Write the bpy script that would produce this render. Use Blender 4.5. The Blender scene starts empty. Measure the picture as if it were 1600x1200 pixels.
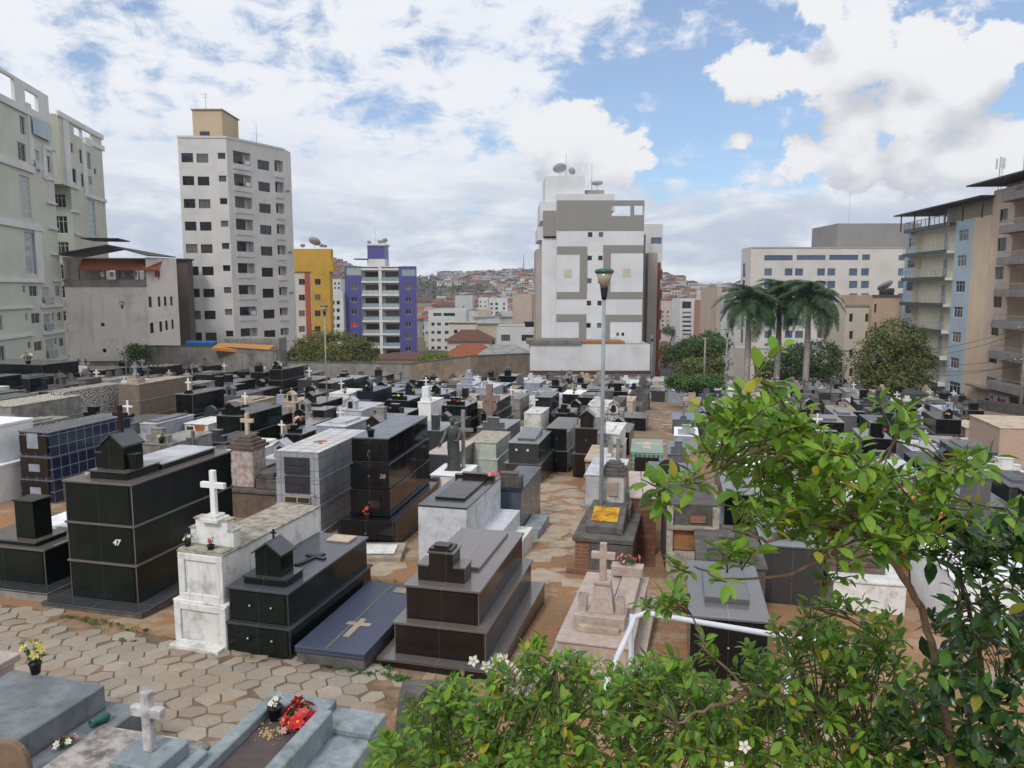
import bpy, bmesh, math, random
from mathutils import Vector, Matrix, noise as mnoise
random.seed(7)
V=Vector
COL=bpy.context.scene.collection
PIT=math.atan(148/1200); CP,SP=math.cos(PIT),math.sin(PIT)
# ---------- photograph <-> place ----------
def ray(px,py):
    u=(px-800)/1200; w=(600-py)/1200
    return V((u, CP+w*SP, w*CP-SP))
def proj(p):
    d=p[1]*CP-p[2]*SP
    return 800+1200*p[0]/d, 600-1200*(p[1]*SP+p[2]*CP)/d
def P(px,py,Y):
    r=ray(px,py); return r*(Y/r.y)
def G(px,py,h=0):
    r=ray(px,py); t=(4.6-h)/(-r.z-.07*r.y-.03*r.x); return r*t
RIDGE=[(-900,425),(0,430),(300,428),(390,412),(520,420),(600,432),(660,437),(700,434),(750,435),(800,432),(900,432),(1010,436),(1050,441),(1085,452),(1130,452),(1170,448),(1300,446),(1600,450),(2600,450)]
def lerp_list(L,x):
    if x<=L[0][0]: return L[0][1]
    for (a,b),(c,d) in zip(L,L[1:]):
        if x<=c: return b+(d-b)*(x-a)/(c-a)
    return L[-1][1]
def sm(a,b,x):
    t=max(0,min(1,(x-a)/(b-a))); return t*t*(3-2*t)
def gz(x,y):
    yy=max(-12,min(y,112)); xx=max(-60,min(60,x))
    z=-(4.6+.07*yy+.03*xx)
    if y>112: z-=.05*(min(y,280)-112)
    d=math.hypot(x,y)
    if y>200:
        px=800+1200*x/y
        top=(452-lerp_list(RIDGE,px))/1200*930
        z+=(top-z)*sm(380,930,d)**1.15
        z+=5*mnoise.noise(V((x*.006,y*.006,3)))*sm(300,600,d)
    return z
# ---------- mesh builder ----------
class MB:
    def __init__(s): s.v=[];s.f=[];s.m=[];s.mats=[];s.sm=[]
    def mi(s,m):
        if m not in s.mats: s.mats.append(m)
        return s.mats.index(m)
    def add(s,vs,fs,mat,M=None,smooth=False):
        o=len(s.v); k=s.mi(mat)
        s.v+= [tuple(M@V(q)) if M is not None else tuple(q) for q in vs]
        for f in fs: s.f.append([i+o for i in f]); s.m.append(k); s.sm.append(smooth)
        return s
    def box(s,x0,x1,y0,y1,z0,z1,mat,M=None):
        return s.add([(x0,y0,z0),(x1,y0,z0),(x1,y1,z0),(x0,y1,z0),(x0,y0,z1),(x1,y0,z1),(x1,y1,z1),(x0,y1,z1)],
            [(0,3,2,1),(4,5,6,7),(0,1,5,4),(1,2,6,5),(2,3,7,6),(3,0,4,7)],mat,M)
    def taper(s,x0,x1,y0,y1,z0,z1,ins,mat,M=None):
        return s.add([(x0,y0,z0),(x1,y0,z0),(x1,y1,z0),(x0,y1,z0),(x0+ins,y0+ins,z1),(x1-ins,y0+ins,z1),(x1-ins,y1-ins,z1),(x0+ins,y1-ins,z1)],
            [(0,3,2,1),(4,5,6,7),(0,1,5,4),(1,2,6,5),(2,3,7,6),(3,0,4,7)],mat,M)
    def prism(s,poly,a,b,mat,axis='z',M=None):
        n=len(poly)
        def mk(p,t):
            return (p[0],p[1],t) if axis=='z' else (p[0],t,p[1]) if axis=='y' else (t,p[0],p[1])
        vs=[mk(p,a) for p in poly]+[mk(p,b) for p in poly]
        fs=[tuple(range(n))[::-1],tuple(range(n,2*n))]+[(i,(i+1)%n,n+(i+1)%n,n+i) for i in range(n)]
        return s.add(vs,fs,mat,M)
    def lathe(s,prof,cx,cy,n,mat,M=None,smooth=True):
        vs=[];fs=[]
        for r,z in prof:
            for i in range(n):
                a=2*math.pi*i/n; vs.append((cx+r*math.cos(a),cy+r*math.sin(a),z))
        k=len(prof)
        for j in range(k-1):
            for i in range(n):
                fs.append((j*n+i,j*n+(i+1)%n,(j+1)*n+(i+1)%n,(j+1)*n+i))
        fs.append(tuple(range(n))[::-1]); fs.append(tuple(range((k-1)*n,k*n)))
        return s.add(vs,fs,mat,M,smooth)
    def tube(s,pts,rs,n,mat,M=None,cap=True):
        pts=[V(p) for p in pts]
        if not isinstance(rs,(list,tuple)): rs=[rs]*len(pts)
        vs=[];fs=[]
        for i,p in enumerate(pts):
            t=(pts[min(i+1,len(pts)-1)]-pts[max(i-1,0)])
            if t.length<1e-9: t=V((0,0,1))
            t.normalize()
            a=t.cross(V((0,0,1))) if abs(t.z)<.95 else t.cross(V((1,0,0)))
            a.normalize(); b=t.cross(a)
            for k in range(n):
                g=2*math.pi*k/n; vs.append(p+a*rs[i]*math.cos(g)+b*rs[i]*math.sin(g))
        for j in range(len(pts)-1):
            for k in range(n): fs.append((j*n+k,j*n+(k+1)%n,(j+1)*n+(k+1)%n,(j+1)*n+k))
        if cap: fs.append(tuple(range(n))[::-1]); fs.append(tuple(range((len(pts)-1)*n,len(pts)*n)))
        return s.add(vs,fs,mat,M,True)
    def blob(s,c,r,mat,n=8,m=6,jit=.12,sc=(1,1,1)):
        vs=[(0,0,-1)];fs=[]
        for j in range(1,m):
            t=math.pi*j/m-math.pi/2
            for i in range(n):
                a=2*math.pi*i/n; vs.append((math.cos(t)*math.cos(a),math.cos(t)*math.sin(a),math.sin(t)))
        vs.append((0,0,1)); L=len(vs)-1
        vs=[tuple(c[k]+r*sc[k]*q[k]*(1+random.uniform(-jit,jit)) for k in range(3)) for q in vs]
        for i in range(n): fs.append((0,1+(i+1)%n,1+i)); fs.append((L,1+(m-2)*n+i,1+(m-2)*n+(i+1)%n))
        for j in range(m-2):
            for i in range(n): fs.append((1+j*n+i,1+j*n+(i+1)%n,1+(j+1)*n+(i+1)%n,1+(j+1)*n+i))
        return s.add(vs,fs,mat,None,True)
    def mesh(s,name,bevel=0):
        me=bpy.data.meshes.new(name); me.from_pydata(s.v,[],s.f)
        for m in s.mats: me.materials.append(m)
        me.polygons.foreach_set('material_index',s.m); me.polygons.foreach_set('use_smooth',s.sm)
        if bevel:
            bm=bmesh.new(); bm.from_mesh(me)
            es=[e for e in bm.edges if len(e.link_faces)==2 and e.calc_face_angle(0)>.5]
            bmesh.ops.bevel(bm,geom=es,offset=bevel,segments=1,affect='EDGES',clamp_overlap=True,profile=.5)
            bm.to_mesh(me); bm.free()
        uv=me.uv_layers.new(name='UVMap').data
        co=me.vertices
        for p in me.polygons:
            nx,ny,nz=abs(p.normal.x),abs(p.normal.y),abs(p.normal.z)
            for li in p.loop_indices:
                c=co[me.loops[li].vertex_index].co
                uv[li].uv=(c.x,c.y) if nz>.7 else ((c.y,c.z) if nx>ny else (c.x,c.z))
        me.update(); return me
    def build(s,name,parent=None,bevel=0,loc=None,label=None):
        o=bpy.data.objects.new(name,s.mesh(name,bevel)); COL.objects.link(o)
        if parent is not None: o.parent=parent
        if loc is not None: o.location=loc
        if label: o['label']=label
        return o
def thing(name,label,cat,loc=(0,0,0),rz=0,group=None):
    o=bpy.data.objects.new(name,None); o.empty_display_size=.2; COL.objects.link(o)
    o.location=loc; o.rotation_euler=(0,0,rz); o['label']=label; o['category']=cat
    if group: o['group']=group
    return o
def tag(o,label,cat,group=None):
    o['label']=label; o['category']=cat
    if group: o['group']=group
    return o
def structure(o,kind='structure'):
    o['kind']=kind; return o
def dup(o,loc=None,rz=None,label=None,group=None,scale=None,parent=None):
    c=o.copy(); COL.objects.link(c)
    if parent is not None: c.parent=parent
    for ch in o.children: dup(ch,parent=c)
    if loc is not None: c.location=loc
    if rz is not None: c.rotation_euler=(0,0,rz)
    if scale is not None: c.scale=scale
    if label: c['label']=label
    if group: c['group']=group
    return c
def text_mesh(parent,s,x,z,size,mat,name='lettering',y=-.1,ext=.015):
    cu=bpy.data.curves.new(name,'FONT'); cu.body=s; cu.size=size; cu.extrude=ext; cu.align_x='CENTER'; cu.align_y='CENTER'; cu.shear=.2; cu.offset=size*.02
    t_=bpy.data.objects.new(name,cu); COL.objects.link(t_); bpy.context.view_layer.update()
    me=bpy.data.meshes.new_from_object(t_.evaluated_get(bpy.context.evaluated_depsgraph_get())); bpy.data.objects.remove(t_)
    o=bpy.data.objects.new(name,me); COL.objects.link(o); me.materials.clear(); me.materials.append(mat); o.parent=parent; o.location=(x,y,z); o.rotation_euler=(math.pi/2,0,0); return o
# ---------- materials ----------
_M={}
def nt(name):
    m=bpy.data.materials.new(name); m.use_nodes=True
    t=m.node_tree; b=t.nodes['Principled BSDF']; return m,t,b
def c4(c): return (c[0],c[1],c[2],1)
def mk(t,ty,**kw):
    n=t.nodes.new(ty)
    for k,v in kw.items():
        if k in n.inputs.keys(): n.inputs[k].default_value=v
        else: setattr(n,k,v)
    return n
def vec_coord(t,mode='Object'):
    tc=t.nodes.new('ShaderNodeTexCoord')
    if mode=='UV': return tc.outputs['UV']
    oi=t.nodes.new('ShaderNodeObjectInfo')
    mu=mk(t,'ShaderNodeMath',operation='MULTIPLY'); mu.inputs[1].default_value=61.3
    t.links.new(oi.outputs['Random'],mu.inputs[0])
    ad=mk(t,'ShaderNodeVectorMath',operation='ADD')
    t.links.new(tc.outputs['Object'],ad.inputs[0]); t.links.new(mu.outputs[0],ad.inputs[1])
    return ad.outputs[0]
def fac_noise(t,vec,scale,lo,hi,detail=6,stretch=None,rough=.6):
    if stretch:
        mp=t.nodes.new('ShaderNodeMapping'); mp.inputs['Scale'].default_value=stretch
        t.links.new(vec,mp.inputs[0]); vec=mp.outputs[0]
    n=mk(t,'ShaderNodeTexNoise'); n.inputs['Scale'].default_value=scale; n.inputs['Detail'].default_value=detail; n.inputs['Roughness'].default_value=rough
    t.links.new(vec,n.inputs['Vector'])
    r=mk(t,'ShaderNodeMapRange'); r.inputs[1].default_value=lo; r.inputs[2].default_value=hi
    t.links.new(n.outputs[0],r.inputs[0]); return r.outputs[0]
def mixc(t,f,a,b):
    n=t.nodes.new('ShaderNodeMix'); n.data_type='RGBA'
    for sock,val in ((0,f),(6,a),(7,b)):
        if isinstance(val,(tuple,list)): n.inputs[sock].default_value=c4(val)
        elif isinstance(val,(int,float)): n.inputs[sock].default_value=val
        else: t.links.new(val,n.inputs[sock])
    return n.outputs[2]
def mulf(t,f,k):
    n=mk(t,'ShaderNodeMath',operation='MULTIPLY'); t.links.new(f,n.inputs[0]); n.inputs[1].default_value=k; return n.outputs[0]
def bump(t,b,h,st,dist=.02):
    n=t.nodes.new('ShaderNodeBump'); n.inputs['Strength'].default_value=st; n.inputs['Distance'].default_value=dist
    t.links.new(h,n.inputs['Height']); t.links.new(n.outputs[0],b.inputs['Normal'])
def rnd_tint(t,col,amt):
    oi=t.nodes.new('ShaderNodeObjectInfo'); hs=t.nodes.new('ShaderNodeHueSaturation')
    r=mk(t,'ShaderNodeMapRange'); r.inputs[3].default_value=1-amt; r.inputs[4].default_value=1+amt
    t.links.new(oi.outputs['Random'],r.inputs[0]); t.links.new(r.outputs[0],hs.inputs['Value'])
    if isinstance(col,(tuple,list)): hs.inputs['Color'].default_value=c4(col)
    else: t.links.new(col,hs.inputs['Color'])
    return hs.outputs[0]
def granite(name,base,speck,rough=.09,amt=.5,sc=160,spec=.3):
    if name in _M: return _M[name]
    m,t,b=nt(name); v=vec_coord(t)
    f=fac_noise(t,v,sc,.52,.7,3); big=fac_noise(t,v,3,.35,.7,4)
    c=mixc(t,mulf(t,f,amt),base,speck)
    dust=fac_noise(t,v,2.2,.5,.85,8)
    c=mixc(t,mulf(t,dust,.05),c,(.2,.2,.19))
    br=mk(t,'ShaderNodeTexBrick'); br.offset=0; br.inputs['Scale'].default_value=1; br.inputs['Mortar Size'].default_value=.0035; br.inputs['Brick Width'].default_value=.93; br.inputs['Row Height'].default_value=30
    t.links.new(vec_coord(t,'UV'),br.inputs['Vector']); c=mixc(t,mulf(t,br.outputs['Fac'],.6),c,tuple(x*1.5+.02 for x in speck))
    t.links.new(rnd_tint(t,c,.15),b.inputs['Base Color'])
    r=mk(t,'ShaderNodeMapRange'); r.inputs[3].default_value=rough; r.inputs[4].default_value=rough+.16
    t.links.new(big,r.inputs[0]); t.links.new(r.outputs[0],b.inputs['Roughness'])
    b.inputs['Specular IOR Level'].default_value=spec
    _M[name]=m; return m
def rough_mat(name,base,c2=None,sc=4,stain=None,samt=.6,ssc=1.6,rough=.75,bmp=.25,streak=True,spec=.3,tint=.08,lo=.42,hi=.62,speck=None):
    if name in _M: return _M[name]
    m,t,b=nt(name); v=vec_coord(t)
    c2=c2 or tuple(x*.78 for x in base)
    c=mixc(t,fac_noise(t,v,sc,lo,hi,8),base,c2)
    if speck: c=mixc(t,mulf(t,fac_noise(t,v,90,.5,.7,2),.7),c,speck)
    if stain:
        f1=fac_noise(t,v,ssc,.52,.74,10,None,.72)
        c=mixc(t,mulf(t,f1,samt),c,stain)
        if streak:
            f2=fac_noise(t,v,ssc*4,.55,.78,5,(1,1,.12))
            c=mixc(t,mulf(t,f2,samt*.8),c,stain)
    t.links.new(rnd_tint(t,c,tint) if tint else c,b.inputs['Base Color'])
    b.inputs['Roughness'].default_value=rough; b.inputs['Specular IOR Level'].default_value=spec
    if bmp: bump(t,b,fac_noise(t,v,sc*9,0,1,8),bmp)
    _M[name]=m; return m
def tile_mat(name,c1,c2,grout,w=.15,h=.15,off=0,rough=.2,mort=.006,dirt=None,spec=.5):
    if name in _M: return _M[name]
    m,t,b=nt(name); v=vec_coord(t,'UV')
    br=mk(t,'ShaderNodeTexBrick'); br.offset=off
    br.inputs['Color1'].default_value=c4(c1); br.inputs['Color2'].default_value=c4(c2); br.inputs['Mortar'].default_value=c4(grout)
    br.inputs['Scale'].default_value=1; br.inputs['Mortar Size'].default_value=mort; br.inputs['Brick Width'].default_value=w; br.inputs['Row Height'].default_value=h
    t.links.new(v,br.inputs['Vector']); c=br.outputs['Color']
    if dirt: c=mixc(t,mulf(t,fac_noise(t,vec_coord(t),1.5,.45,.75,8),.7),c,dirt)
    t.links.new(c,b.inputs['Base Color']); b.inputs['Specular IOR Level'].default_value=spec
    r=mk(t,'ShaderNodeMapRange'); r.inputs[3].default_value=rough; r.inputs[4].default_value=.8
    t.links.new(br.outputs['Fac'],r.inputs[0]); t.links.new(r.outputs[0],b.inputs['Roughness'])
    n=mk(t,'ShaderNodeMath',operation='SUBTRACT'); n.inputs[0].default_value=1; t.links.new(br.outputs['Fac'],n.inputs[1])
    bump(t,b,n.outputs[0],.35,.006)
    _M[name]=m; return m
def plain(name,c,rough=.5,spec=.4,metal=0,tint=0):
    if name in _M: return _M[name]
    m,t,b=nt(name); b.inputs['Roughness'].default_value=rough; b.inputs['Specular IOR Level'].default_value=spec; b.inputs['Metallic'].default_value=metal
    v=vec_coord(t); cc=mixc(t,fac_noise(t,v,6,.3,.7,6),c,tuple(x*.82 for x in c))
    if tint: cc=rnd_tint(t,cc,tint)
    t.links.new(cc,b.inputs['Base Color'])
    _M[name]=m; return m
def glass(name,dark=(.012,.016,.022),curt=(.16,.16,.15),thr=.62):
    if name in _M: return _M[name]
    m,t,b=nt(name); oi=t.nodes.new('ShaderNodeObjectInfo')
    r=mk(t,'ShaderNodeMapRange'); r.inputs[1].default_value=thr; r.inputs[2].default_value=1
    t.links.new(oi.outputs['Random'],r.inputs[0])
    t.links.new(mixc(t,r.outputs[0],dark,curt),b.inputs['Base Color'])
    b.inputs['Roughness'].default_value=.06; b.inputs['Specular IOR Level'].default_value=.6
    _M[name]=m; return m
def leafm(name,c1,c2,c3=None,trans=.3,rough=.45):
    if name in _M: return _M[name]
    m,t,b=nt(name); g=t.nodes.new('ShaderNodeNewGeometry')
    c=mixc(t,g.outputs['Random Per Island'],c1,c2)
    if c3:
        f=mk(t,'ShaderNodeMapRange'); f.inputs[1].default_value=.93; f.inputs[2].default_value=.97
        n=mk(t,'ShaderNodeMath',operation='FRACT'); mm=mulf(t,g.outputs['Random Per Island'],17.31)
        t.links.new(mm,n.inputs[0]); t.links.new(n.outputs[0],f.inputs[0]); c=mixc(t,f.outputs[0],c,c3)
    t.links.new(c,b.inputs['Base Color']); b.inputs['Roughness'].default_value=rough; b.inputs['Specular IOR Level'].default_value=.35
    tr=t.nodes.new('ShaderNodeBsdfTranslucent'); t.links.new(mixc(t,.5,c,(.2,.32,.03)) if trans>.2 else c,tr.inputs[0])
    mx=t.nodes.new('ShaderNodeMixShader'); mx.inputs[0].default_value=trans
    out=[n for n in t.nodes if n.type=='OUTPUT_MATERIAL'][0]
    t.links.new(b.outputs[0],mx.inputs[1]); t.links.new(tr.outputs[0],mx.inputs[2]); t.links.new(mx.outputs[0],out.inputs[0])
    _M[name]=m; return m
GB=granite('granite_green_black',(.005,.009,.007),(.02,.03,.025))
GK=granite('granite_black',(.006,.007,.008),(.025,.027,.03))
GN=granite('granite_brown_black',(.016,.012,.010),(.05,.038,.032))
GG=granite('granite_grey',(.10,.105,.115),(.26,.27,.28),.16,.7,160,.55)
GD=granite('granite_dark_grey',(.035,.038,.043),(.11,.115,.12),.12,.7,160,.6)
GL=granite('granite_pale_edge',(.11,.11,.11),(.2,.2,.2),.12,.5,160,.6)
GLB=granite('granite_brown_edge_sheen',(.12,.105,.098),(.22,.19,.18),.1,.5,160,.65)  # brown tops and ledges, lightened so the colour carries some sky sheen
GBL=granite('granite_blue_black',(.012,.018,.032),(.05,.06,.09),.15)
MW=rough_mat('marble_white',(.52,.53,.55),(.36,.38,.42),2.2,(.16,.16,.16),.5,1.3,.35,.1)
MWB=rough_mat('marble_blue_white',(.34,.37,.43),(.24,.27,.33),3,(.12,.12,.13),.45,1.1,.35,.08)
WP=rough_mat('whitewash_weathered',(.70,.70,.68),(.60,.60,.58),3,(.15,.14,.125),.6,3.0,.8,.3)
WPC=rough_mat('whitewash_clean',(.78,.79,.80),(.7,.71,.72),3,(.4,.4,.4),.3,1.5,.7,.1)
WPP=rough_mat('whitewash_peeling',(.60,.62,.66),(.5,.52,.56),4,(.08,.075,.07),.6,4.5,.8,.35)
CO=rough_mat('cement_grey',(.30,.29,.27),(.2,.19,.18),3,(.07,.065,.06),.7,1.3,.9,.45)
COD=rough_mat('cement_dark',(.13,.12,.11),(.08,.075,.07),4,(.03,.03,.03),.7,1.6,.9,.5)
COT=rough_mat('cement_tan',(.38,.31,.24),(.27,.22,.17),3,(.1,.085,.07),.65,1.4,.9,.45)
CML=rough_mat('lichen_cement',(.42,.39,.32),(.26,.24,.19),7,(.09,.085,.07),.75,3.5,.95,.6,False)
PK=rough_mat('pink_granite',(.43,.345,.295),(.34,.265,.225),9,(.2,.16,.14),.45,2,.4,.12,True,.4,.05,.42,.62,(.6,.52,.47))
BEI=rough_mat('beige_stone',(.50,.41,.31),(.40,.32,.24),3,(.16,.13,.10),.5,1.5,.7,.2)
ROS=rough_mat('rose_marble',(.50,.40,.38),(.40,.31,.29),3,(.2,.17,.16),.5,1.2,.5,.12)
BLP=rough_mat('blue_grey_paint',(.20,.25,.27),(.29,.33,.345),5,(.07,.075,.075),.8,2.6,.6,.2)
SLP=rough_mat('slate_paint',(.13,.15,.165),(.19,.205,.215),4,(.04,.045,.05),.65,2.2,.5,.12)
MNT=rough_mat('mint_paint',(.50,.56,.50),(.42,.48,.43),3,(.12,.13,.11),.65,1.5,.85,.3)
BRK=tile_mat('old_brick',(.30,.10,.055),(.24,.085,.05),(.22,.17,.13),.22,.075,.5,.9,.012,(.12,.09,.07),.2)
ORB=tile_mat('orange_brick',(.55,.17,.06),(.48,.14,.05),(.3,.2,.15),.22,.1,.5,.9,.012,None,.2)
TBL=tile_mat('navy_tiles',(.010,.018,.052),(.014,.026,.065),(.20,.22,.25),.3,.3,0,.12,.010)
TBS=tile_mat('small_blue_tiles',(.014,.022,.075),(.024,.036,.105),(.09,.10,.13),.05,.05,0,.3,.006,(.06,.065,.08))
TCB=tile_mat('blue_grey_mosaic',(.05,.075,.115),(.085,.12,.165),(.06,.07,.08),.07,.05,.5,.3,.006)
TGR=tile_mat('green_tiles',(.05,.17,.10),(.065,.2,.12),(.5,.55,.5),.16,.16,0,.2,.012,(.08,.13,.1))
TGP=tile_mat('pale_green_tiles',(.20,.29,.22),(.23,.32,.25),(.3,.36,.3),.3,.3,0,.35,.006,(.22,.22,.17))
TBR=tile_mat('brown_parquet_tiles',(.22,.10,.065),(.15,.065,.042),(.09,.06,.05),.36,.12,.5,.45,.006,(.1,.06,.05))
TBE=tile_mat('beige_brick_tiles',(.50,.37,.29),(.44,.32,.25),(.36,.3,.25),.2,.07,.5,.6,.006)
TKB=tile_mat('black_tiles',(.006,.007,.009),(.010,.011,.013),(.05,.05,.055),.62,.62,0,.08,.006,None,.35)
TLP=tile_mat('lilac_grey_tiles',(.38,.395,.44),(.31,.325,.375),(.16,.16,.17),.42,.3,0,.4,.009,(.16,.155,.155))
TTP=tile_mat('white_roof_tiles',(.56,.56,.56),(.5,.5,.49),(.17,.15,.13),.36,.34,0,.5,.012,(.24,.21,.18))
TOR=tile_mat('orange_glazed_tiles',(.55,.13,.035),(.48,.11,.03),(.35,.2,.14),.33,.33,0,.25,.008)
PEB=None
BRZ=rough_mat('dark_bronze',(.035,.042,.038),(.06,.075,.068),9,(.012,.014,.013),.6,4,.4,.3,False,.6)
WST=rough_mat('white_statue_plaster',(.62,.61,.58),(.5,.49,.46),5,(.2,.2,.19),.5,3,.8,.2)
TER=plain('terracotta',(.38,.13,.07),.8)
PLK=plain('black_plastic',(.012,.012,.013),.4)
BRASS=plain('tarnished_brass',(.12,.10,.07),.35,.5,.8)
CHR=plain('chrome',(.5,.5,.5),.2,.5,1)
PLQ=plain('pewter_plaque',(.09,.09,.10),.35,.5,.5)
SOIL=rough_mat('flower_soil',(.09,.055,.035),None,8)
def voronoi_pebble():
    m,t,b=nt('black_white_pebbledash'); v=vec_coord(t)
    n=mk(t,'ShaderNodeTexNoise'); n.inputs['Scale'].default_value=20; n.inputs['Detail'].default_value=1.5; t.links.new(v,n.inputs['Vector'])
    r=mk(t,'ShaderNodeMapRange'); r.inputs[1].default_value=.47; r.inputs[2].default_value=.53; t.links.new(n.outputs[0],r.inputs[0])
    t.links.new(mixc(t,r.outputs[0],(.03,.03,.03),(.62,.6,.57)),b.inputs['Base Color']); b.inputs['Roughness'].default_value=.8
    bump(t,b,n.outputs[0],.5); return m
PEB=voronoi_pebble()
EXPO=0.20; SUN_E=1.7; SKYG=(.86,1.05,1.20)
HAZE=True
# ---------- camera, light, sky ----------
sc=bpy.context.scene
cam=bpy.data.objects.new('camera',bpy.data.cameras.new('camera')); COL.objects.link(cam)
cam.data.sensor_width=36; cam.data.lens=27; cam.data.clip_end=6000; cam.data.clip_start=.05
cam.rotation_euler=(math.pi/2-PIT,0,0); sc.camera=cam
sc.view_settings.view_transform='Standard'; sc.view_settings.look='None'; sc.view_settings.exposure=EXPO; sc.view_settings.gamma=1
SUN_EL,SUN_AZ=math.radians(46),math.radians(205)   # azimuth clockwise from the view direction
sd=V((math.sin(SUN_AZ)*math.cos(SUN_EL),math.cos(SUN_AZ)*math.cos(SUN_EL),math.sin(SUN_EL)))
sl=bpy.data.lights.new('sun','SUN'); sl.energy=SUN_E; sl.angle=math.radians(11); sl.color=(1,.96,.9)
so=bpy.data.objects.new('sun',sl); COL.objects.link(so); so.rotation_euler=(-sd).to_track_quat('-Z','Y').to_euler(); so.location=(0,-20,60)
def make_sky():
    w=bpy.data.worlds.new('World'); sc.world=w; w.use_nodes=True; t=w.node_tree; L=t.links.new
    bg=t.nodes['Background']; bg.inputs[1].default_value=.1
    sky=t.nodes.new('ShaderNodeTexSky'); sky.sky_type='NISHITA'; sky.sun_disc=False; sky.sun_elevation=SUN_EL; sky.sun_rotation=SUN_AZ
    sky.air_density=1.0; sky.dust_density=.6; sky.ozone_density=2
    tc=t.nodes.new('ShaderNodeTexCoord')
    sx=t.nodes.new('ShaderNodeSeparateXYZ'); L(tc.outputs['Generated'],sx.inputs[0])
    def M(op,a,b=None,c=None,clamp=False):
        n=t.nodes.new('ShaderNodeMath'); n.operation=op; n.use_clamp=clamp
        for i,x in enumerate((a,b,c)):
            if x is None: continue
            if isinstance(x,(int,float)): n.inputs[i].default_value=x
            else: L(x,n.inputs[i])
        return n.outputs[0]
    def MR(x,a,b,c=0,d=1,smooth=False):
        n=t.nodes.new('ShaderNodeMapRange'); L(x,n.inputs[0])
        if smooth: n.interpolation_type='SMOOTHSTEP'
        for i,q in enumerate((a,b,c,d)): n.inputs[i+1].default_value=q
        return n.outputs[0]
    def comb(x,y,z=0.0):
        n=t.nodes.new('ShaderNodeCombineXYZ')
        for i,q in enumerate((x,y,z)):
            if isinstance(q,(int,float)): n.inputs[i].default_value=q
            else: L(q,n.inputs[i])
        return n.outputs[0]
    def noise(vec,s,d=6,r=.55,dist=0):
        n=t.nodes.new('ShaderNodeTexNoise'); L(vec,n.inputs['Vector']); n.inputs['Scale'].default_value=s; n.inputs['Detail'].default_value=d; n.inputs['Roughness'].default_value=r; n.inputs['Distortion'].default_value=dist
        return n.outputs[0]
    X,Y,Z=sx.outputs
    az=M('ARCTAN2',X,Y); el=M('ARCSINE',Z)
    def ang(px,py):
        r=ray(px,py).normalized(); return math.atan2(r.x,r.y),math.asin(r.z)
    # high broken layer on a plane overhead
    zc=M('ADD',M('MAXIMUM',Z,0.0),.10)
    pl=comb(M('DIVIDE',X,zc),M('DIVIDE',Y,zc),0.0)
    # clouds with shape: soft discs pushed about by noise
    wv=comb(az,M('MULTIPLY',el,1.25),5.0)
    nA=noise(wv,7,3,.5); nB=noise(wv,22,9,.62,.2); nC=noise(comb(az,M('MULTIPLY',el,1.15),1.0),60,6,.6)
    def field(dy,blobs,aspect,k):
        f=None
        e=M('ADD',el,dy) if dy else el
        v=comb(az,M('MULTIPLY',e,aspect),0.0)
        for (px,py,r) in blobs:
            a,b=ang(px,py)
            n=t.nodes.new('ShaderNodeVectorMath'); n.operation='DISTANCE'; L(v,n.inputs[0]); n.inputs[1].default_value=(a,b*aspect,0)
            q=MR(n.outputs['Value'],0,k*r/1150,1,0)
            f=q if f is None else M('SMOOTH_MAX',f,q,.22)
        return f
    CUM=[(1345,85,85),(1435,70,50),(1275,120,62),(1175,112,55),(1215,115,50),(1330,205,72),(1420,180,78),(1500,125,66),(1565,75,42),(1260,252,52),(1340,255,60),(1420,245,55),(1540,240,66),(1490,250,45),(890,195,60),(945,240,62),(840,205,42),(1000,252,22),(880,250,60),(1160,218,18),(1290,5,40)]
    GAP=[(1045,95,80),(975,110,60),(1110,165,70),(930,170,58),(1010,165,75),(1205,195,86),(1100,215,86),(1140,60,60),(1260,180,55),(1010,235,55),(600,150,46),(640,185,40),(585,120,26),(230,100,44),(205,20,34),(455,60,40),(150,118,26),(1395,135,40),(1160,60,50),(760,190,30),(1590,120,46),(930,130,60),(1390,215,36),(700,165,30),(655,70,30),(330,130,34),(1240,170,46),(1590,20,40),(1500,25,50),(1585,185,52),(1455,12,40),(1230,60,46)]
    bil=M('ADD',M('MULTIPLY',M('SUBTRACT',nA,.5),.7),M('ADD',M('MULTIPLY',M('SUBTRACT',nB,.5),1.15),M('MULTIPLY',M('SUBTRACT',nC,.5),.35)))
    c0=M('ADD',field(0,CUM,1.25,1.6),bil); f1=M('ADD',field(.055,CUM,1.25,1.6),M('MULTIPLY',bil,.25))
    cden=MR(c0,.40,.56,0,1,True)
    lit=MR(M('ADD',M('SUBTRACT',M('SUBTRACT',c0,M('MULTIPLY',bil,.75)),f1),M('MULTIPLY',M('SUBTRACT',nB,.5),1.1)),-.38,.26,0,1,True)
    gap=M('MAXIMUM',MR(field(0,[q for q in GAP if q[0]>880],1.3,2.3),.0,.8,0,1,True),MR(field(0,[q for q in GAP if q[0]<880],1.3,3.0),.0,1.0,0,.5,True))
    n1=MR(noise(pl,2.3,9,.62,.25),.30,.70); n2=MR(noise(pl,.6,4,.5),.3,.7)
    n4=MR(noise(comb(az,M('MULTIPLY',el,1.7),8.0),15,9,.64,.3),.32,.68)
    n3=noise(comb(M('MULTIPLY',az,1.0),M('MULTIPLY',el,3.6),2.0),5.5,8,.6,.4)
    br=M('ADD',M('MULTIPLY',n1,.75),M('MULTIPLY',n4,1.05)); br=M('SUBTRACT',br,.36)
    cov=M('SUBTRACT',M('ADD',M('MULTIPLY',br,.9),M('MULTIPLY',n2,.18)),M('MULTIPLY',gap,.92))
    cov=M('ADD',cov,MR(el,.0,.20,.5,.12))
    den=MR(cov,-.14,.54,.17,1,True)
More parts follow.
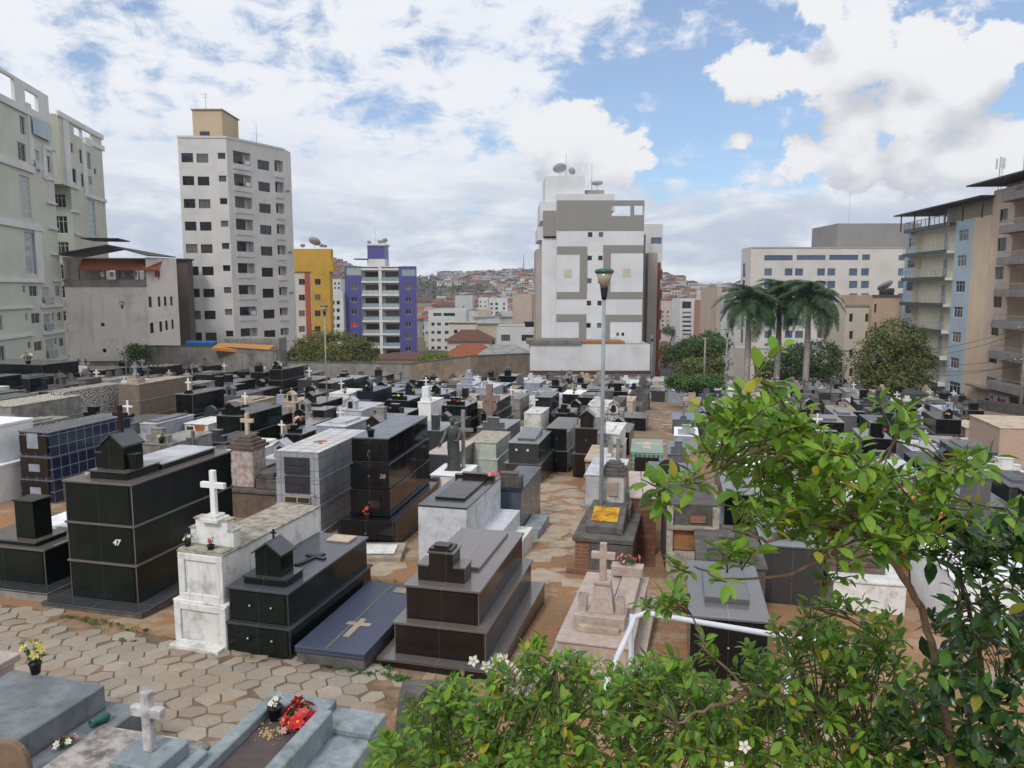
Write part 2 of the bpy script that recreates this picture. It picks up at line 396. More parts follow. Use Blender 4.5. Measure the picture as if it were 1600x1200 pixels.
    def mix(f,a,b):
        n=t.nodes.new('ShaderNodeMix'); n.data_type='RGBA'
        for s_,q in ((0,f),(6,a),(7,b)):
            if isinstance(q,(tuple,list)): n.inputs[s_].default_value=c4(q)
            elif isinstance(q,(int,float)): n.inputs[s_].default_value=q
            else: L(q,n.inputs[s_])
        return n.outputs[2]
    # the broken layer: white with soft blue grey undersides, greyer and streaked low down
    sh=MR(M('ADD',M('MULTIPLY',n1,.4),M('ADD',M('MULTIPLY',n3,.35),M('MULTIPLY',nA,.55))),.42,.82,0,1,True)
    lay=mix(sh,(7.4,7.8,8.5),(7.9,8.05,8.4))
    low=mix(MR(M('ADD',n3,M('MULTIPLY',n4,.10)),.46,.70,0,1,True),(4.9,5.5,6.7),(8.0,8.3,8.8))
    lay=mix(MR(el,.05,.22,1,0,True),lay,low)
    gs=t.nodes.new('ShaderNodeVectorMath'); gs.operation='MULTIPLY'; L(sky.outputs[0],gs.inputs[0]); gs.inputs[1].default_value=SKYG
    c=mix(den,gs.outputs[0],lay)
    cc=mix(lit,(5.2,5.4,5.9),(8.0,8.05,8.2))
    c=mix(cden,c,cc)
    # below the horizon: dull ground bounce
    c=mix(MR(Z,-.04,0),(2.2,2.1,2.0),c)
    L(c,bg.inputs[0])
make_sky()
# ---------- ground ----------
def dirt():
    m,t,b=nt('red_dirt_and_cement'); tc=t.nodes.new('ShaderNodeTexCoord'); v=tc.outputs['Object']
    c=mixc(t,fac_noise(t,v,.9,.35,.65,8),(.34,.175,.085),(.28,.175,.105))
    c=mixc(t,mulf(t,fac_noise(t,v,14,.45,.7,6),.5),c,(.16,.10,.06))
    c=mixc(t,mulf(t,fac_noise(t,v,.75,.52,.58,10,None,.75),.85),c,(.36,.28,.2))
    far0=t.nodes.new('ShaderNodeSeparateXYZ'); t.links.new(v,far0.inputs[0]); f0=mk(t,'ShaderNodeMapRange'); f0.inputs[1].default_value=26; f0.inputs[2].default_value=42; f0.inputs[4].default_value=.6; t.links.new(far0.outputs[1],f0.inputs[0])
    c=mixc(t,f0.outputs[0],c,mixc(t,fac_noise(t,v,.8,.4,.6,8),(.24,.20,.165),(.13,.115,.10)))
    gr=fac_noise(t,v,.03,.3,.7,5)
    far=t.nodes.new('ShaderNodeSeparateXYZ'); t.links.new(v,far.inputs[0])
    f=mk(t,'ShaderNodeMapRange'); f.inputs[1].default_value=108; f.inputs[2].default_value=135; t.links.new(far.outputs[1],f.inputs[0])
    green=mixc(t,gr,(.07,.072,.04),(.17,.135,.10))
    c=mixc(t,f.outputs[0],c,green)
    t.links.new(c,b.inputs['Base Color']); b.inputs['Roughness'].default_value=.95; b.inputs['Specular IOR Level'].default_value=.15
    bump(t,b,fac_noise(t,v,5,0,1,9),.5,.05); return m
def ground():
    ys=[-14,-8,-4]+[i*2.0 for i in range(0,60)]+[120+i*10 for i in range(0,17)]+[290+i*22 for i in range(0,36)]+[1100,1250,1500,2200,4000]
    mb=MB(); N=81; vs=[]
    for y in ys:
        hw=max(60,1.3*abs(y)+40)
        for i in range(N):
            x=hw*(2*i/(N-1)-1); z=gz(x,y)
            if y>1050: z=min(z,20)-(y-1050)*.01
            vs.append((x,y,z))
    fs=[(j*N+i,j*N+i+1,(j+1)*N+i+1,(j+1)*N+i) for j in range(len(ys)-1) for i in range(N-1)]
    mb.add(vs,fs,dirt(),None,True); structure(mb.build('ground'))
ground()
TH=math.radians(14)
UX=V((math.cos(TH),-math.sin(TH),0)); UY=V((math.sin(TH),math.cos(TH),0))
def tilt(p,dz): return V((p.x,p.y,gz(p.x,p.y)+dz))
def hexes():
    m,t,b=nt('hexagonal_concrete_pavers'); g=t.nodes.new('ShaderNodeNewGeometry'); v=vec_coord(t)
    c=mixc(t,g.outputs['Random Per Island'],(.40,.35,.29),(.29,.255,.215))
    c=mixc(t,mulf(t,fac_noise(t,v,1.1,.42,.62,9,None,.7),.5),c,(.31,.225,.155))
    c=mixc(t,mulf(t,fac_noise(t,v,45,.5,.75,4),.45),c,(.12,.10,.08))
    t.links.new(c,b.inputs['Base Color']); b.inputs['Roughness'].default_value=.9; b.inputs['Specular IOR Level'].default_value=.2
    bump(t,b,fac_noise(t,v,40,0,1,8),.5,.02)
    mb=MB(); R=.185; th=math.radians(8)
    ax=V((math.cos(th),-math.sin(th),0)); ay=V((math.sin(th),math.cos(th),0))
    O=G(360,1010)
    js=rough_mat('paver_joint_soil',(.15,.10,.065),(.28,.19,.12),2.5,None,0,1,.95,.5); e=[O+UX*a+UY*b for a,b in((-10,.45),(-3,.35),(-3,.02),(3.05,.02),(3.05,-5.3),(-10,-5.3))]
    mb.add([tilt(q,.005) for q in e],[(5,4,3,2,1,0)],js)
    for i in range(-46,30):
        for j in range(-22,12):
            p=O+ax*(i*R*1.53)+ay*((j+.5*(i&1))*R*1.77)
            q=p-O; bb=q.dot(UY); a=q.dot(UX)
            if bb>-.12+.05*math.sin(i*1.7)+(.5 if a<-3.2 else 0): continue
            if a>2.9 or bb<-5.2: continue
            if random.random()<.03: continue
            dz=random.uniform(.012,.024); rr=R*random.uniform(.962,.99); rot=random.uniform(-.04,.04)
            tx,ty=random.uniform(-.02,.02),random.uniform(-.02,.02)
            top=[];bot=[];mid=[]
            for k in range(6):
                an=k*math.pi/3+rot; d=ax*math.cos(an)+ay*math.sin(an)
                j1=1+random.uniform(-.035,.02)
                for L_,r_,z_ in ((top,rr*.955*j1,dz),(mid,rr*j1,dz-.007),(bot,rr*j1,-.03)):
                    w=p+d*r_; w=tilt(w,z_+d.x*tx+d.y*ty); L_.append(w)
            mb.add(top+mid+bot,[tuple(range(6))]+[(6+k,6+(k+1)%6,(k+1)%6,k) for k in range(6)]+[(12+k,12+(k+1)%6,6+(k+1)%6,6+k) for k in range(6)],m)
    structure(mb.build('paved_path'))
hexes()
def crazy_slabs():
    rng=random.Random(8); mb=MB(); m=rough_mat('path_slab_cement',(.44,.36,.27),(.35,.28,.205),3,(.24,.15,.09),.6,1.6,.9,.3,False)
    for (a,b,w,n) in ((G(868,930),G(872,742),1.25,95),(G(1050,700),G(1034,636),1.3,26),(G(600,900),G(640,860),.8,8)):
        d=b-a
        for i in range(n):
            p=a+d*rng.random()+UX*rng.uniform(-w/2,w/2); k=rng.randint(4,6); R=rng.uniform(.14,.36); o=rng.random()*6; top=[];bot=[]
            dz=rng.uniform(.004,.02)
            for j in range(k):
                an=o+6.283*j/k+rng.uniform(-.25,.25); r_=R*rng.uniform(.75,1.15); q=p+V((math.cos(an)*r_*1.25,math.sin(an)*r_,0)); top.append(tilt(q,dz)); bot.append(tilt(q,-.04))
            mb.add(top+bot,[tuple(range(k))]+[(k+j,k+(j+1)%k,(j+1)%k,j) for j in range(k)],m)
    structure(mb.build('path_slabs'))
crazy_slabs()
# ---------- tombs ----------
FOOT=[]; LAND=[]
def place(xl,yl,xr,h,th):
    a=math.radians(th); ux=V((math.cos(a),-math.sin(a),0)); uy=V((math.sin(a),math.cos(a),0))
    p=G(xl,yl,h); lo,hi=.05,8
    for _ in range(40):
        w=(lo+hi)/2
        if proj(p+ux*w)[0]<xr: lo=w
        else: hi=w
    loc=p+ux*(w/2); loc.z=p.z-h
    return loc,w,-a,ux,uy
def occupy(loc,w,l,ux,uy,m=.12): FOOT.append((loc+uy*(l/2),w/2+m,l/2+m,ux,uy))
def free(c,hw,hl,ux,uy):
    for (q,a,b,u,v) in FOOT:
        d=c-q
        if abs(d.dot(u))<a+hw and abs(d.dot(v))<b+hl: return False
    return True
def cross_mb(x,y,z,H,mat,t=None,ratio=.6,mb=None,flare=0):
    mb=mb or MB(); t=t or H*.11; a=H*ratio/2; zc=z+H*.66; h=t/2
    mb.prism([(x-h,z),(x+h,z),(x+h,zc-h),(x+a,zc-h),(x+a,zc+h),(x+h,zc+h),(x+h,z+H),(x-h,z+H),(x-h,zc+h),(x-a,zc+h),(x-a,zc-h),(x-h,zc-h)],y-t*.4,y+t*.4,mat,'y')
    return mb
def stand_cross(r,x,y,z,H,mat,t=None,base=None,ratio=.6,lab=None):
    if base:
        b=MB(); bw,bh,bm=base; b.box(x-bw/2,x+bw/2,y-bw/2,y+bw/2,z,z+bh*.55,bm); b.box(x-bw*.36,x+bw*.36,y-bw*.36,y+bw*.36,z+bh*.55,z+bh,bm); b.build('cross_base',r,.006); z+=bh
    return cross_mb(x,y,z,H,mat,t,ratio).build('cross',r,.005,label=lab)
def lying_cross(r,x,y,z,L,mat,t=.05,arm=.5,thk=.03,ang=0):
    M=Matrix.Translation((x,y,z))@Matrix.Rotation(ang,4,'Z')
    mb=MB(); a=L*arm/2; yc=L*.2; h=t/2
    mb.prism([(-h,-L/2),(h,-L/2),(h,yc-h),(a,yc-h),(a,yc+h),(h,yc+h),(h,L/2),(-h,L/2),(-h,yc+h),(-a,yc+h),(-a,yc-h),(-h,yc-h)],0,thk,mat,'z',M)
    mb.build('lying_cross',r,.004)
def chapel(r,x,y,z,w,d,h,mat,edge,cross=None,niche=False):
    mb=MB(); e=h*.68
    mb.prism([(x-w/2,z),(x+w/2,z),(x+w/2,z+e),(x,z+h*.97),(x-w/2,z+e)],y-d/2,y+d/2,mat,'y')
    o=mb.build('chapel_niche',r,.004)
    rf=MB(); ov=w*.09; k=(h*.97-e)/(w/2); t=h*.05
    rf.prism([(x-w/2-ov,z+e-k*ov),(x,z+h*.97),(x+w/2+ov,z+e-k*ov),(x+w/2+ov,z+e-k*ov+t),(x,z+h*.97+t*1.2),(x-w/2-ov,z+e-k*ov+t)],y-d/2-ov,y+d/2+ov*.4,edge,'y'); rf.build('roof',o)
    if niche:
        nb=MB(); pts=[(x-w*.25,z+h*.1),(x+w*.25,z+h*.1)]+[(x+w*.25*math.cos(a),z+e*.7+w*.25*math.sin(a)) for a in [i*math.pi/6 for i in range(7)]]
        nb.prism(pts,y-d/2-.012,y-d/2+.02,niche,'y'); nb.build('niche_recess',o)
    if cross: cross_mb(x,y,z+h*.98,cross,mat if cross<9 else edge,cross*.16).build('cross',r,.003)
def stepped(r,x,y,z,w,d,h,mat,edge,sh=.5,core=.5,lab=None):
    mb=MB(); c=w*core/2; t=.022
    mb.box(x-c,x+c,y-d/2,y+d/2,z,z+h,mat); mb.box(x-w/2,x-c,y-d/2,y+d/2,z,z+h*sh,mat); mb.box(x+c,x+w/2,y-d/2,y+d/2,z,z+h*sh,mat)
    o=mb.build('headstone',r,.005,label=lab)
    e=MB(); e.box(x-c-.02,x+c+.02,y-d/2-.02,y+d/2+.02,z+h,z+h+t,edge)
    e.box(x-w/2-.012,x-c-.001,y-d/2-.015,y+d/2+.015,z+h*sh,z+h*sh+t,edge); e.box(x+c+.001,x+w/2+.012,y-d/2-.015,y+d/2+.015,z+h*sh,z+h*sh+t,edge); e.build('coping',o)
    return o
def block(r,name,x,y,z,w,d,h,mat,bev=.006,taper=0,lab=None):
    mb=MB()
    if taper: mb.taper(x-w/2,x+w/2,y-d/2,y+d/2,z,z+h,taper,mat)
    else: mb.box(x-w/2,x+w/2,y-d/2,y+d/2,z,z+h,mat)
    return mb.build(name,r,bev,label=lab)
def vase(r,x,y,z,w,h,mat,edge):
    mb=MB(); b=w*.36
    mb.add([(x-b,y-b,z),(x+b,y-b,z),(x+b,y+b,z),(x-b,y+b,z)]+[(x+sx*w/2,y+sy*w/2,z+h) for sx,sy in((-1,-1),(1,-1),(1,1),(-1,1))],
           [(0,3,2,1),(0,1,5,4),(1,2,6,5),(2,3,7,6),(3,0,4,7)],mat)
    k=w*.4; mb.add([(x+sx*w/2,y+sy*w/2,z+h) for sx,sy in((-1,-1),(1,-1),(1,1),(-1,1))]+[(x+sx*k,y+sy*k,z+h) for sx,sy in((-1,-1),(1,-1),(1,1),(-1,1))]+[(x+sx*k,y+sy*k,z+h*.6) for sx,sy in((-1,-1),(1,-1),(1,1),(-1,1))],
           [(0,1,5,4),(1,2,6,5),(2,3,7,6),(3,0,4,7),(4,5,9,8),(5,6,10,9),(6,7,11,10),(7,4,8,11),(8,9,10,11)],edge)
    mb.build('vase',r)
def arch_stone(r,x,y,z,w,d,h,mat,lab=None):
    pts=[(x-w/2,z),(x+w/2,z)]+[(x+w/2*math.cos(a),z+h-w/2+w/2*math.sin(a)) for a in [i*math.pi/8 for i in range(9)]]
    return MB().prism(pts,y-d/2,y+d/2,mat,'y').build('headstone',r,.005,label=lab)
def tomb(label,xl,yl,xr,h,l,body,edge=None,tiers=1,step=0,base=None,lid=None,th=14,name='granite_tomb',front='panel',knobs=0,top=None,ov=.03,side=None,short=None,grp='tombs in the cemetery rows',cat='tomb',thick=.035,at=None,w=None):
    if at is not None:
        loc=at; a=math.radians(th); ux=V((math.cos(a),-math.sin(a),0)); uy=V((math.sin(a),math.cos(a),0)); rz=-a
    else: loc,w,rz,ux,uy=place(xl,yl,xr,h,th)
    w-=2*ov; edge=edge or body; top=top or edge
    r=thing(name,label,cat,loc,rz,grp)
    W=w+2*step*(tiers-1)
    occupy(loc,W,l+step*2*(tiers-1),ux,uy)
    if short: LAND.append((loc+uy*(l/2),short))
    z=0
    if base:
        e,bh,bm=base[:3]; b=MB(); b.box(-W/2-e,W/2+e,-e-step*(tiers-1),l+e+step*(tiers-1),-.5,bh-.03,bm); b.box(-W/2-e-.01,W/2+e+.01,-e-.01-step*(tiers-1),l+e+.01+step*(tiers-1),bh-.03,bh,base[3] if len(base)>3 else bm); b.build('plinth',r,.006); z=bh
    th_=(h-z-thick)/tiers
    for i in range(tiers):
        g=step*(tiers-1-i); x0,x1,y0,y1=-w/2-g,w/2+g,-g,l+g; t=MB(); zt=z+th_; lh=thick if i<tiers-1 else 0
        t.box(x0,x1,y0,y1,z if (i or base) else -.5,zt-lh,body)
        if side:
            for X in (x0-.004,x1+.001): t.box(X,X+.003,y0+.02,y1-.02,z+.01,zt-lh-.01,side)
        o=t.build('drawer_tier',r,.006)
        cw=min(.16,w*.15)
        if front=='panel':
            p=MB(); p.box(x0+cw,x1-cw*.3,y0-.012,y0,z+.03,zt-lh-.02,body); q=p.build('front_panel',o,.004)
            s=MB(); s.box(x0-.004,x0+.008,y0-.004,y0+.008,z,zt-lh,edge); s.box(x1-.008,x1+.004,y0-.004,y0+.008,z,zt-lh,edge); s.build('edge_highlight',o)  # strips in the edge granite imitate highlights along the front corners
            for k in range(knobs):
                kx=x0+cw+(x1-x0-cw*1.3)*((k+.6)/(knobs+.2)) if knobs>1 else 0
                kz=z+(zt-z)*.55; kb=MB(); kb.box(kx-.035,kx+.035,y0-.024,y0-.012,kz-.035,kz+.035,PLK); kb.lathe([(.018,0),(.022,.015),(.012,.03)],0,0,8,CHR,Matrix.Translation((kx,y0-.024,kz))@Matrix.Rotation(math.pi/2,4,'X')); kb.build('handle',q)
        elif front=='frame':
            p=MB(); f=.1; d=.035
            p.box(x0,x1,y0-d,y0,zt-f-lh,zt-lh,body); p.box(x0,x1,y0-d,y0,z,z+f,body); p.box(x0,x0+f*1.1,y0-d,y0,z+f,zt-f-lh,body); p.box(x1-f*1.1,x1,y0-d,y0,z+f,zt-f-lh,body); p.build('front_frame',o,.008)
        if lh: MB().box(x0-ov,x1+ov,y0-ov,y1+ov,zt-lh,zt,edge).build('ledge',r,.004)
        z=zt
    MB().box(-w/2-ov,w/2+ov,-ov,l+ov,h-thick,h,top).build('top_slab',r,.005)
    if lid:
        lm,a,bb,hh=lid; MB().box(-w*a/2,w*a/2,l*(bb),l*.93,h,h+hh,lm).build('lid',r,.006)
    return r,w,loc,ux,uy
def text(parent,s,x,y,z,size,mat): return text_mesh(parent,s,x,z,size,mat,'number_lettering',y,.004)
def Wp(T,x,y,z):   # local point of a tomb -> world
    r,w,loc,ux,uy=T; return loc+ux*x+uy*y+V((0,0,z))
# ---------- flowers ----------
PET={}
def petal(nm,c): return plain('petal_'+nm,c,.6,.3,0,.1)
LG=leafm('flower_leaves',(.03,.10,.025),(.06,.16,.03))
def flowers(loc,s,col,label,pot=PLK,pr=.07,ph=.13,n=9,name='flower_pot',foot=False,box=None,spread=1,up=1):
    r=thing(name,label,'flowers',loc,random.uniform(0,6),'flowers left on the graves')
    p=MB()
    if box:
        bw,bd=box; r.rotation_euler.z=-TH; p.taper(-bw/2,bw/2,-bd/2,bd/2,0,ph,-.015,pot); p.build('pot',r,.006); top=ph
    elif pot:
        p.lathe([(pr*.72,0),(pr,ph),(pr*1.08,ph),(pr*1.08,ph*.88+.0),(pr*.9,ph*.9),(.01,ph*.88)],0,0,12,pot); p.build('pot',r); top=ph
    else: top=.02
    f=MB(); g=MB(); cols=col if isinstance(col,list) else [col]
    for i in range(n):
        a=random.uniform(0,6.28); q=s*math.sqrt(random.random())*spread
        x,y=(random.uniform(-box[0]/2,box[0]/2),random.uniform(-.05,.05)) if box else (q*math.cos(a),q*math.sin(a))
        z=top+s*up*random.uniform(.5,1.25); rr=s*random.uniform(.3,.42); m=random.choice(cols)
        g.tube([(x*.3,y*.3,top*.8),(x,y,z)],.004,4,LG)
        nrm=V((x*1.5,y*1.5-.3*s,s*.8)).normalized(); Q=Matrix.Translation((x,y,z))@nrm.to_track_quat('Z','Y').to_matrix().to_4x4()
        for lay in range(2):
            k=6 if lay==0 else 5; R=rr*(1 if lay==0 else .62); zz=.12*rr*lay
            for j in range(k):
                b=6.283*j/k+lay*.4+random.uniform(-.15,.15); c,s_=math.cos(b),math.sin(b)
                f.add([(0,0,zz),(R*.5*c-R*.33*s_,R*.5*s_+R*.33*c,zz+R*.18),(R*c,R*s_,zz+R*random.uniform(.1,.4)),(R*.5*c+R*.33*s_,R*.5*s_-R*.33*c,zz+R*.18)],[(0,3,2,1)],m,Q)
        f.blob(Q@V((0,0,rr*.15)),rr*.22,YEL,6,4)
        for j in range(3):
            b=random.uniform(0,6.28); c,s_=math.cos(b),math.sin(b); L_=s*.6; z0=top+(z-top)*random.uniform(.1,.7)
            g.add([(x*.5,y*.5,z0),(x*.5+L_*.5*c-L_*.2*s_,y*.5+L_*.5*s_+L_*.2*c,z0+L_*.4),(x*.5+L_*c,y*.5+L_*s_,z0+L_*.35),(x*.5+L_*.5*c+L_*.2*s_,y*.5+L_*.5*s_-L_*.2*c,z0+L_*.4)],[(0,1,2,3)],LG)
    f.build('blossom',r); g.build('foliage',r); return r
YEL=plain('flower_yellow',(.60,.40,.03),.7); WHT=petal('white',(.72,.70,.62)); CRM=petal('cream_yellow',(.66,.60,.22)); RED=petal('red',(.55,.02,.03)); PNK=petal('pink',(.62,.16,.22)); LPK=petal('pale_pink',(.66,.36,.38)); LIL=petal('lilac',(.42,.24,.48)); ORG=petal('orange',(.62,.20,.03)); COR=petal('coral_red',(.62,.06,.07))
# ---------- the tombs one can point to ----------
t=T47=tomb('tallest black green granite tomb of three drawers marked 47 on its front',98,749,207,2.12,2.7,GB,GLB,3,0,(.32,.10,COD,GD),short='the black tomb marked 47',name='granite_tomb')
r,w=t[0],t[1]
text(r,'47',w*.24,-.016,1.12,.14,WPC)
b=MB(); b.box(-.30,.42,.18,.95,2.12,2.24,GB); b.box(-.32,.44,.16,.97,2.24,2.265,GLB); b.build('monument_step',r,.004)
chapel(r,.07,.52,2.265,.43,.46,.60,GB,GD)  # greyer roof granite stands in for the sky reflected on it
stand_cross(r,.07,.52,2.86,.46,GN,.07)
vase(r,-.25,.42,2.265,.17,.26,GB,GLB); vase(r,.40,.42,2.265,.17,.26,GB,GLB)
b=MB(); b.box(-.34,.44,1.0,2.5,2.12,2.2,GB); b.box(-.36,.46,.98,2.52,2.2,2.225,MW); b.build('lid',r,.004)
t=tomb('low black granite tomb with a plain square black pillar at the left picture edge',-60,846,71,.80,1.9,GB,GLB,1,0,(.3,.16,CO,GD),short='the black pillar tomb',lid=None); r,w=t[0],t[1]
b=MB(); b.box(-.36+.2,.62,.08,.75,.80,.86,GB); b.box(-.38+.2,.64,.06,.77,.86,.885,GLB); b.build('monument_step',r,.004)
block(r,'pillar',.28,.40,.885,.40,.38,.66,GB); block(r,'pillar_cap',.28,.40,1.545,.46,.44,.025,GN)
block(r,'white_lid',.1,1.4,.80,1.0,.85,.07,WPC)
t=TWC=tomb('weathered white tomb with a tall white cross and moss grey top',277,858,350,1.43,2.6,WP,WP,2,.06,None,None,17,'whitewashed_tomb','frame',top=CML,short='the white cross tomb',ov=.02); r,w=t[0],t[1]
stepped(r,0,.34,1.43,w*.98,.16,.40,WP,CML,.62,.74); block(r,'front_shelf',0,.12,1.43,w*1.0,.26,.025,CML)
stand_cross(r,.02,.32,1.81,.66,WPC,.085,(.3,.10,WP),.62)
block(r,'doorstep',0,-.16,-.02,w*1.1,.2,.10,WP)
TC=t=tomb('black granite tomb with a gabled miniature chapel and four square knobs',355,915,452,.98,2.53,GB,GD,2,.045,None,None,15,knobs=2,short='the black chapel tomb',top=granite('granite_sky_sheen_top',(.075,.078,.095),(.13,.135,.155),.1)); r,w=t[0],t[1]  # top slab: reflected sky put into its lighter bluish colour
b=MB(); b.box(-.32,.36,.14,.62,.98,1.08,GB); b.box(-.34,.38,.12,.64,1.08,1.10,GD); b.build('monument_step',r,.004)
chapel(r,.04,.38,1.10,.42,.34,.50,GB,GD,.16)
lying_cross(r,.12,1.25,.98,.62,GK,.075,.62,.03,-.25); block(r,'stone_book',.12,2.3,.98,.42,.3,.035,BEI)
t=TB5=tomb('low navy blue mosaic tiled grave slab with an inlaid cream cross',461,1008,571,.26,2.45,COD,TBS,1,0,None,None,14,'tiled_grave_slab','none',top=TBS,thick=.09,ov=.02,short='the blue mosaic slab',cat='grave slab'); r,w=t[0],t[1]
lying_cross(r,.04,.72,.26,.62,COT,.10,.62,.012); MB().box(-.075,-.05,0,2.45,.26,.266,rough_mat('mossy_joint',(.12,.13,.06),(.2,.19,.15),20)).build('joint_strip',r); block(r,'stone_plate',.3,2.2,.26,.5,.2,.015,COT)
t=tomb('brown black polished tomb with a stepped headstone and broad ledges',631.5,912,751,1.13,2.65,GN,GLB,2,.13,(.2,.14,GN,GLB),(GLB,.62,.28,.05),14,short='the brown stepped tomb'); r,w=t[0],t[1]
stepped(r,-.08,.36,1.13,.70,.34,.42,GN,GLB,.52,.52); block(r,'cap_slab',-.1,.36,1.572,.34,.3,.035,GN); block(r,'cap_slab',-.1,.36,1.607,.22,.2,.03,GN)
TPK=t=tomb('pinkish granite grave with a small cross on a tapered stone and two square vases',868,998,988,.46,2.66,PK,PK,1,0,(.16,.10,PK),None,15,short='the pink granite grave',name='pink_granite_tomb'); r,w=t[0],t[1]
MB().box(w*.12,w*.42,1.0,2.62,.46,.60,PK).build('side_lid',r,.006); MB().box(-w*.2,w*.1,1.2,2.62,.46,.56,PK).build('side_lid',r,.006)
block(r,'monument_step',0,.68,.46,.74,.42,.18,PK); block(r,'plaque',.02,.36,.46,.58,.10,.09,BEI)
block(r,'pedestal',.02,.72,.64,.36,.26,.42,PK,.006,.06); block(r,'pedestal_cap',.02,.72,1.06,.24,.2,.05,PK)
cross_mb(.02,.72,1.11,.56,PK,.1,.62).build('cross',r,.006)
vase(r,-.26,.66,.64,.14,.26,PK,ROS); vase(r,.29,.66,.64,.14,.26,PK,ROS)
TM=t=tomb('tall lilac grey tiled drawer tomb with two dark inscription plates',430,704,498,1.95,2.9,TLP,TLP,3,.012,(.05,.1,CO),None,12,'tiled_tomb','none',top=TTP,ov=.01,short='the lilac tiled drawer tomb',thick=.02); r,w=t[0],t[1]
for z in (.98,1.42):
    o=block(r,'niche_panel',.0,-.03,z,w*.58,.03,.40,GD,.003); b=MB(); b.box(-w*.2,w*.2,-.055,-.045,z+.22,z+.34,PLQ); b.box(-w*.17,w*.17,-.055,-.045,z+.05,z+.17,PLQ); b.build('inscription_plate',o)
o=block(r,'niche_panel',0,-.05,.74,w*.6,.03,.17,COT,.003); b=MB(); b.box(-w*.28,-.02,-.075,-.065,.77,.88,PLQ); b.box(.02,w*.28,-.075,-.065,.77,.88,PLQ); b.build('inscription_plate',o)
lying_cross(r,.05,1.1,1.95,.45,TER,.08,.7,.02,.5)
TD=t=tomb('tall black drawer tomb of four storeys with a red flower on its lowest ledge',549,683,607,2.40,3.1,TKB,TKB,1,0,None,None,10,'tiled_tomb','none',top=granite('granite_sky_tint_top',(.10,.11,.135),(.2,.21,.24),.22),short='the tall black drawer tomb',ov=.01,thick=.03); r,w=t[0],t[1]  # bluish top colour holds the sky's reflection on the black tomb
for i,(z0,z1,e) in enumerate(((.0,.62,.24),(.64,1.24,.04),(1.26,1.82,.03),(1.84,2.36,.0))):
    b=MB(); b.box(-w/2-e,w/2+e,-.03-e*1.4,3.1-.02+e*.5,z0-(.5 if i==0 else 0),z1,TKB); o=b.build('drawer',r,.006)
    b=MB(); b.box(-w*.34,w*.3,-.05-e*1.4,-.03-e*1.4,z0+.08,z1-.08,GK); q=b.build('front_panel',o,.004)
    kb=MB(); kb.lathe([(.03,0),(.04,.01),(.02,.03)],0,0,10,BRASS,Matrix.Translation((0,-.05-e*1.4,(z0+z1)/2))@Matrix.Rotation(math.pi/2,4,'X')); kb.build('handle',q)
b=MB(); b.tube([(0,-.06,1.92),(-.04,-.065,2.02),(.0,-.065,2.2),(.04,-.065,2.02),(0,-.06,1.92)],.008,6,CHR); b.build('metal_emblem',r)
block(r,'paper_notice',.12,-.1,.84,.24,.012,.16,LPK,0); text(r,'38',.3,-.09,1.55,.14,GG)
TP=t=tomb('white peeling plaster tomb with a dark slab top',652,788,730,1.30,2.64,WPP,GD,1,0,None,(GN,.62,.18,.05),14,'whitewashed_tomb','none',top=GD,short='the peeling white tomb',ov=.015); r,w=t[0],t[1]
block(r,'white_step',w/2+.25,1.7,-.2,.5,1.6,.78,WPP); block(r,'white_step',w/2+.66,1.5,-.2,.34,1.7,.45,WP)
stepped(r,.0,2.3,1.30,w*.9,.14,.12,GN,GN,.6,.6)
t=tomb('blue grey mosaic tomb with a dark cement headstone beside the dirt path',774,764,815,1.13,2.5,TCB,TCB,1,0,None,None,13,'tiled_tomb','none',top=GBL,short='the blue grey mosaic tomb',side=GG); r,w=t[0],t[1]
stepped(r,-.05,.28,1.13,.66,.2,.34,COD,COD,.8,.6); block(r,'low_side_slab',w/2+.24,.6,-.2,.42,1.5,.38,BLP)
t=tomb('large grey granite tomb with a sloping lid and white knobs',793,691,842,1.32,2.4,GD,GG,2,.10,None,None,13,short='the big grey granite tomb'); r,w=t[0],t[1]
b=MB(); b.prism([(.5,1.32),(1.9,1.32),(1.9,1.50),(.5,1.38)],-w*.3,w*.3,GG,'x'); b.build('lid',r,.006)
for x in(-.22,.16): block(r,'handle',x,-.03,1.05,.07,.04,.07,WPC)
t=tomb('mint green plaster tomb with a mossy top',728,690,776,1.1,2.2,MNT,MNT,2,.06,None,None,13,'plastered_tomb','none',top=CML,short='the mint green tomb',ov=.02)
t=tomb('green tiled tomb with a pale cross on its tiled roof',985,706,1037,.86,2.5,TGR,TGR,1,0,None,None,10,'tiled_tomb','none',top=TGP,short='the green tiled tomb',ov=.02); r,w=t[0],t[1]
block(r,'front_panel',0,-.02,.1,w*.74,.02,.58,GN); lying_cross(r,.0,1.3,.86,1.2,BEI,.28,.8,.01)
# beige tomb open at the front
loc,w,rz,ux,uy=place(915,716,963,1.05,12); r=thing('stone_tomb','beige stone tomb with an open front niche behind the lamp post','tomb',loc,rz,'tombs in the cemetery rows'); occupy(loc,w,2,ux,uy); LAND.append((loc,'the open beige niche tomb'))
b=MB(); b.box(-w/2-.03,w/2+.03,-.1,2.2,.97,1.05,BEI); b.build('top_slab',r,.006)
b=MB(); b.box(-w/2,-w/2+.14,0,2.1,.5,.97,COT); b.box(w/2-.14,w/2,0,2.1,.5,.97,COT); b.box(-w/2,w/2,.7,2.1,.5,.97,COT); b.build('side_walls',r,.006)
b=MB(); b.box(-w/2-.05,w/2+.05,-.08,2.15,.42,.5,COT); b.box(-w/2+.03,w/2-.03,0,2.1,-.5,.42,COT); b.box(-w/2-.12,w/2+.12,-.2,2.2,-.5,.06,COT); b.build('base',r,.006)
block(r,'back_headstone',.2,1.9,1.05,.7,.14,.10,COD); cross_mb(.26,.45,1.05,.5,CO,.14,.3).build('cross',r,.01)
block(r,'niche_box',-.05,.25,.5,.3,.1,.36,PLK)
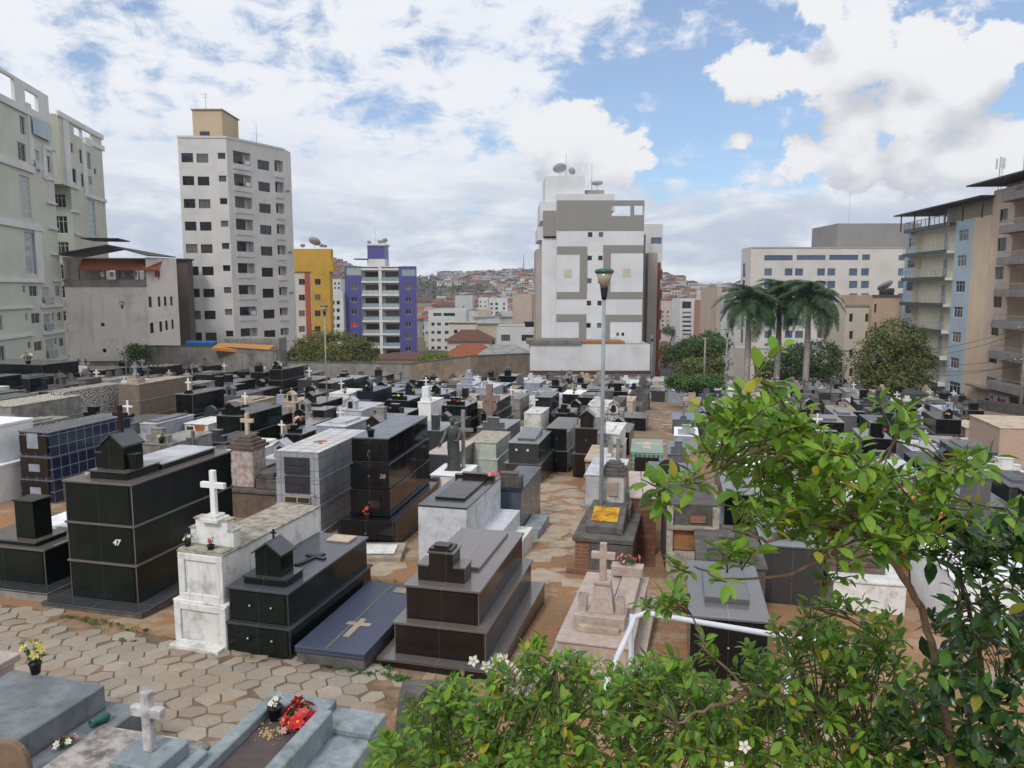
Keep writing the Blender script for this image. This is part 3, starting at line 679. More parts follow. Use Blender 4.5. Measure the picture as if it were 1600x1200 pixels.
# old pedestal grave with rusted plate
loc,w,rz,ux,uy=place(894,838,990,.78,14); r=thing('old_brick_grave','old brick grave with a rusted yellow plate and a dark stepped pedestal','tomb',loc,rz,'tombs in the cemetery rows'); occupy(loc,w,2.3,ux,uy); LAND.append((loc,'the old brick grave'))
b=MB(); b.box(-w/2+.05,w/2-.05,.05,2.2,-.5,.68,BRK); b.box(-w/2-.12,w/2,0,.3,-.5,.12,BRK); b.build('brick_body',r,.01)
MB().box(-w*.22,w/2-.02,.015,.06,-.1,.66,COD).build('render_patch',r)
b=MB(); b.box(-w/2,w/2,0,2.25,.68,.78,COD); b.build('cement_cap',r,.012)
b=MB(); b.prism([(.3,.78),(1.45,.78),(1.45,1.16),(1.15,1.16),(.3,.93)],-w*.32,w*.3,COD,'x'); o=b.build('sloped_desk',r,.012)
RUST=rough_mat('rusted_yellow_enamel',(.55,.33,.02),(.25,.06,.015),4,(.10,.03,.015),.5,3,.6,.2,False)
M4=Matrix.Translation((-.01,.74,1.045))@Matrix.Rotation(math.atan2(.23,.85),4,'X')
b=MB(); b.box(-w*.24,w*.2,-.28,.28,.012,.03,RUST,M4); b.build('rusted_plate',o)
block(r,'pedestal',.05,1.52,.78,.44,.4,.96,rough_mat('stained_pedestal',(.50,.48,.45),(.36,.34,.32),6,(.06,.055,.05),.8,4,.9,.4),.012,.0); block(r,'pedestal_step',.05,1.52,.78,.74,.62,.30,COD)
block(r,'plaque_frame',.05,1.30,1.3,.2,.04,.3,COT)
for i,(q,hh) in enumerate(((.56,.08),(.48,.07),(.38,.07),(.26,.06))): block(r,'pedestal_cap',.05,1.52,1.74+sum((.08,.07,.07,.06)[:i]),q,q*.9,hh,COD,.008)
block(r,'broken_cross',.12,1.52,2.02,.085,.09,.5,CO,.01)
t=tomb('tomb with rose slabs on top and brown parquet pattern tiles on its front',984,776,1028,1.3,2.4,TBR,ROS,1,0,None,None,8,'tiled_tomb','none',top=ROS,short='the brown parquet tiled tomb'); r,w=t[0],t[1]
block(r,'tiled_step',0,-.5,-.3,w*.9,.95,.36,TBR); MB().box(-.02,.0,0,2.4,1.3,1.306,COD).build('joint_strip',r)
t=tomb('two storey dark cement tomb with an ochre panel in its front niche',1044,786,1122,1.55,2.3,COD,COD,1,0,None,None,8,'cement_tomb','none',short='the ochre niche tomb',ov=.01); r,w=t[0],t[1]
OCH=rough_mat('ochre_plaster',(.36,.17,.07),(.26,.13,.06),5,(.08,.05,.035),.7,2,.85,.2)
block(r,'niche_panel',0,-.02,.62,w*.82,.02,.44,OCH); 
for x in (-w/2+.03,w/2-.03): block(r,'pilaster',x,-.06,.2,.12,.14,1.3,CML)
block(r,'cornice',0,-.08,1.06,w*1.02,.16,.06,COT); block(r,'lower_front',0,-.1,-.5,w*1.02,.2,1.1,CML)
block(r,'brick_scar',.1,-.025,1.18,.3,.02,.14,BRK)
t=tomb('navy blue tiled drawer tomb of three storeys with black end panels',28,673,78,1.9,3.0,TBL,GL,3,.02,None,None,13,'tiled_tomb','none',top=GG,short='the navy tiled tomb'); r,w=t[0],t[1]
for i,z in enumerate((.1,.72,1.34)):
    o=block(r,'niche_panel',0,-.07 if i==0 else -.05,z,w*.9,.03,.46,GN); block(o,'inscription_plate',0,-.085 if i==0 else -.072,z+.12,w*.36,.012,.2 if i<2 else .4,MWB,0)
t=tomb('clean white plaster tomb with moulded steps at the left picture edge',-125,660,-12,2.0,1.3,WPC,WPC,2,.22,None,None,13,'plastered_tomb','none',short='the clean white plaster tomb',thick=.07)
t=tomb('tall tomb covered in black and white pebbledash',75,611,103,1.9,3.3,PEB,CO,1,0,None,None,16,'pebbledash_tomb','none',top=CO,short='the pebbledash tomb',ov=.01); r,w=t[0],t[1]; block(r,'iron_vent',w/2+.01,2.2,.45,.03,.28,.22,PLK)
t=tomb('long bare cement tomb with a rust tinted top left of the pebbledash one',-38,632,18,1.5,3.4,CO,CO,2,.1,None,None,16,'cement_tomb','none',top=CML,short='the long cement tomb')
t=tomb('tan stone tomb of three drawers with pale joints',184,599.5,217,2.2,3.4,rough_mat('tan_stone',(.21,.165,.125),(.17,.135,.10),4,(.07,.055,.045),.5,1.5,.6,.15),COT,3,.02,None,None,14,'stone_tomb','panel',short='the tan stone tomb'); r,w=t[0],t[1]; block(r,'pedestal',0,.5,2.2,.6,.5,.22,COT); stand_cross(r,0,.5,2.42,.6,CO,.12,(.3,.15,CO))
t=tomb('pale blue marble tomb with a flat grey lid',218,661,245,.95,2.4,MWB,MW,1,0,(.1,.12,GD),(GG,.7,.1,.07),13,'marble_tomb',short='the pale blue marble tomb')
t=tomb('long black tomb of two drawers with a small gabled niche on its near end',337,648.5,377,1.45,3.0,GB,GL,2,.02,None,None,14,short='the long black gabled tomb',top=GG); r,w=t[0],t[1]; chapel(r,0,.3,1.45,.44,.4,.5,GB,GD); vase(r,-.42,.3,1.45,.15,.2,GB,GL); vase(r,.42,.3,1.45,.15,.2,GB,GL)
# pink old pedestal with cross
loc=G(362,813); loc=loc+V((.12,.3,0)); r=thing('old_pedestal_grave','tall flaking pink and white pedestal with a stepped cap and a grey stone cross','tomb',loc,-TH,'tombs in the cemetery rows'); LAND.append((loc,'the flaking pink pedestal')); occupy(loc,1.1,2.4,UX,UY)
FLK=rough_mat('flaking_pink_whitewash',(.52,.47,.46),(.40,.25,.21),7,(.10,.075,.065),.8,2.4,.9,.4)
b=MB(); b.box(-.5,1.1,0,2.2,-.5,.62,rough_mat('brown_cement',(.17,.12,.085),(.11,.085,.065),4,(.04,.03,.03),.7,1.5,.9,.5)); b.build('plinth',r,.02); b=MB(); b.box(-.55,1.15,-.05,2.25,.62,.72,COD); b.build('plinth_cap',r,.02)
block(r,'pedestal',0,.45,.72,.62,.6,.98,FLK,.02); 
for i,(q,hh) in enumerate(((.78,.08),(.66,.08),(.5,.08),(.34,.07))): block(r,'pedestal_cap',0,.45,1.70+[0,.08,.16,.24][i],q,q*.95,hh,rough_mat('brown_cap_stone',(.15,.115,.095),(.09,.07,.06),6,(.04,.035,.03),.6,3,.9,.4),.012)
cross_mb(.0,.45,2.01,.56,BEI,.1,.64).build('cross',r,.008); b=MB(); b.box(.4,1.05,.1,2.1,.72,.98,COD); b.box(.45,.9,.1,1.9,.98,1.15,COD); b.build('stepped_lid',r,.02)
# white tomb front of the statue & statue
t=tomb('small white tomb base under the dark bronze statue',672,741,727,.55,1.5,WPC,WPC,1,0,None,None,12,'plastered_tomb','none',short='the white statue base'); r,w=t[0],t[1]; SB=t; vase(r,-.35,-.1,.2,.22,.28,GD,GG)
def statue():
    loc=Wp(SB,-.02,.75,.55); r=tag(thing('bronze_statue','x','statue',loc,-.15),'dark bronze robed figure standing before a tall cross','statue')
    H=1.62; mb=MB(); rng=random.Random(4)
    # robe: stacked rings with folds
    rings=[(0,.20,.17,0),(.12,.19,.16,0),(.4,.17,.15,.0),(.7,.18,.15,-.01),(.95,.17,.14,-.02),(1.15,.19,.135,-.02),(1.3,.20,.12,-.02),(1.37,.13,.10,-.02),(1.41,.07,.07,-.03)]
    n=24; vs=[];fs=[]
    for z,a,b,dx in rings:
        for i in range(n):
            g=6.283*i/n; fold=1+.11*math.sin(g*6+z*2.2)*(1 if z<1.2 else .3)
            vs.append((dx+a*fold*math.cos(g),b*fold*math.sin(g),z))
    for j in range(len(rings)-1):
        for i in range(n): fs.append((j*n+i,j*n+(i+1)%n,(j+1)*n+(i+1)%n,(j+1)*n+i))
    fs.append(tuple(range((len(rings)-1)*n,len(rings)*n))); mb.add(vs,fs,BRZ,None,True)
    mb.tube([(-.03,-.01,1.38),(-.03,-.02,1.45)],[.055,.05],10,BRZ)
    mb.blob((-.035,-.03,1.53),.105,BRZ,12,8,.03,(.82,.95,1.15)); mb.blob((-.03,.0,1.55),.115,BRZ,12,8,.06,(.9,.9,1.1))
    mb.blob((-.045,-.13,1.51),.02,BRZ,6,4,.05)
    mb.tube([(-.2,0,1.28),(-.28,-.04,1.02),(-.36,-.18,.86),(-.38,-.24,.82)],[.075,.075,.055,.035],10,BRZ)
    mb.tube([(.16,0,1.28),(.2,-.05,1.02),(.12,-.16,.92),(.06,-.17,.95)],[.075,.07,.055,.035],10,BRZ)
    for k in range(4):
        mb.tube([(-.375+.02*k-.03,-.24,.82),(-.385+.02*k-.03,-.28,.76),(-.385+.02*k-.03,-.275,.71+.008*abs(k-1))],[.011,.01,.007],5,BRZ)
    mb.tube([(-.345,-.22,.83),(-.32,-.26,.79),(-.325,-.275,.765)],[.012,.011,.008],5,BRZ)
    mb.box(-.26,.26,-.22,.22,-.02,.03,BRZ)
    mb.build('robed_figure',r)
    loc2=Wp(SB,.22,1.0,.55); c=tag(thing('standing_cross','x','cross',loc2,-.2),'tall grey post cross standing right behind the bronze statue','cross')
    cross_mb(0,0,0,1.85,CO,.11,.34).build('cross_shaft',c,.006)
statue()
b2=MB()
def pot_on(T,x,y,z,*a,**k): return flowers(Wp(T,x,y,z),*a,**k)
pot_on(TWC,-.30,.1,1.43,.10,[WHT,WHT,LIL],'small pot of white flowers left of the pot with a red rose',n=7,pr=.05,ph=.08)
pot_on(TWC,.12,.08,1.43,.08,[WHT,RED],'small dark pot of white flowers and one red rose on the white cross tomb',n=6,pr=.055,ph=.09)
pot_on(T47,-.42,.3,2.12,.10,[WHT,CRM],'white flowers lying on the black tomb marked 47',pot=None,n=7,up=.4)
pot_on(TD,-.05,-.15,.62,.12,[RED,COR],'red flower in a clay pot on the ledge of the black drawer tomb',pot=TER,n=10,pr=.06,ph=.1)
pot_on(TD,-.02,.12,2.40,.09,[SOIL,SOIL,LIL],'pot of withered flowers on top of the black drawer tomb',n=6,pr=.09,ph=.16)
pot_on(TP,.35,2.45,1.30,.16,[LPK,PNK,ORG],'pink and orange wreath on the peeling white tomb',pot=None,n=14,up=.6)
flowers(Wp(TM,.42,-.12,.98),.07,[LPK,WHT],'pale flowers with a rust stain on the ledge of the lilac drawer tomb',pot=None,n=5,up=.5)
flowers(G(575,850)+V((.1,.35,.12)),.10,[SOIL],'empty clay trough on a slab behind the black chapel tomb',pot=rough_mat('dusty_terracotta',(.30,.17,.12)),box=(.5,.2),ph=.16,n=3,up=.4,name='flower_trough')
tag(MB().box(-.55,.45,-.45,.5,-.3,.12,COT).box(-.4,.3,-.3,.3,.12,.15,WP).build('grave_slab',None,.02,G(598,868)),'low tan grave slab carrying the clay trough','grave slab')
bpy.context.view_layer.update()
flowers(Wp(TPK,.2,2.35,.60),.13,[PNK,LPK,COR],'stone trough of pink flowers at the back of the pink granite grave',pot=PK,box=(.5,.2),ph=.17,n=16,name='flower_trough')
# ---------- foreground graves along the bottom ----------
def back_right(px,py,h,w,l,th=14):
    a=math.radians(th); ux=V((math.cos(a),-math.sin(a),0)); uy=V((math.sin(a),math.cos(a),0))
    p=G(px,py,h); loc=p-ux*(w/2)-uy*l; loc.z=p.z-h; return loc,-a,ux,uy
def grave(label,px,py,h,w,l,th,name,short):
    loc,rz,ux,uy=back_right(px,py,h,w,l,th); occupy(loc,w+.6,l,ux,uy)
    r=thing(name,label,'tomb',loc,rz,'tombs along the paved path'); return r,w,loc,ux,uy
def ZP(px,py,T,h):
    q=ray(px,py); return q*((T[2].z+h)/q.z)
t=TF1=grave('slate grey painted double step tomb in the bottom left corner',164,1070,.78,1.25,2.9,16,'painted_tomb','')
r=t[0]; MB().box(-.625,.625,0,2.9,.52,.78,SLP).build('upper_block',r,.012); MB().box(-.625,.99,-.2,3.02,-.6,.52,SLP).build('base_block',r,.012)
block(r,'curled_leaf_scrap',.1,1.6,.78,.06,.05,.02,PLK)
flowers(ZP(56,1052,t,.78),.17,[CRM,CRM,YEL],'black pot of pale yellow daisies on the slate painted tomb',n=9,pr=.065,ph=.13)
flowers(Wp(t,.81,2.2,.52),.12,[LPK,PNK,WHT],'fallen pink and white bouquet on the ledge of the slate tomb',pot=None,n=9,up=.5)
GRG=plain('green_glaze',(.03,.12,.10),.25)
for (x,y,L_,a,lab) in((.82,1.68,.2,.9,'dark green glazed vase lying on the slate tomb ledge, nearer than the bouquet'),(.81,2.62,.2,.5,'blue green glazed vase lying behind the fallen bouquet')):
    p=Wp(t,x,y,.575); b=MB(); b.lathe([(.03,-.1),(.052,-.08),(.055,.0),(.035,.05),(.045,.1),(.03,.1),(.02,.0)],0,0,12,GRG,Matrix.Rotation(math.pi/2,4,'X')); o=b.build('fallen_vase',None,0,p); o.rotation_euler=(0,0,-a); tag(o,lab,'vase')
t=TF2=grave('blue grey painted tomb with a sunken brown slab and a lying dark cross',604,1114,.62,1.35,3.0,14,'painted_tomb','')
r=t[0]; MB().box(-.675,.675,0,3.0,-.6,.55,BLP).build('base_block',r,.015)
b=MB(); b.box(-.675,-.52,0,3.0,.55,.70,BLP); b.box(.10,.26,0,2.6,.55,.82,BLP); b.box(-.52,.10,2.74,3.0,.55,.70,BLP); b.box(.10,.675,2.6,3.0,.55,.62,BLP); b.build('raised_rim',r,.012)
MB().box(-.52,.10,0,2.74,.5,.60,rough_mat('brown_slab',(.10,.08,.075),(.07,.055,.05),4,(.15,.11,.07),.4,2,.6,.2)).build('sunken_slab',r); lying_cross(r,-.22,1.3,.60,.60,COD,.1,.66,.05,-.4)
flowers(ZP(430,1124,t,.60),.10,[WHT,WHT],'black pot of small white flowers on the blue grey tomb',n=7,pr=.075,ph=.15)
flowers(ZP(474,1130,t,.60),.21,[RED,COR,RED],'bright red bouquet lying on the blue grey tomb',pot=None,n=16,up=.6)
flowers(ZP(448,1142,t,.60),.12,[LIL,LPK],'lilac flowers lying in front of the red bouquet',pot=None,n=7,up=.5)
SAND=rough_mat('spilled_sawdust',(.45,.30,.15),None,30); b=MB()
for i in range(60):
    q=random.gauss(0,.09); b.blob((q,random.gauss(0,.07),.006),random.uniform(.008,.022),SAND,5,4,.3,(1,1,.5))
tag(b.build('spilled_soil',None,0,ZP(424,1146,t,.60)),'pale crumbs of spilled soil in front of the white flower pot','soil')
p=ZP(463,1114,t,.60)+V((0,0,.06)); b=MB(); b.lathe([(.05,-.06),(.07,.06),(.078,.06),(.06,.04),(.01,-.03)],0,0,12,TER,Matrix.Rotation(1.2,4,'X')); tag(b.build('tipped_pot',None,0,p),'tipped over empty terracotta pot behind the red bouquet','pot')
t=TF3=grave('streaked grave with a worn white wooden cross on a blue grey stepped base',330,1150,.62,1.3,2.6,14,'old_cross_grave','')
r=t[0]; MB().box(-.65,.65,0,2.6,-.6,.56,rough_mat('streaked_marble',(.42,.38,.35),(.16,.14,.13),6,(.08,.07,.065),.7,3,.6,.2)).build('base_block',r,.02)
q_=G(234,1164,.82)-t[2]; qx,qy=q_.dot(t[3]),q_.dot(t[4])
b=MB(); b.box(qx-.38,qx+.38,qy-.34,qy+.32,.56,.68,BLP); o=b.build('plinth',r,.012); MB().box(qx-.25,qx+.25,qy-.24,qy+.22,.68,.82,BLP).build('plinth_step',o,.012)
cross_mb(qx,qy,.82,.57,rough_mat('worn_white_wood',(.56,.55,.56),(.30,.28,.28),8,(.12,.11,.11),.8,3,.8,.3),.095,.58).build('cross',r,.008)
t=TF4=grave('cream stone tomb corner at the left edge behind the yellow daisies',22,1022,.75,1.0,2.0,12,'stone_tomb','')
MB().box(-.5,.5,0,2.0,-.6,.66,ROS).build('body',t[0],.01); MB().box(-.55,.55,-.05,2.05,.66,.75,PK).build('top_slab',t[0],.01)
p=P(14,1200,5.2); b=MB(); b.prism([(.16*math.cos(a),.22*math.sin(a)) for a in [i*.3927 for i in range(16)]],-.03,.03,rough_mat('brown_wood',(.23,.16,.11),None,9),'y'); b.box(-.04,.04,-.025,.025,-2.6,-.15,COD); tag(b.build('oval_headboard',None,.006,p),'rounded brown headboard in the lower left corner','headstone')
tag(MB().taper(-.45,.45,-.3,.3,-.5,.62,.12,COD).build('rough_headstone',None,.04,G(672,1150)),'rough dark stone half hidden by the bush beside the pavers','headstone')

# ---------- further tombs, each set by where its top front edge stands ----------
BY={'k':(GK,GL,'black granite'),'b':(GBL,GBL,'blue black granite'),'g':(GD,GG,'dark grey granite'),'G':(GG,GG,'grey granite'),'w':(WP,WP,'weathered white'),'W':(WPC,WPC,'clean white'),'c':(CO,CO,'grey cement'),'d':(COD,COD,'dark cement'),'t':(BEI,BEI,'beige stone'),'n':(GN,GLB,'brown granite'),'m':(MW,MW,'white marble'),'l':(MWB,MW,'pale blue marble'),'p':(PEB,CO,'pebbledash'),'o':(BRK,COT,'brick'),'s':(COT,COT,'tan cement')}
NMS={'k':'granite_tomb','b':'granite_tomb','g':'granite_tomb','G':'granite_tomb','n':'granite_tomb','w':'whitewashed_tomb','W':'whitewashed_tomb','c':'cement_tomb','d':'cement_tomb','s':'cement_tomb','t':'stone_tomb','m':'marble_tomb','l':'marble_tomb','p':'pebbledash_tomb','o':'brick_tomb'}
def ornament(r,w,h,orn,m,e,k=1.0):
    W_=min(w,1.25)
    if orn=='x': stand_cross(r,0,.35,h,.75*k,m,None,(.36,.16,m))
    elif orn=='X': stand_cross(r,0,.35,h,.62*k,WPC if m not in(WP,WPC) else GD,.07,(.3,.14,m))
    elif orn=='h': chapel(r,0,.35,h,.46*k,.4,.6*k,m,e,.2,PLK)
    elif orn=='s': stepped(r,0,.3,h,W_*.72,.22,.42*k,m,e,.5,.5)
    elif orn=='S': stepped(r,0,.3,h,W_*.72,.22,.42*k,m,e,.5,.5); stand_cross(r,0,.3,h+.44*k,.32,m,.05)
    elif orn=='l': MB().box(-w*.3,w*.3,.5,1.8,h,h+.08,e).build('lid',r,.006)
    elif orn=='a': arch_stone(r,0,.25,h,W_*.5,.14,.55*k,m); 
    elif orn=='v': vase(r,-w*.3,.2,h,.16,.24,m,e); vase(r,w*.3,.2,h,.16,.24,m,e); arch_stone(r,0,.3,h,.4,.12,.4*k,m)
    elif orn=='f':
        stepped(r,0,.3,h,W_*.6,.2,.3*k,m,e,.5,.5)
    elif orn=='b': block(r,'headstone',0,.3,h,W_*.42,.32,.55*k,m); block(r,'coping',0,.3,h+.55*k,W_*.46,.36,.04,e)
    elif orn=='c': lying_cross(r,0,1,h,.9,CO,.1,.6,.03)
RSB=rough_mat('rose_brown_stone',(.27,.19,.16),(.21,.15,.125),5,(.1,.08,.07),.5,2,.8,.25)
HAND=[
# xl,yl,xr,h,l,kind,tiers,ornament,label,short
(525,640,566,1.25,2.6,'m',1,'h','cream marble tomb with a gothic white niche at its front','the cream marble niche tomb'),
(440,628,462,.9,2.2,'t',1,'h','tan stone grave with a tall arched niche carrying a small cross','the tan arched niche grave'),
(456,644,486,.95,1.8,'c',1,'h','small grey cement tomb with a gabled white edged niche','the grey gabled niche tomb'),
(487,640,508,1.3,1.2,'n',1,'','narrow brown black granite pillar tomb','the brown pillar tomb'),
(437,677,472,.9,1.8,'k',1,'f','black tomb with a stepped top carrying coral flowers beside a small white cross','the coral flowers tomb'),
(597,646,632,1.15,1.9,'k',1,'s','black tomb with a framed red picture and two urns','the framed picture tomb'),
(652,628,674,1.35,2.0,'W',1,'','plain clean white tomb with a stepped shoulder and small cross','the stepped white tomb'),
(664,672,690,1.1,2.0,'g',1,'b','grey granite tomb with a tall plain square headstone','the square headstone tomb'),
(666,708,710,.95,2.3,'g',1,'','slate tomb with a pink stone top behind the bronze statue','the pink topped slate tomb'),
(678,635,710,1.0,1.8,'d',1,'','brown cement tomb with small holes in its side','the brown cement tomb'),
(714,622,736,1.35,2.2,'n',1,'b','brown granite tomb with an orange front panel','the orange panel tomb'),
(753,628,776,1.6,3.0,'k',3,'v','tall black drawer tomb with two black urns','the black urn tomb'),
(757,666,768,.6,1.2,'t',1,'','low pinkish base carrying a ringed stone cross','the ringed cross base'),
(853,668,887,1.6,2.4,'k',2,'','black drawer tomb with a plain flat grey top','the flat topped black tomb'),
(897,668,935,1.75,2.4,'n',2,'h','brown black drawer tomb with a small framed niche on top','the brown drawer tomb'),
(866,645,894,1.0,2.0,'k',1,'S','black tomb with a stepped black cross headstone','the black stepped cross tomb'),
(836,620,862,1.7,2.4,'k',2,'','tall black cabinet tomb with a plain grey lid','the tall cabinet tomb'),
(818,645,846,1.0,2.2,'w',1,'x','white tomb with a palm leaf cross of grey stone','the palm cross tomb'),
(878,615,910,1.25,2.2,'k',1,'','black tomb with a yellow bouquet on a white ledge','the yellow bouquet tomb'),
(950,611,980,1.35,2.2,'k',1,'b','dark green tomb with a white plastered pillar behind','the dark green tomb'),
(944,646,972,1.3,2.2,'p',1,'h','speckled stone tomb with a small gabled white shrine','the speckled stone tomb'),
(957,672,985,.8,2.0,'G',1,'l','pale grey tomb with a brown black front','the pale grey lidded tomb'),
(1042,709,1078,.7,2.2,'G',1,'s','light grey granite tomb with a stepped headstone and cross right of the green tiled one','the stepped grey tomb'),
(1053,680,1092,.7,2.2,'l',1,'s','white topped grave with a small black stepped headstone','the white grave'),
(1050,655,1086,.8,2.4,'G',1,'x','grey marble grave with railings and a carved cross','the railed grave'),
(1088,660,1108,.9,2,'g',1,'','dark speckled tomb with a carved ring on its front','the carved ring tomb'),
(1092,620,1116,1.1,2,'G',1,'b','blue grey granite tomb by the clipped tree','the blue grey tomb'),
(265,690,300,.5,2.2,'g',1,'l','low dark grey slab tomb with a flat raised lid','the low slab tomb'),
(287,661,326,.85,1.8,'w',1,'','white plaster tomb with an orange rust stain over its front','the rust stained tomb'),
(246,630,300,1.0,2.6,'g',1,'l','grey granite tomb with a flat two step lid','the two step lid tomb'),
(283,614,318,1.1,3.0,'k',1,'','black granite tomb with a dark planter on its top','the planter tomb'),
(340,618,372,1.0,2.6,'G',1,'h','grey stone tomb with a gabled cement shrine','the cement shrine tomb'),
(394,609,412,1.15,2,'k',1,'','black tomb with a white notice on its front','the white notice tomb'),
(420,577,440,2.2,3.2,'k',3,'h','tall black drawer tomb with a framed shrine and two pots of flowers','the tall shrine tomb'),
(497,598,519,1.7,3.2,'k',2,'','tall black drawer tomb beside the left grey lamp post','the lamp post tomb'),
(519,593,548,1.7,3.0,'k',2,'s','tall black drawer tomb under the concrete wall','the wall side tomb'),
(0,590,46,1.2,3,'k',1,'l','long dark green granite tomb near the left edge','the long dark green tomb'),
(-40,567,66,1.9,3.4,'k',2,'','broad dark green tomb with a plant on top at the far left','the broad dark green tomb'),
(262,571,276,1.0,3,'b',1,'b','navy blue tiled tomb crowned by an orange angel figure','the navy angel tomb'),
(100,577,160,1.2,3.2,'k',1,'x','dark green tomb with a small paper notice and an iron cross','the iron cross tomb'),
(1250,639,1282,1.2,2.4,'n',1,'h','brown granite tomb with a white framed shrine right of the palms','the white framed shrine tomb'),
(1305,649,1340,1.5,2.8,'G',2,'l','light grey granite drawer tomb with a small flat lid','the light grey drawer tomb'),
(1322,612,1348,1.5,3,'c',1,'X','grey cement tomb with a small white cross','the grey cement tomb'),
(1360,660,1420,1.4,2.4,'b',1,'s','blue black tomb with a broad stepped headstone','the broad stepped tomb'),
(1361,643,1386,1.1,2,'b',1,'s','blue black tomb with a square stepped monument','the square stepped tomb'),
(1416,667,1450,1.1,2.4,'G',1,'b','grey granite tomb with a large square grey headstone','the square grey headstone tomb'),
(1470,640,1500,1.1,2.2,'l',1,'S','pale blue marble tomb with a white plaque and cross','the pale blue plaque tomb'),
(1508,668,1540,1.0,2.6,'t',1,'','cream flat topped tomb with two small pots','the cream topped tomb'),
(1422,690,1470,.8,2.2,'g',1,'l','dark granite tomb with a tilted lid and an iron crucifix','the tilted lid tomb'),
(1500,700,1572,.7,2.6,'l',1,'b','white marble tomb with a broad white back wall','the white back wall tomb'),
(1478,786,1584,1.3,2.6,'G',1,'b','big grey granite tomb with a carved square headstone at the right','the big carved grey tomb'),
(1538,738,1610,1.0,2.4,'w',1,'s','cracked white tomb with a stack of grey slabs','the cracked white tomb'),
(1562,668,1660,1.9,3.2,'t',1,'','large beige brick tomb at the right picture edge','the beige brick tomb'),
(1450,800,1476,1.5,2.0,'o',2,'','tomb of glossy orange tiles seen through the leaves','the orange tile tomb'),
(1130,770,1176,1.5,2.6,'k',2,'','black drawer tomb right of the ochre niche tomb','the narrow black tomb'),
(1150,740,1200,1.3,2.6,'m',1,'','white topped tomb seen between the lemon leaves','the leaf hidden white tomb'),
(1190,850,1290,1.1,2.6,'g',1,'l','dark speckled tomb behind the lemon branches','the speckled dark tomb'),
(1300,905,1420,.55,2.2,'w',1,'','white tomb with a stepped dark stone cap among the branches','the stepped cap tomb'),
(1088,880,1200,.95,2.3,'d',1,'s','dark cement slab topped tomb behind the white handrail','the slab topped tomb'),
(1075,960,1205,.9,2.2,'k',1,'l','black tomb with a brown ledge just behind the handrail','the handrail tomb'),
(1310,760,1380,1.2,2.5,'W',1,'','white plaster tomb glimpsed through the middle of the lemon tree','the glimpsed white tomb'),
(1490,905,1660,1.0,2.4,'W',1,'','clean white tomb behind the dark glossy leaves at the right','the white tomb behind dark leaves'),
(1400,745,1450,1.1,2.4,'l',1,'','pale marble tomb at the right of the lemon crown','the pale right tomb'),
]
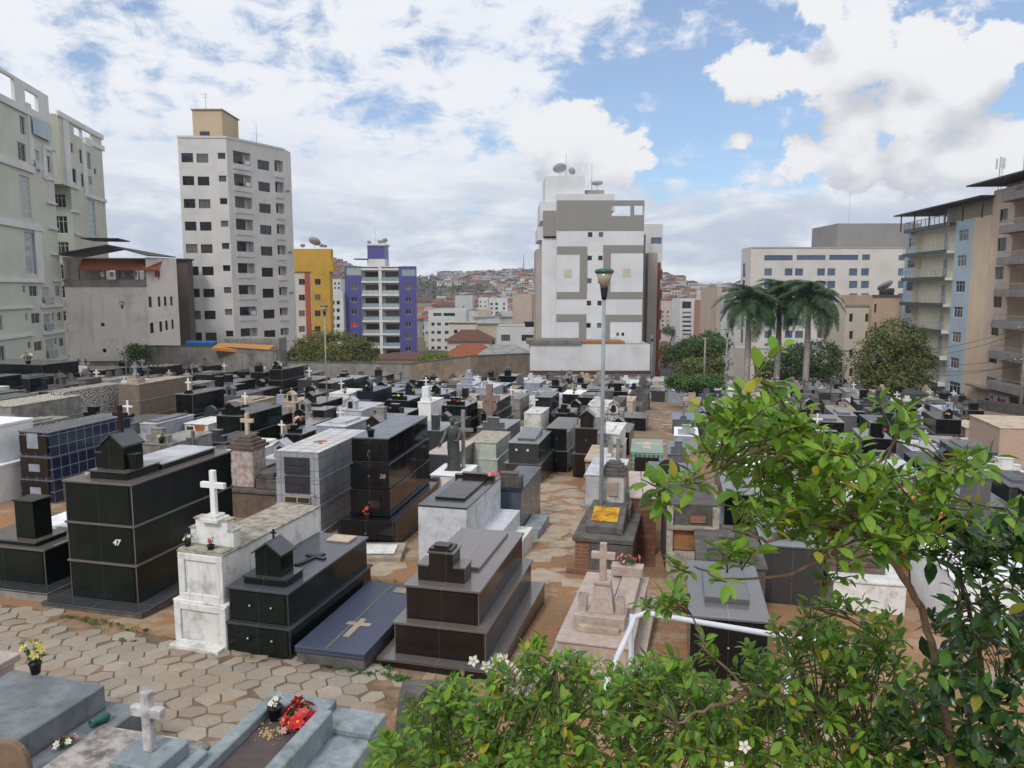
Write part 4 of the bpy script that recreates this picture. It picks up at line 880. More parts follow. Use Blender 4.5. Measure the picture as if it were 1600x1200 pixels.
for (xl,yl,xr,h,l,k,ti,orn,lab,sh) in HAND:
    bm_,em,_=BY[k]; nm=NMS[k]
    if 'orange tiles' in lab: bm_=em=TOR; nm='tiled_tomb'
    if 'beige brick' in lab: bm_=TBE; em=BEI; nm='tiled_tomb'
    tp=None
    if 'pink stone top' in lab: tp=PK
    if 'white topped' in lab or 'white ledge' in lab: tp=WPC
    if k=='b' and 'navy' in lab: bm_=em=TBL; nm='tiled_tomb'
    kn=dict(front='panel' if bm_ in(GK,GN,GD,GG,GBL,MWB) else 'none',knobs=1 if k in'kn' and yl>640 else 0,top=tp,side=None)
    T_=tomb(lab,xl,yl,xr,h,l,bm_,em,ti,.05 if ti>1 else 0,None,None,14 if xl<900 else 12,nm,short=sh,**kn)
    r,w=T_[0],T_[1]; ornament(r,w,h,orn,bm_ if k!='k' else GK,em)
    if 'orange front' in lab: block(r,'front_panel',0,-.03,.5,w*.7,.02,.6,OCH)
    if 'small holes' in lab:
        for x in(-.3,0,.3): block(r,'vent_hole',x,-.004,.6,.1,.006,.1,PLK,0)
    if 'red picture' in lab:
        o=block(r,'picture_frame',0,-.03,.55,.36,.03,.5,GG); block(o,'picture',0,-.05,.6,.26,.012,.4,RED,0); vase(r,-.35,.15,h,.16,.3,GD,GG); vase(r,.35,.15,h,.16,.3,GD,GG)
    if 'stepped shoulder' in lab:
        block(r,'shoulder',0,.3,h,w*.7,.4,.2,WPC); block(r,'shoulder',0,.3,h+.2,w*.5,.35,.6,WPC); stand_cross(r,0,.3,h+.8,.5,WPC,.06)
    if 'ringed stone cross' in lab:
        b=MB(); b.prism([(.36*math.cos(a),1.52+.36*math.sin(a)) for a in [i*.3927 for i in range(16)]],.25,.37,RSB,'y'); cross_mb(0,.31,h,2.0,RSB,.28,.48,b); b.build('ringed_cross',r,.01)
    if 'rust stain' in lab: 
        b=MB(); b.prism([(-.1,.3+.5),(.1,.1),(.28,.3),(.42,.75),(.45,.845),(-.45,.845),(-.2,.76)],-.012,-.004,rough_mat('rust_stain',(.28,.10,.03),(.36,.15,.06),6),'y'); b.build('rust_stain',r); block(r,'inscription_plate',-.3,-.012,.58,.3,.01,.14,PLQ,0)
    if 'orange angel' in lab:
        b=MB(); b.lathe([(.16,h+.6),(.12,h+.9),(.15,h+1.15),(.05,h+1.25),(.09,h+1.35),(.01,h+1.45)],0,.3,10,rough_mat('orange_figure',(.50,.25,.10),None,8)); b.prism([(-.4,h+1.25),(0,h+1.0),(.4,h+1.25),(.2,h+.8),(-.2,h+.8)],.36,.4,rough_mat('orange_figure',(.5,.25,.1)),'y'); b.build('angel_figure',r)
    if 'paper notice' in lab or 'white notice' in lab: block(r,'paper_notice',0,-.03,h*.5,w*.25,.012,w*.25,WPC,0)
    if 'planter' in lab: block(r,'planter',w*.1,.5,h,.7,.4,.4,GK)
    if 'stack of grey slabs' in lab:
        for i in range(5): block(r,'stacked_slab',-.1+.03*(i%2),.9,h+i*.06,.9-.03*i,.7,.05,CO)
    if 'stepped dark stone cap' in lab:
        for i in range(5): block(r,'cap_step',-.2,.9,h+.0+i*.09,1.1-.17*i,1.0-.15*i,.09,rough_mat('brown_cap_stone',(.15,.115,.095)),.01)
    if 'railings' in lab:
        b=MB()
        for z in(.25,.5): b.box(-w/2,w/2,-.3,-.27,z,z+.03,GG)
        for i in range(6): x=-w/2+w*i/5; b.box(x-.015,x+.015,-.3,-.27,-.2,.55,GG)
        b.build('railing',r)
    if 'carved ring' in lab:
        b=MB(); n=16
        vs=[(q*math.cos(a),-.02,.45+q*math.sin(a)) for q in(.28,.2) for a in[i*6.283/n for i in range(n)]]; b.add(vs,[(i,(i+1)%n,n+(i+1)%n,n+i) for i in range(n)],GG); b.build('carved_ring',r)
    if 'yellow bouquet' in lab: flowers(Wp(T_,.1,.1,h),.25,[YEL,CRM],'yellow bouquet on the black tomb below the white wall',n=12)
    if 'coral flowers' in lab: flowers(Wp(T_,.3,.1,h+.3),.22,[COR,PNK,WHT],'coral and white flowers on a stepped black tomb',n=14); stand_cross(r,-w*.42,.0,h,.5,WPC,.06)
    if 'two pots of flowers' in lab:
        for x,q in((-.3,'left'),(.35,'right')): flowers(Wp(T_,x,.15,h),.22,[WHT,CRM],'pot of pale flowers on the %s side of the tall shrine tomb'%q,n=9)
    if 'plant on top' in lab: flowers(Wp(T_,w*.2,.6,h),.5,[WHT],'bushy green plant on the broad dark green tomb',n=10,pr=.2,ph=.2)
    if 'two small pots' in lab: block(r,'pot',.2,.6,h,.16,.16,.16,BEI); block(r,'pot',.5,.5,h,.14,.14,.14,PLK)

# paths that must stay clear
PATHS=[(G(880,890),G(872,735),.75),(G(1052,700),G(1034,632),.95)]
def on_path(c,hw):
    for a,b,q in PATHS:
        d=b-a; t_=max(-.05,min(1.05,(c-a).dot(d)/d.length_squared))
        if ((c-a-d*t_)*V((1,1,0)).xy.to_3d() if False else V(((c-a-d*t_).x,(c-a-d*t_).y,0))).length<q+hw: return True
    return False
BACK=[(-300,588),(0,590),(225,586),(430,594),(590,607),(740,603),(830,600),(1020,604),(1100,606),(1300,608),(1440,620),(1520,640),(1600,662),(2000,740)]
rng=random.Random(21)
cells=[]
for j in range(0,44):
    for i in range(-60,70):
        Y0=12.5+j*3.0
        far=Y0>34
        stp=1.95 if far else 1.62
        c=V((0,0,0))+UY*(Y0+rng.uniform(-.2,.2)+ (.55*math.sin(i*.7+j)))+UX*(i*stp+.6*j*.37+rng.uniform(-.15,.15))
        c.z=gz(c.x,c.y)
        if c.y<12: continue
        px,py=proj(c)
        if px<-60 or px>1660 or py<lerp_list(BACK,px)+2: continue
        cells.append((c.length,c,stp,far,px,py))
cells.sort(key=lambda q:q[0])
used=set(); n_ind=0; rest=MB()
KX='kkkkkkgggGGGGbnnwwWccccddttssmmllp'
KW='kkkkkkkkkkkgggggGGbnnnwwccccdddtssmlp'
ORW={'x':'a cement cross','X':'a small light cross','h':'a gabled niche','s':'a stepped headstone','S':'a cross on a stepped headstone','l':'a raised lid','a':'a rounded headstone','v':'two urns','b':'a square headstone','c':'a cross laid flat','':'a bare top'}
def rel_label(c,desc,orn):
    L=sorted(LAND,key=lambda q:(q[0]-c).length)[:14]
    for size in ('','low ','tall ','narrow ','broad '):
        if size and size.strip() not in desc[1]: continue
        for (q,ph) in L:
            d=c-q
            rl='behind' if d.y>1.5 and abs(d.x)<d.y else 'in front of' if d.y<-1.5 and abs(d.x)<-d.y else ('left of' if d.x<0 else 'right of')
            s_='%s%s tomb with %s %s %s'%(size,desc[0],ORW[orn],rl,ph)
            if s_ not in used and len(s_.split())<=16: used.add(s_); return s_
    L=LAND[:]; L.sort(key=lambda q:(q[0]-c).length)
    for (q,ph),(q2,ph2) in [(a_,b_) for a_ in L[:9] for b_ in L[:9] if a_ is not b_]:
        s_='%s tomb with %s near %s and %s'%(desc[0],ORW[orn],ph[4:],ph2[4:])
        if s_ not in used and len(s_.split())<=16: used.add(s_); return s_
    return '%s tomb with %s in the far rows'%(desc[0],ORW[orn])
BLOOM=0
for dist,c,stp,far,px,py in cells:
    w=stp*rng.uniform(.58,.86); l=rng.uniform(1.9,2.7)
    if not free(c,w/2,l/2,UX,UY) or on_path(c,w/2) or (dist<20 and px<770) or (px<250 and dist<27) or (640<px<800 and dist<27) or (1515<px<1640 and py<692): continue
    k=rng.choice(KW if px<680 or px>1080 else KX); h=rng.choice((.5,.7,.8,.95,1.1,1.2,1.4,1.7 if k in 'kgn' else .9))*rng.uniform(.9,1.1)
    if dist<30: h=min(h,1.0)
    if px>1100 and dist<22: h=min(h,.8)
    if h>1.3 and rng.random()<.4: h-=.4
    orn=rng.choice('xXhhssSSlavbbcl'+('' if h<1.3 else 'lb'))
    if n_ind<235:
        n_ind+=1
        bm_,em,ad=BY[k]; e2=em
        sz=[q for q,f in (('tall',h>1.25),('low',h<.62),('broad',w>1.7),('narrow',w<1.1)) if f]
        lab=rel_label(c,(ad,sz),orn)
        loc=c-UY*(l/2); loc=V((loc.x,loc.y,gz(loc.x,loc.y)))
        T_=tomb(lab,0,0,0,h,l,bm_,e2,2 if h>1.15 else 1,.04,(.1,.1,CO) if rng.random()<.3 and dist<40 else None,None,14+rng.uniform(-1.5,1.5),NMS[k],'panel' if k in'kgGbnl' and dist<45 else 'none',1 if dist<30 and k in'kn' else 0,at=loc,w=w)
        if orn: ornament(T_[0],T_[1],h,orn,bm_,em,rng.uniform(.8,1.25))
        if dist<48 and k in 'kngbG' and rng.random()<.55: block(T_[0],'inscription_plate',rng.uniform(-.1,.1)*w,-.02,h*rng.uniform(.45,.6),rng.uniform(.14,.3),.012,rng.uniform(.12,.2),rng.choice((PLQ,MW,BRASS,WPC)),0)
        if rng.random()<.2 and BLOOM<34:
            BLOOM+=1; cs,cn=rng.choice((([WHT,CRM],'white and cream'),([RED,COR],'red'),([PNK,LPK],'pink'),([YEL,CRM],'yellow'),([LIL,LPK],'lilac'),([ORG,YEL],'orange')))
            flowers(Wp(T_,rng.uniform(-.3,.3)*T_[1],.12,h),.17,cs,'%s flowers on the %s tomb%s'%(cn,ad.split()[-1] if len(lab.split())>13 else ad,lab.split(ORW[orn])[-1]),n=8)
    else:
        bm_,em,ad=BY[k]; M_=Matrix.Translation(c-V((0,0,0)))@Matrix.Rotation(-TH,4,'Z')
        rest.box(-w/2,w/2,-l/2,l/2,-.5,h-.05,bm_,M_); rest.box(-w/2-.04,w/2+.04,-l/2-.04,l/2+.04,h-.05,h,em,M_)
        if orn in 'xXS': 
            for (a,b_,z0,z1) in((-.05,.05,h,h+.8),(-.25,.25,h+.5,h+.6)): rest.box(a,b_,-l/2+.2,-l/2+.3,z0,z1,em if orn!='X' else WPC,M_)
        elif orn in 'hsavb': rest.box(-.3,.3,-l/2+.1,-l/2+.4,h,h+.5,bm_,M_); rest.box(-.16,.16,-l/2+.1,-l/2+.4,h+.5,h+.75,em,M_)
if rest.v: structure(rest.build('distant_tombs'),'stuff'); bpy.data.objects['distant_tombs']['label']='mass of far tombs filling the back rows of the cemetery'
print('TOMBS individual',n_ind,'cells',len(cells))
# ---------- buildings ----------
GLS=glass('window_glass'); GLB_=glass('window_glass_sky',(.05,.09,.16),(.10,.16,.24),.3); GLP=glass('pale_glass',(.22,.30,.34),(.42,.46,.46),.2)
ALU=plain('aluminium_frame',(.34,.34,.34),.4); WFR=plain('white_frame',(.66,.66,.65),.5); DKF=plain('dark_frame',(.04,.04,.045),.5)
def wallm(name,c,st=.3,sc=.25): return rough_mat(name,c,tuple(x*.9 for x in c),.35,tuple(x*.35 for x in c),st,sc,.85,.05,True,.2,0)
class Fac:
    def __init__(s,A,B,z0,z1):
        s.A=V((A[0],A[1],0)); d=V((B[0]-A[0],B[1]-A[1],0)); s.L=d.length; s.u=d/s.L; s.n=V((s.u.y,-s.u.x,0)); s.z0=z0; s.z1=z1
        s.ang=math.atan2(s.u.y,s.u.x)
    def px(s,x,y):
        r=ray(x,y); t=s.A.dot(s.n)/r.dot(s.n); p=r*t; return (p-s.A).dot(s.u),p.z
    def pt(s,a,z,d=0): 
        p=s.A+s.u*a+s.n*d; return V((p.x,p.y,z))
    def rect(s,x0,y0,x1,y1):
        (a,za),(b,zb)=s.px(x0,(y0+y1)/2),s.px(x1,(y0+y1)/2); m=(x0+x1)/2
        return (a,b,s.px(m,y1)[1],s.px(m,y0)[1])
    def M(s,a,z,d=0): return Matrix.Translation(s.pt(a,z,d))@Matrix.Rotation(s.ang,4,'Z')
def grid_wall(mb,F,mat,holes,s0=0,s1=None,z0=None,z1=None,rev=.18,o=V((0,0,0)),revmat=None):
    s1=F.L if s1 is None else s1; z0=F.z0 if z0 is None else z0; z1=F.z1 if z1 is None else z1
    H=[(max(a,s0+.01),min(b,s1-.01),max(c,z0+.01),min(d,z1-.01)) for a,b,c,d in holes]
    H=[h for h in H if h[1]>h[0]+.02 and h[3]>h[2]+.02]
    S=sorted({round(q,3) for h in H for q in h[:2]}|{s0,s1}); Z=sorted({round(q,3) for h in H for q in h[2:]}|{z0,z1})
    for i in range(len(S)-1):
        run=None
        for j in range(len(Z)-1):
            cs,cz=(S[i]+S[i+1])/2,(Z[j]+Z[j+1])/2
            inh=any(h[0]<cs<h[1] and h[2]<cz<h[3] for h in H)
            if not inh:
                if run is None: run=Z[j]
            if (inh or j==len(Z)-2) and run is not None:
                ze=Z[j] if inh else Z[j+1]
                mb.add([F.pt(S[i],run)-o,F.pt(S[i+1],run)-o,F.pt(S[i+1],ze)-o,F.pt(S[i],ze)-o],[(0,1,2,3)],mat); run=None
    for a,b,c,d in H:
        q=[(a,c),(b,c),(b,d),(a,d)]
        for k in range(4):
            (x0,y0),(x1,y1)=q[k],q[(k+1)%4]
            mb.add([F.pt(x0,y0)-o,F.pt(x0,y0,-rev)-o,F.pt(x1,y1,-rev)-o,F.pt(x1,y1)-o],[(0,1,2,3)],revmat or mat)
    return H
_W={}
def window(root,F,h,frame=ALU,gl=GLS,mull=2,trans=0,rev=.14,name='window',sill=None,bars=False,lab=None):
    a,b,c,d=h; w,hh=b-a,d-c; key=(round(w,1),round(hh,1),frame.name,gl.name,mull,trans,bars)
    if key not in _W:
        m=MB(); t=.05 if hh>.8 else .035
        m.box(0,w,-.03,.03,0,t,frame); m.box(0,w,-.03,.03,hh-t,hh,frame); m.box(0,t,-.03,.03,t,hh-t,frame); m.box(w-t,w,-.03,.03,t,hh-t,frame)
        for i in range(1,mull): x=w*i/mull; m.box(x-t*.4,x+t*.4,-.025,.025,t,hh-t,frame)
        for i in range(trans): z=hh*(.7 if trans==1 else (i+1)/(trans+1)); m.box(t,w-t,-.024,.024,z-t*.35,z+t*.35,frame)
        if bars:
            for i in range(1,int(w/.16)): m.box(i*.16-.008,i*.16+.008,-.05,-.035,0,hh,frame)
        g=MB(); g.box(t,w-t,-.006,.006,t,hh-t,gl); _W[key]=(m.mesh(name),g.mesh('pane'))
    M1,M2=_W[key]
    o=bpy.data.objects.new(name,M1); COL.objects.link(o); o.parent=root; o.matrix_local=Matrix.Translation(-V(root.location))@F.M(a,c,-rev); 
    o.scale=((b-a)/max(.05,(M1.vertices[1].co.x-M1.vertices[0].co.x)),1,(d-c)/hh if hh else 1)
    p=bpy.data.objects.new('pane',M2); COL.objects.link(p); p.parent=o
    if sill: MB().box(-.06,w+.06,-.30,-.02,-.07,0,sill).build('sill',o)
    if lab: o['label']=lab
    return o
def band(root,F,h,mat,d=.06,name='band',back=.02):
    a,b,c,e=h; o=MB().box(0,b-a,-d,back,0,e-c,mat).build(name,root); o.matrix_local=Matrix.Translation(-V(root.location))@F.M(a,c); return o
def railing(root,F,a,b,z,d,h,mat,glassm=None,name='railing',n=None):
    m=MB(); L=b-a
    m.box(0,L,-d,-d+.05,h-.05,h,mat)
    for s in (0,L-.04): m.box(s,s+.04,-d+.05,0,h-.05,h,mat)
    k=n or max(2,int(L/1.1))
    for i in range(k+1): x=(L-.04)*i/k; m.box(x,x+.035,-d+.005,-d+.04,0,h-.05,mat)
    if glassm: m.box(0.03,L-.03,-d+.015,-d+.03,.05,h-.1,glassm)
    else:
        for z_ in(.25,.5,.75): m.box(0.03,L-.03,-d+.01,-d+.03,h*z_,h*z_+.025,mat)
    o=m.build(name,root); o.matrix_local=Matrix.Translation(-V(root.location))@F.M(a,z); return o
def slab(root,F,a,b,z0,z1,d,mat,name='balcony',back=.0):
    o=MB().box(0,b-a,-d,back,0,z1-z0,mat).build(name,root); o.matrix_local=Matrix.Translation(-V(root.location))@F.M(a,z0); return o
def shell(root,pts,z0,z1,mat,roofmat,skip=()):
    """side walls between the footprint points (counter order as seen from above, left to right for what faces us), flat roof"""
    o=V(root.location); mb=MB(); n=len(pts)
    for i in range(n):
        if i in skip: continue
        a,b=pts[i],pts[(i+1)%n]; mb.add([V((a[0],a[1],z0))-o,V((b[0],b[1],z0))-o,V((b[0],b[1],z1))-o,V((a[0],a[1],z1))-o],[(0,1,2,3)],mat)
    mb.add([V((p[0],p[1],z1))-o for p in pts],[tuple(range(n))],roofmat); return mb
RFM=rough_mat('flat_roof_cement',(.25,.24,.23),None,.8,(.08,.08,.08),.5,.4,.95,.1)
def antenna(root,p,h,mat=ALU,arms=2):
    o=V(root.location); m=MB(); q=p-o; m.tube([q,q+V((0,0,h))],.035,5,mat)
    for i in range(arms): z=h*(.95-.14*i); m.box(q.x-.5+.1*i,q.x+.5-.1*i,q.y-.02,q.y+.02,q.z+z,q.z+z+.03,mat)
    m.build('antenna',root)
def dish(root,p,R,mat,tiltx=-.9,rz=.3):
    o=V(root.location); M_=Matrix.Translation(p-o+V((0,0,R*.9)))@Matrix.Rotation(rz,4,'Z')@Matrix.Rotation(tiltx,4,'X'); m=MB()
    m.lathe([(.05,0),(R*.5,R*.07),(R,R*.28),(R*.98,R*.30),(R*.5,R*.09),(.05,.02)],0,0,16,mat,M_); m.tube([M_@V((0,0,0)),M_@V((0,0,R*.6))],.02,4,mat); m.tube([p-o,p-o+V((0,0,R*.9))],.05,6,mat); m.build('satellite_dish',root)
def zz(k,x0,y0,sc): return lambda *r: tuple((x0+v/sc) if i%2==0 else (y0+v/sc) for i,v in enumerate(r))
Za=zz(0,0,80,2.4); Zb=zz(0,400,350,3.5556); Zc=zz(0,780,240,3.1594); Zd=zz(0,1050,230,2.6673)
WHB=wallm('white_trim_paint',(.66,.67,.66),.15)
# A, B: the two green grey towers at the left
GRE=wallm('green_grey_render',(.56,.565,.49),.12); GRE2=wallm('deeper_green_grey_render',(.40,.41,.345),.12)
def left_towers():
    d=V((-.183,1,0)).normalized(); C=P(75,150,85); F=Fac(C-d*34,C,gz(-50,80)-3,C.z)
    r=thing('apartment_tower','green grey apartment tower with white frames and balconies cut by the left picture edge','building',F.pt(F.L/2,F.z0)); o=V(r.location)
    R=lambda *q: F.rect(*Za(*q))
    wins=[(75,245,95,310),(68,345,98,410),(178,395,190,455),(85,880,95,905),(110,880,142,920),(208,880,228,920),(95,985,104,1010),(118,982,152,1022),(195,980,204,1012),(215,978,232,1012),(128,1088,160,1125),(222,1075,240,1108),(104,1090,116,1115),(0,990,10,1050),(0,1105,20,1165),(205,1075,214,1100)]
    doors=[(122,370,148,445),(158,885,185,948),(165,985,190,1046),(172,1080,204,1150)]
    strips=[(78,470,115,625),(95,680,135,835)]
    par=[(-60,70,52,160),(95,155,142,215)]
    H=[R(*q) for q in wins+doors+strips]; HP=[R(*q) for q in par]
    zr=min(h[2] for h in HP)-.3
    m=MB(); grid_wall(m,F,GRE,H,z1=zr,o=o); grid_wall(m,F,WHB,HP,z0=zr,rev=.3,o=o)
    back=-11; p=[F.pt(0,0),F.pt(F.L,0),F.pt(F.L,0,back),F.pt(0,0,back)]
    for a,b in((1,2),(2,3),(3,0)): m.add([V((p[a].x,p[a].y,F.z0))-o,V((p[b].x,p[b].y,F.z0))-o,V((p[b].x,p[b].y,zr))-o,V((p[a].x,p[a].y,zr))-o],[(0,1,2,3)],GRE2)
    m.add([V((q.x,q.y,zr))-o for q in p],[(0,1,2,3)],RFM)
    m.add([F.pt(0,zr,-.3)-o,F.pt(F.L,zr,-.3)-o,F.pt(F.L,F.z1,-.3)-o,F.pt(0,F.z1,-.3)-o],[],WHB)
    G2=Fac(F.pt(F.L,0),F.pt(F.L,0,-4),0,0); m.add([F.pt(F.L,zr)-o,F.pt(F.L,zr,-1.2)-o,F.pt(F.L,F.z1,-1.2)-o,F.pt(F.L,F.z1)-o],[(0,1,2,3)],WHB)
    m.build('wall',r)
    for h in H[:len(wins)]: window(r,F,h,WFR,GLS,2)
    for h in H[len(wins):len(wins)+4]: window(r,F,h,WFR,GLP,2,name='balcony_door')
    for h in H[-2:]: window(r,F,h,WFR,GLP,3,5,name='window_strip')
    for q in [(-80,170,112,196),(-80,395,122,424),(-80,632,152,656),(-80,850,160,866),(-80,958,118,968),(-80,1068,122,1080),(150,944,246,960),(158,1044,252,1058),(172,1146,258,1160),(174,566,206,574),(182,661,212,669),(190,757,218,765),(198,855,236,864)]: band(r,F,R(*q),WHB,.22,'ledge')
    for q in [(104,200,120,424),(132,650,156,855),(160,362,172,480),(194,370,207,470),(160,470,207,482),(160,360,207,374)]: band(r,F,R(*q),WHB,.12,'white_frame')
    for q in [(112,262,180,325),(122,412,150,445),(158,918,190,948),(165,1018,192,1046),(172,1116,206,1150)]:
        h=R(*q); railing(r,F,h[0],h[1],h[2],.35,h[3]-h[2],WFR,GLP)
    # B
    C=P(90,178,93.6); E=P(158,215,107.9); F=Fac(C,E,gz(-54,95)-3,C.z)
    r=thing('apartment_tower','second green grey apartment tower with dark windows on its recessed end, behind the first','building',F.pt(F.L/2,F.z0)); o=V(r.location)
    R=lambda *q: F.rect(*Za(*q))
    zl=F.px(*Za(265,508))[1]; s_l=2.4
    wins=[(262,345,275,380),(265,440,285,490),(298,370,308,420),(305,460,316,510),(325,380,340,440),(332,470,345,500),(352,440,362,462)]
    strip=[(332,560,358,690)]; par=[(277,287,304,318),(309,302,346,350)]
    H=[R(*q) for q in wins+strip]; HP=[R(*q) for q in par]
    zr=min(h[2] for h in HP)-.4
    m=MB(); grid_wall(m,F,GRE,H,z0=zl,z1=zr,o=o); grid_wall(m,F,GRE,HP,z0=zr,rev=.3,o=o); grid_wall(m,F,GRE,H,s0=s_l,z1=zl,o=o)
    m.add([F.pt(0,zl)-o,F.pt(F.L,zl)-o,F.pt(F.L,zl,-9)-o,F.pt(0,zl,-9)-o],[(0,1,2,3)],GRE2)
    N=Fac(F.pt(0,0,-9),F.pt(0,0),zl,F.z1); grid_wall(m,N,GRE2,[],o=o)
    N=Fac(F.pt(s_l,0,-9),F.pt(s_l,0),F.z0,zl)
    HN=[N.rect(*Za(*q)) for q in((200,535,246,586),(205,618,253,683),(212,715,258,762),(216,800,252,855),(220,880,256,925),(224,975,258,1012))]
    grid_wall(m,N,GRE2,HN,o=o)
    p=[F.pt(0,0),F.pt(F.L,0),F.pt(F.L,0,-9),F.pt(0,0,-9)]
    m.add([V((q.x,q.y,zr))-o for q in p],[(0,1,2,3)],RFM); m.add([F.pt(F.L,F.z0)-o,F.pt(F.L,F.z0,-9)-o,F.pt(F.L,F.z1,-9)-o,F.pt(F.L,F.z1)-o],[(0,1,2,3)],GRE)
    m.build('wall',r)
    for h in H[:-1]: window(r,F,h,WFR,GLS,2)
    window(r,F,H[-1],WFR,GLP,3,5,name='window_strip')
    for h in HN: window(r,N,h,WFR,GLS,3,1)
    for q in [(214,268,380,286),(258,500,294,514),(318,340,386,358),(326,545,394,558),(268,598,300,606),(280,684,308,692)]: band(r,F,R(*q),WHB,.2,'ledge')
    for q in [(240,250,262,505),(310,360,324,545),(284,440,294,505)]: band(r,F,R(*q),WHB,.12,'white_frame')
left_towers()
# C: old cream building with stained wall
OLD=rough_mat('stained_cream_render',(.74,.69,.63),(.66,.61,.55),.3,(.16,.13,.11),.45,.28,.9,.1,True,.2,0)
TILE_O=tile_mat('orange_roof_tiles',(.44,.13,.05),(.36,.10,.045),(.14,.05,.03),.22,.35,.5,.85,.04,(.12,.06,.04),.2)
TILE_D=tile_mat('brown_roof_tiles',(.20,.085,.055),(.16,.07,.05),(.07,.04,.03),.22,.35,.5,.85,.04,(.06,.045,.04),.2)
SHEET=rough_mat('dark_sheet_roof',(.06,.058,.056),(.035,.034,.033),2,None,0,1,.6,.1)
SHEETG=rough_mat('grey_sheet_roof',(.30,.31,.31),(.22,.23,.23),1,(.1,.09,.08),.5,.5,.6,.1)
def old_building():
    A=P(100,438,85); C=P(229,438,87); dr=V((.5,.86,0)); 
    # right end of the receding wall where it meets pixel 277
    lo,hi=0,30
    for _ in range(40):
        mid=(lo+hi)/2; q=C+dr*mid
        if proj(q)[0]<277: lo=mid
        else: hi=mid
    E=C+dr*lo; z0=gz(-40,87)-2
    F=Fac(A,C,z0,A.z+.1); S=Fac(C,E,z0,P(229,402,87).z)
    r=thing('old_building','stained cream building with an orange tiled awning over its roof terrace','building',F.pt(F.L/2,z0)); o=V(r.location)
    H=[F.rect(*Za(*q)) for q in((378,1018,392,1032),(385,1115,398,1130))]
    HS=[S.rect(*Za(*q)) for q in((557,920,570,960),(592,920,602,958),(615,920,625,956),(638,920,648,954),(563,1018,577,1058),(598,1013,609,1052),(620,1010,630,1046),(643,1006,652,1042))]
    m=MB(); grid_wall(m,F,OLD,H,o=o); grid_wall(m,S,OLD,HS,o=o)
    b1=F.pt(0,0,-10); b2=S.pt(S.L,0,-10)
    zt=S.z1; bk=2.6
    U=Fac(F.pt(0,0,-bk),F.pt(F.L,0,-bk),F.z1,zt); grid_wall(m,U,OLD,[(3.6,4.6,F.z1+.02,zt-.4),(6.6,7.6,F.z1+.02,zt-.4)],o=o)
    m.add([F.pt(0,F.z1)-o,F.pt(F.L,F.z1)-o,F.pt(F.L,F.z1,-bk)-o,F.pt(0,F.z1,-bk)-o],[(0,1,2,3)],RFM)
    m.add([F.pt(0,z0)-o,F.pt(0,z0,-12)-o,F.pt(0,zt,-12)-o,F.pt(0,zt)-o],[(0,1,2,3)],OLD)
    m.build('wall',r)
    for h in H+HS: window(r,F if h in H else S,h,DKF,GLS,2)
    b=MB(); b.add([F.pt(-.6,zt+.15,.8)-o,F.pt(F.L*.55,zt+1.25,.3)-o,F.pt(F.L*.55,zt+1.25,-9)-o,F.pt(-.6,zt+.15,-9)-o,F.pt(-.6,zt+.25,.8)-o,F.pt(F.L*.55,zt+1.35,.3)-o,F.pt(F.L*.55,zt+1.35,-9)-o,F.pt(-.6,zt+.25,-9)-o],[(0,3,2,1),(4,5,6,7),(0,1,5,4),(1,2,6,5),(2,3,7,6),(3,0,4,7)],SHEET)
    E2=S.pt(S.L,0); b.add([F.pt(F.L*.55,zt+1.25,.3)-o,F.pt(F.L+.4,zt+.1,.6)-o,V((E2.x,E2.y,zt+.1))-o,F.pt(F.L*.55,zt+1.25,-9)-o,F.pt(F.L*.55,zt+1.35,.3)-o,F.pt(F.L+.4,zt+.2,.6)-o,V((E2.x,E2.y,zt+.2))-o,F.pt(F.L*.55,zt+1.35,-9)-o],[(0,3,2,1),(4,5,6,7),(0,1,5,4),(1,2,6,5),(2,3,7,6)],SHEET); b.build('sheet_roof',r)
    b=MB(); b.box(F.L*.15,F.L*.62,2.5,8,zt+2.1,zt+2.22,SHEET,None); k=b.build('upper_canopy',r); k.matrix_local=Matrix.Translation(-o)@Matrix.Translation(F.A)@Matrix.Rotation(F.ang,4,'Z')
    M_=Matrix.Translation(-o)@Matrix.Translation(F.A)@Matrix.Rotation(F.ang,4,'Z')
    a0,a1=F.px(122,420)[0],F.px(250,420)[0]; zf=F.px(180,423)[1]; zb=F.px(180,410)[1]
    b=MB(); b.prism([(-.5,zf),(-.5,zf+.1),(1.9,zb+.45),(1.9,zb+.35)],a0,a1,TILE_O,'x'); k=b.build('tiled_awning',r); k.matrix_local=M_
    b=MB()
    for i in range(5): x=a0+.15+(a1-a0-.3)*i/4; b.box(x-.05,x+.05,-.3,-.2,F.z1,zf,DKF)
    k=b.build('awning_frame',r); k.matrix_local=M_
    rr=random.Random(3)
    for i in range(7):
        x=a0+.8+i*1.15; kk=MB().box(x,x+rr.uniform(.3,.6),.3,.33,F.z1+.3,F.z1+rr.uniform(.8,1.1),rr.choice((RED,WHT,BLP,LIL,WHT))); q=kk.build('hanging_laundry',r); q.matrix_local=M_
    band(r,F,(0,F.L,F.z1-.8,F.z1),rough_mat('grey_parapet',(.27,.25,.23),(.2,.18,.165),.6,(.08,.075,.07),.7,.6,.9,.1),.08,'parapet')
    MB().box(0,.4,-.1,0,0,5,OLD)
    # the darker wall behind it
    A2=P(270,404,97); B2=P(292,404,97); r2=thing('old_building','narrow brownish building wedged between the cream one and the white tower','building',V((A2.x,A2.y,z0)))
    o=V(r2.location); bb=MB(); bb.box(0,B2.x-A2.x,0,1.6,0,A2.z-z0-.2,wallm('dusky_brown_render',(.12,.10,.085),.5)); bb.build('wall',r2); MB().box(-.2,B2.x-A2.x+.2,-.3,1.7,A2.z-z0-.2,A2.z-z0,SHEET).build('roof',r2)
old_building()
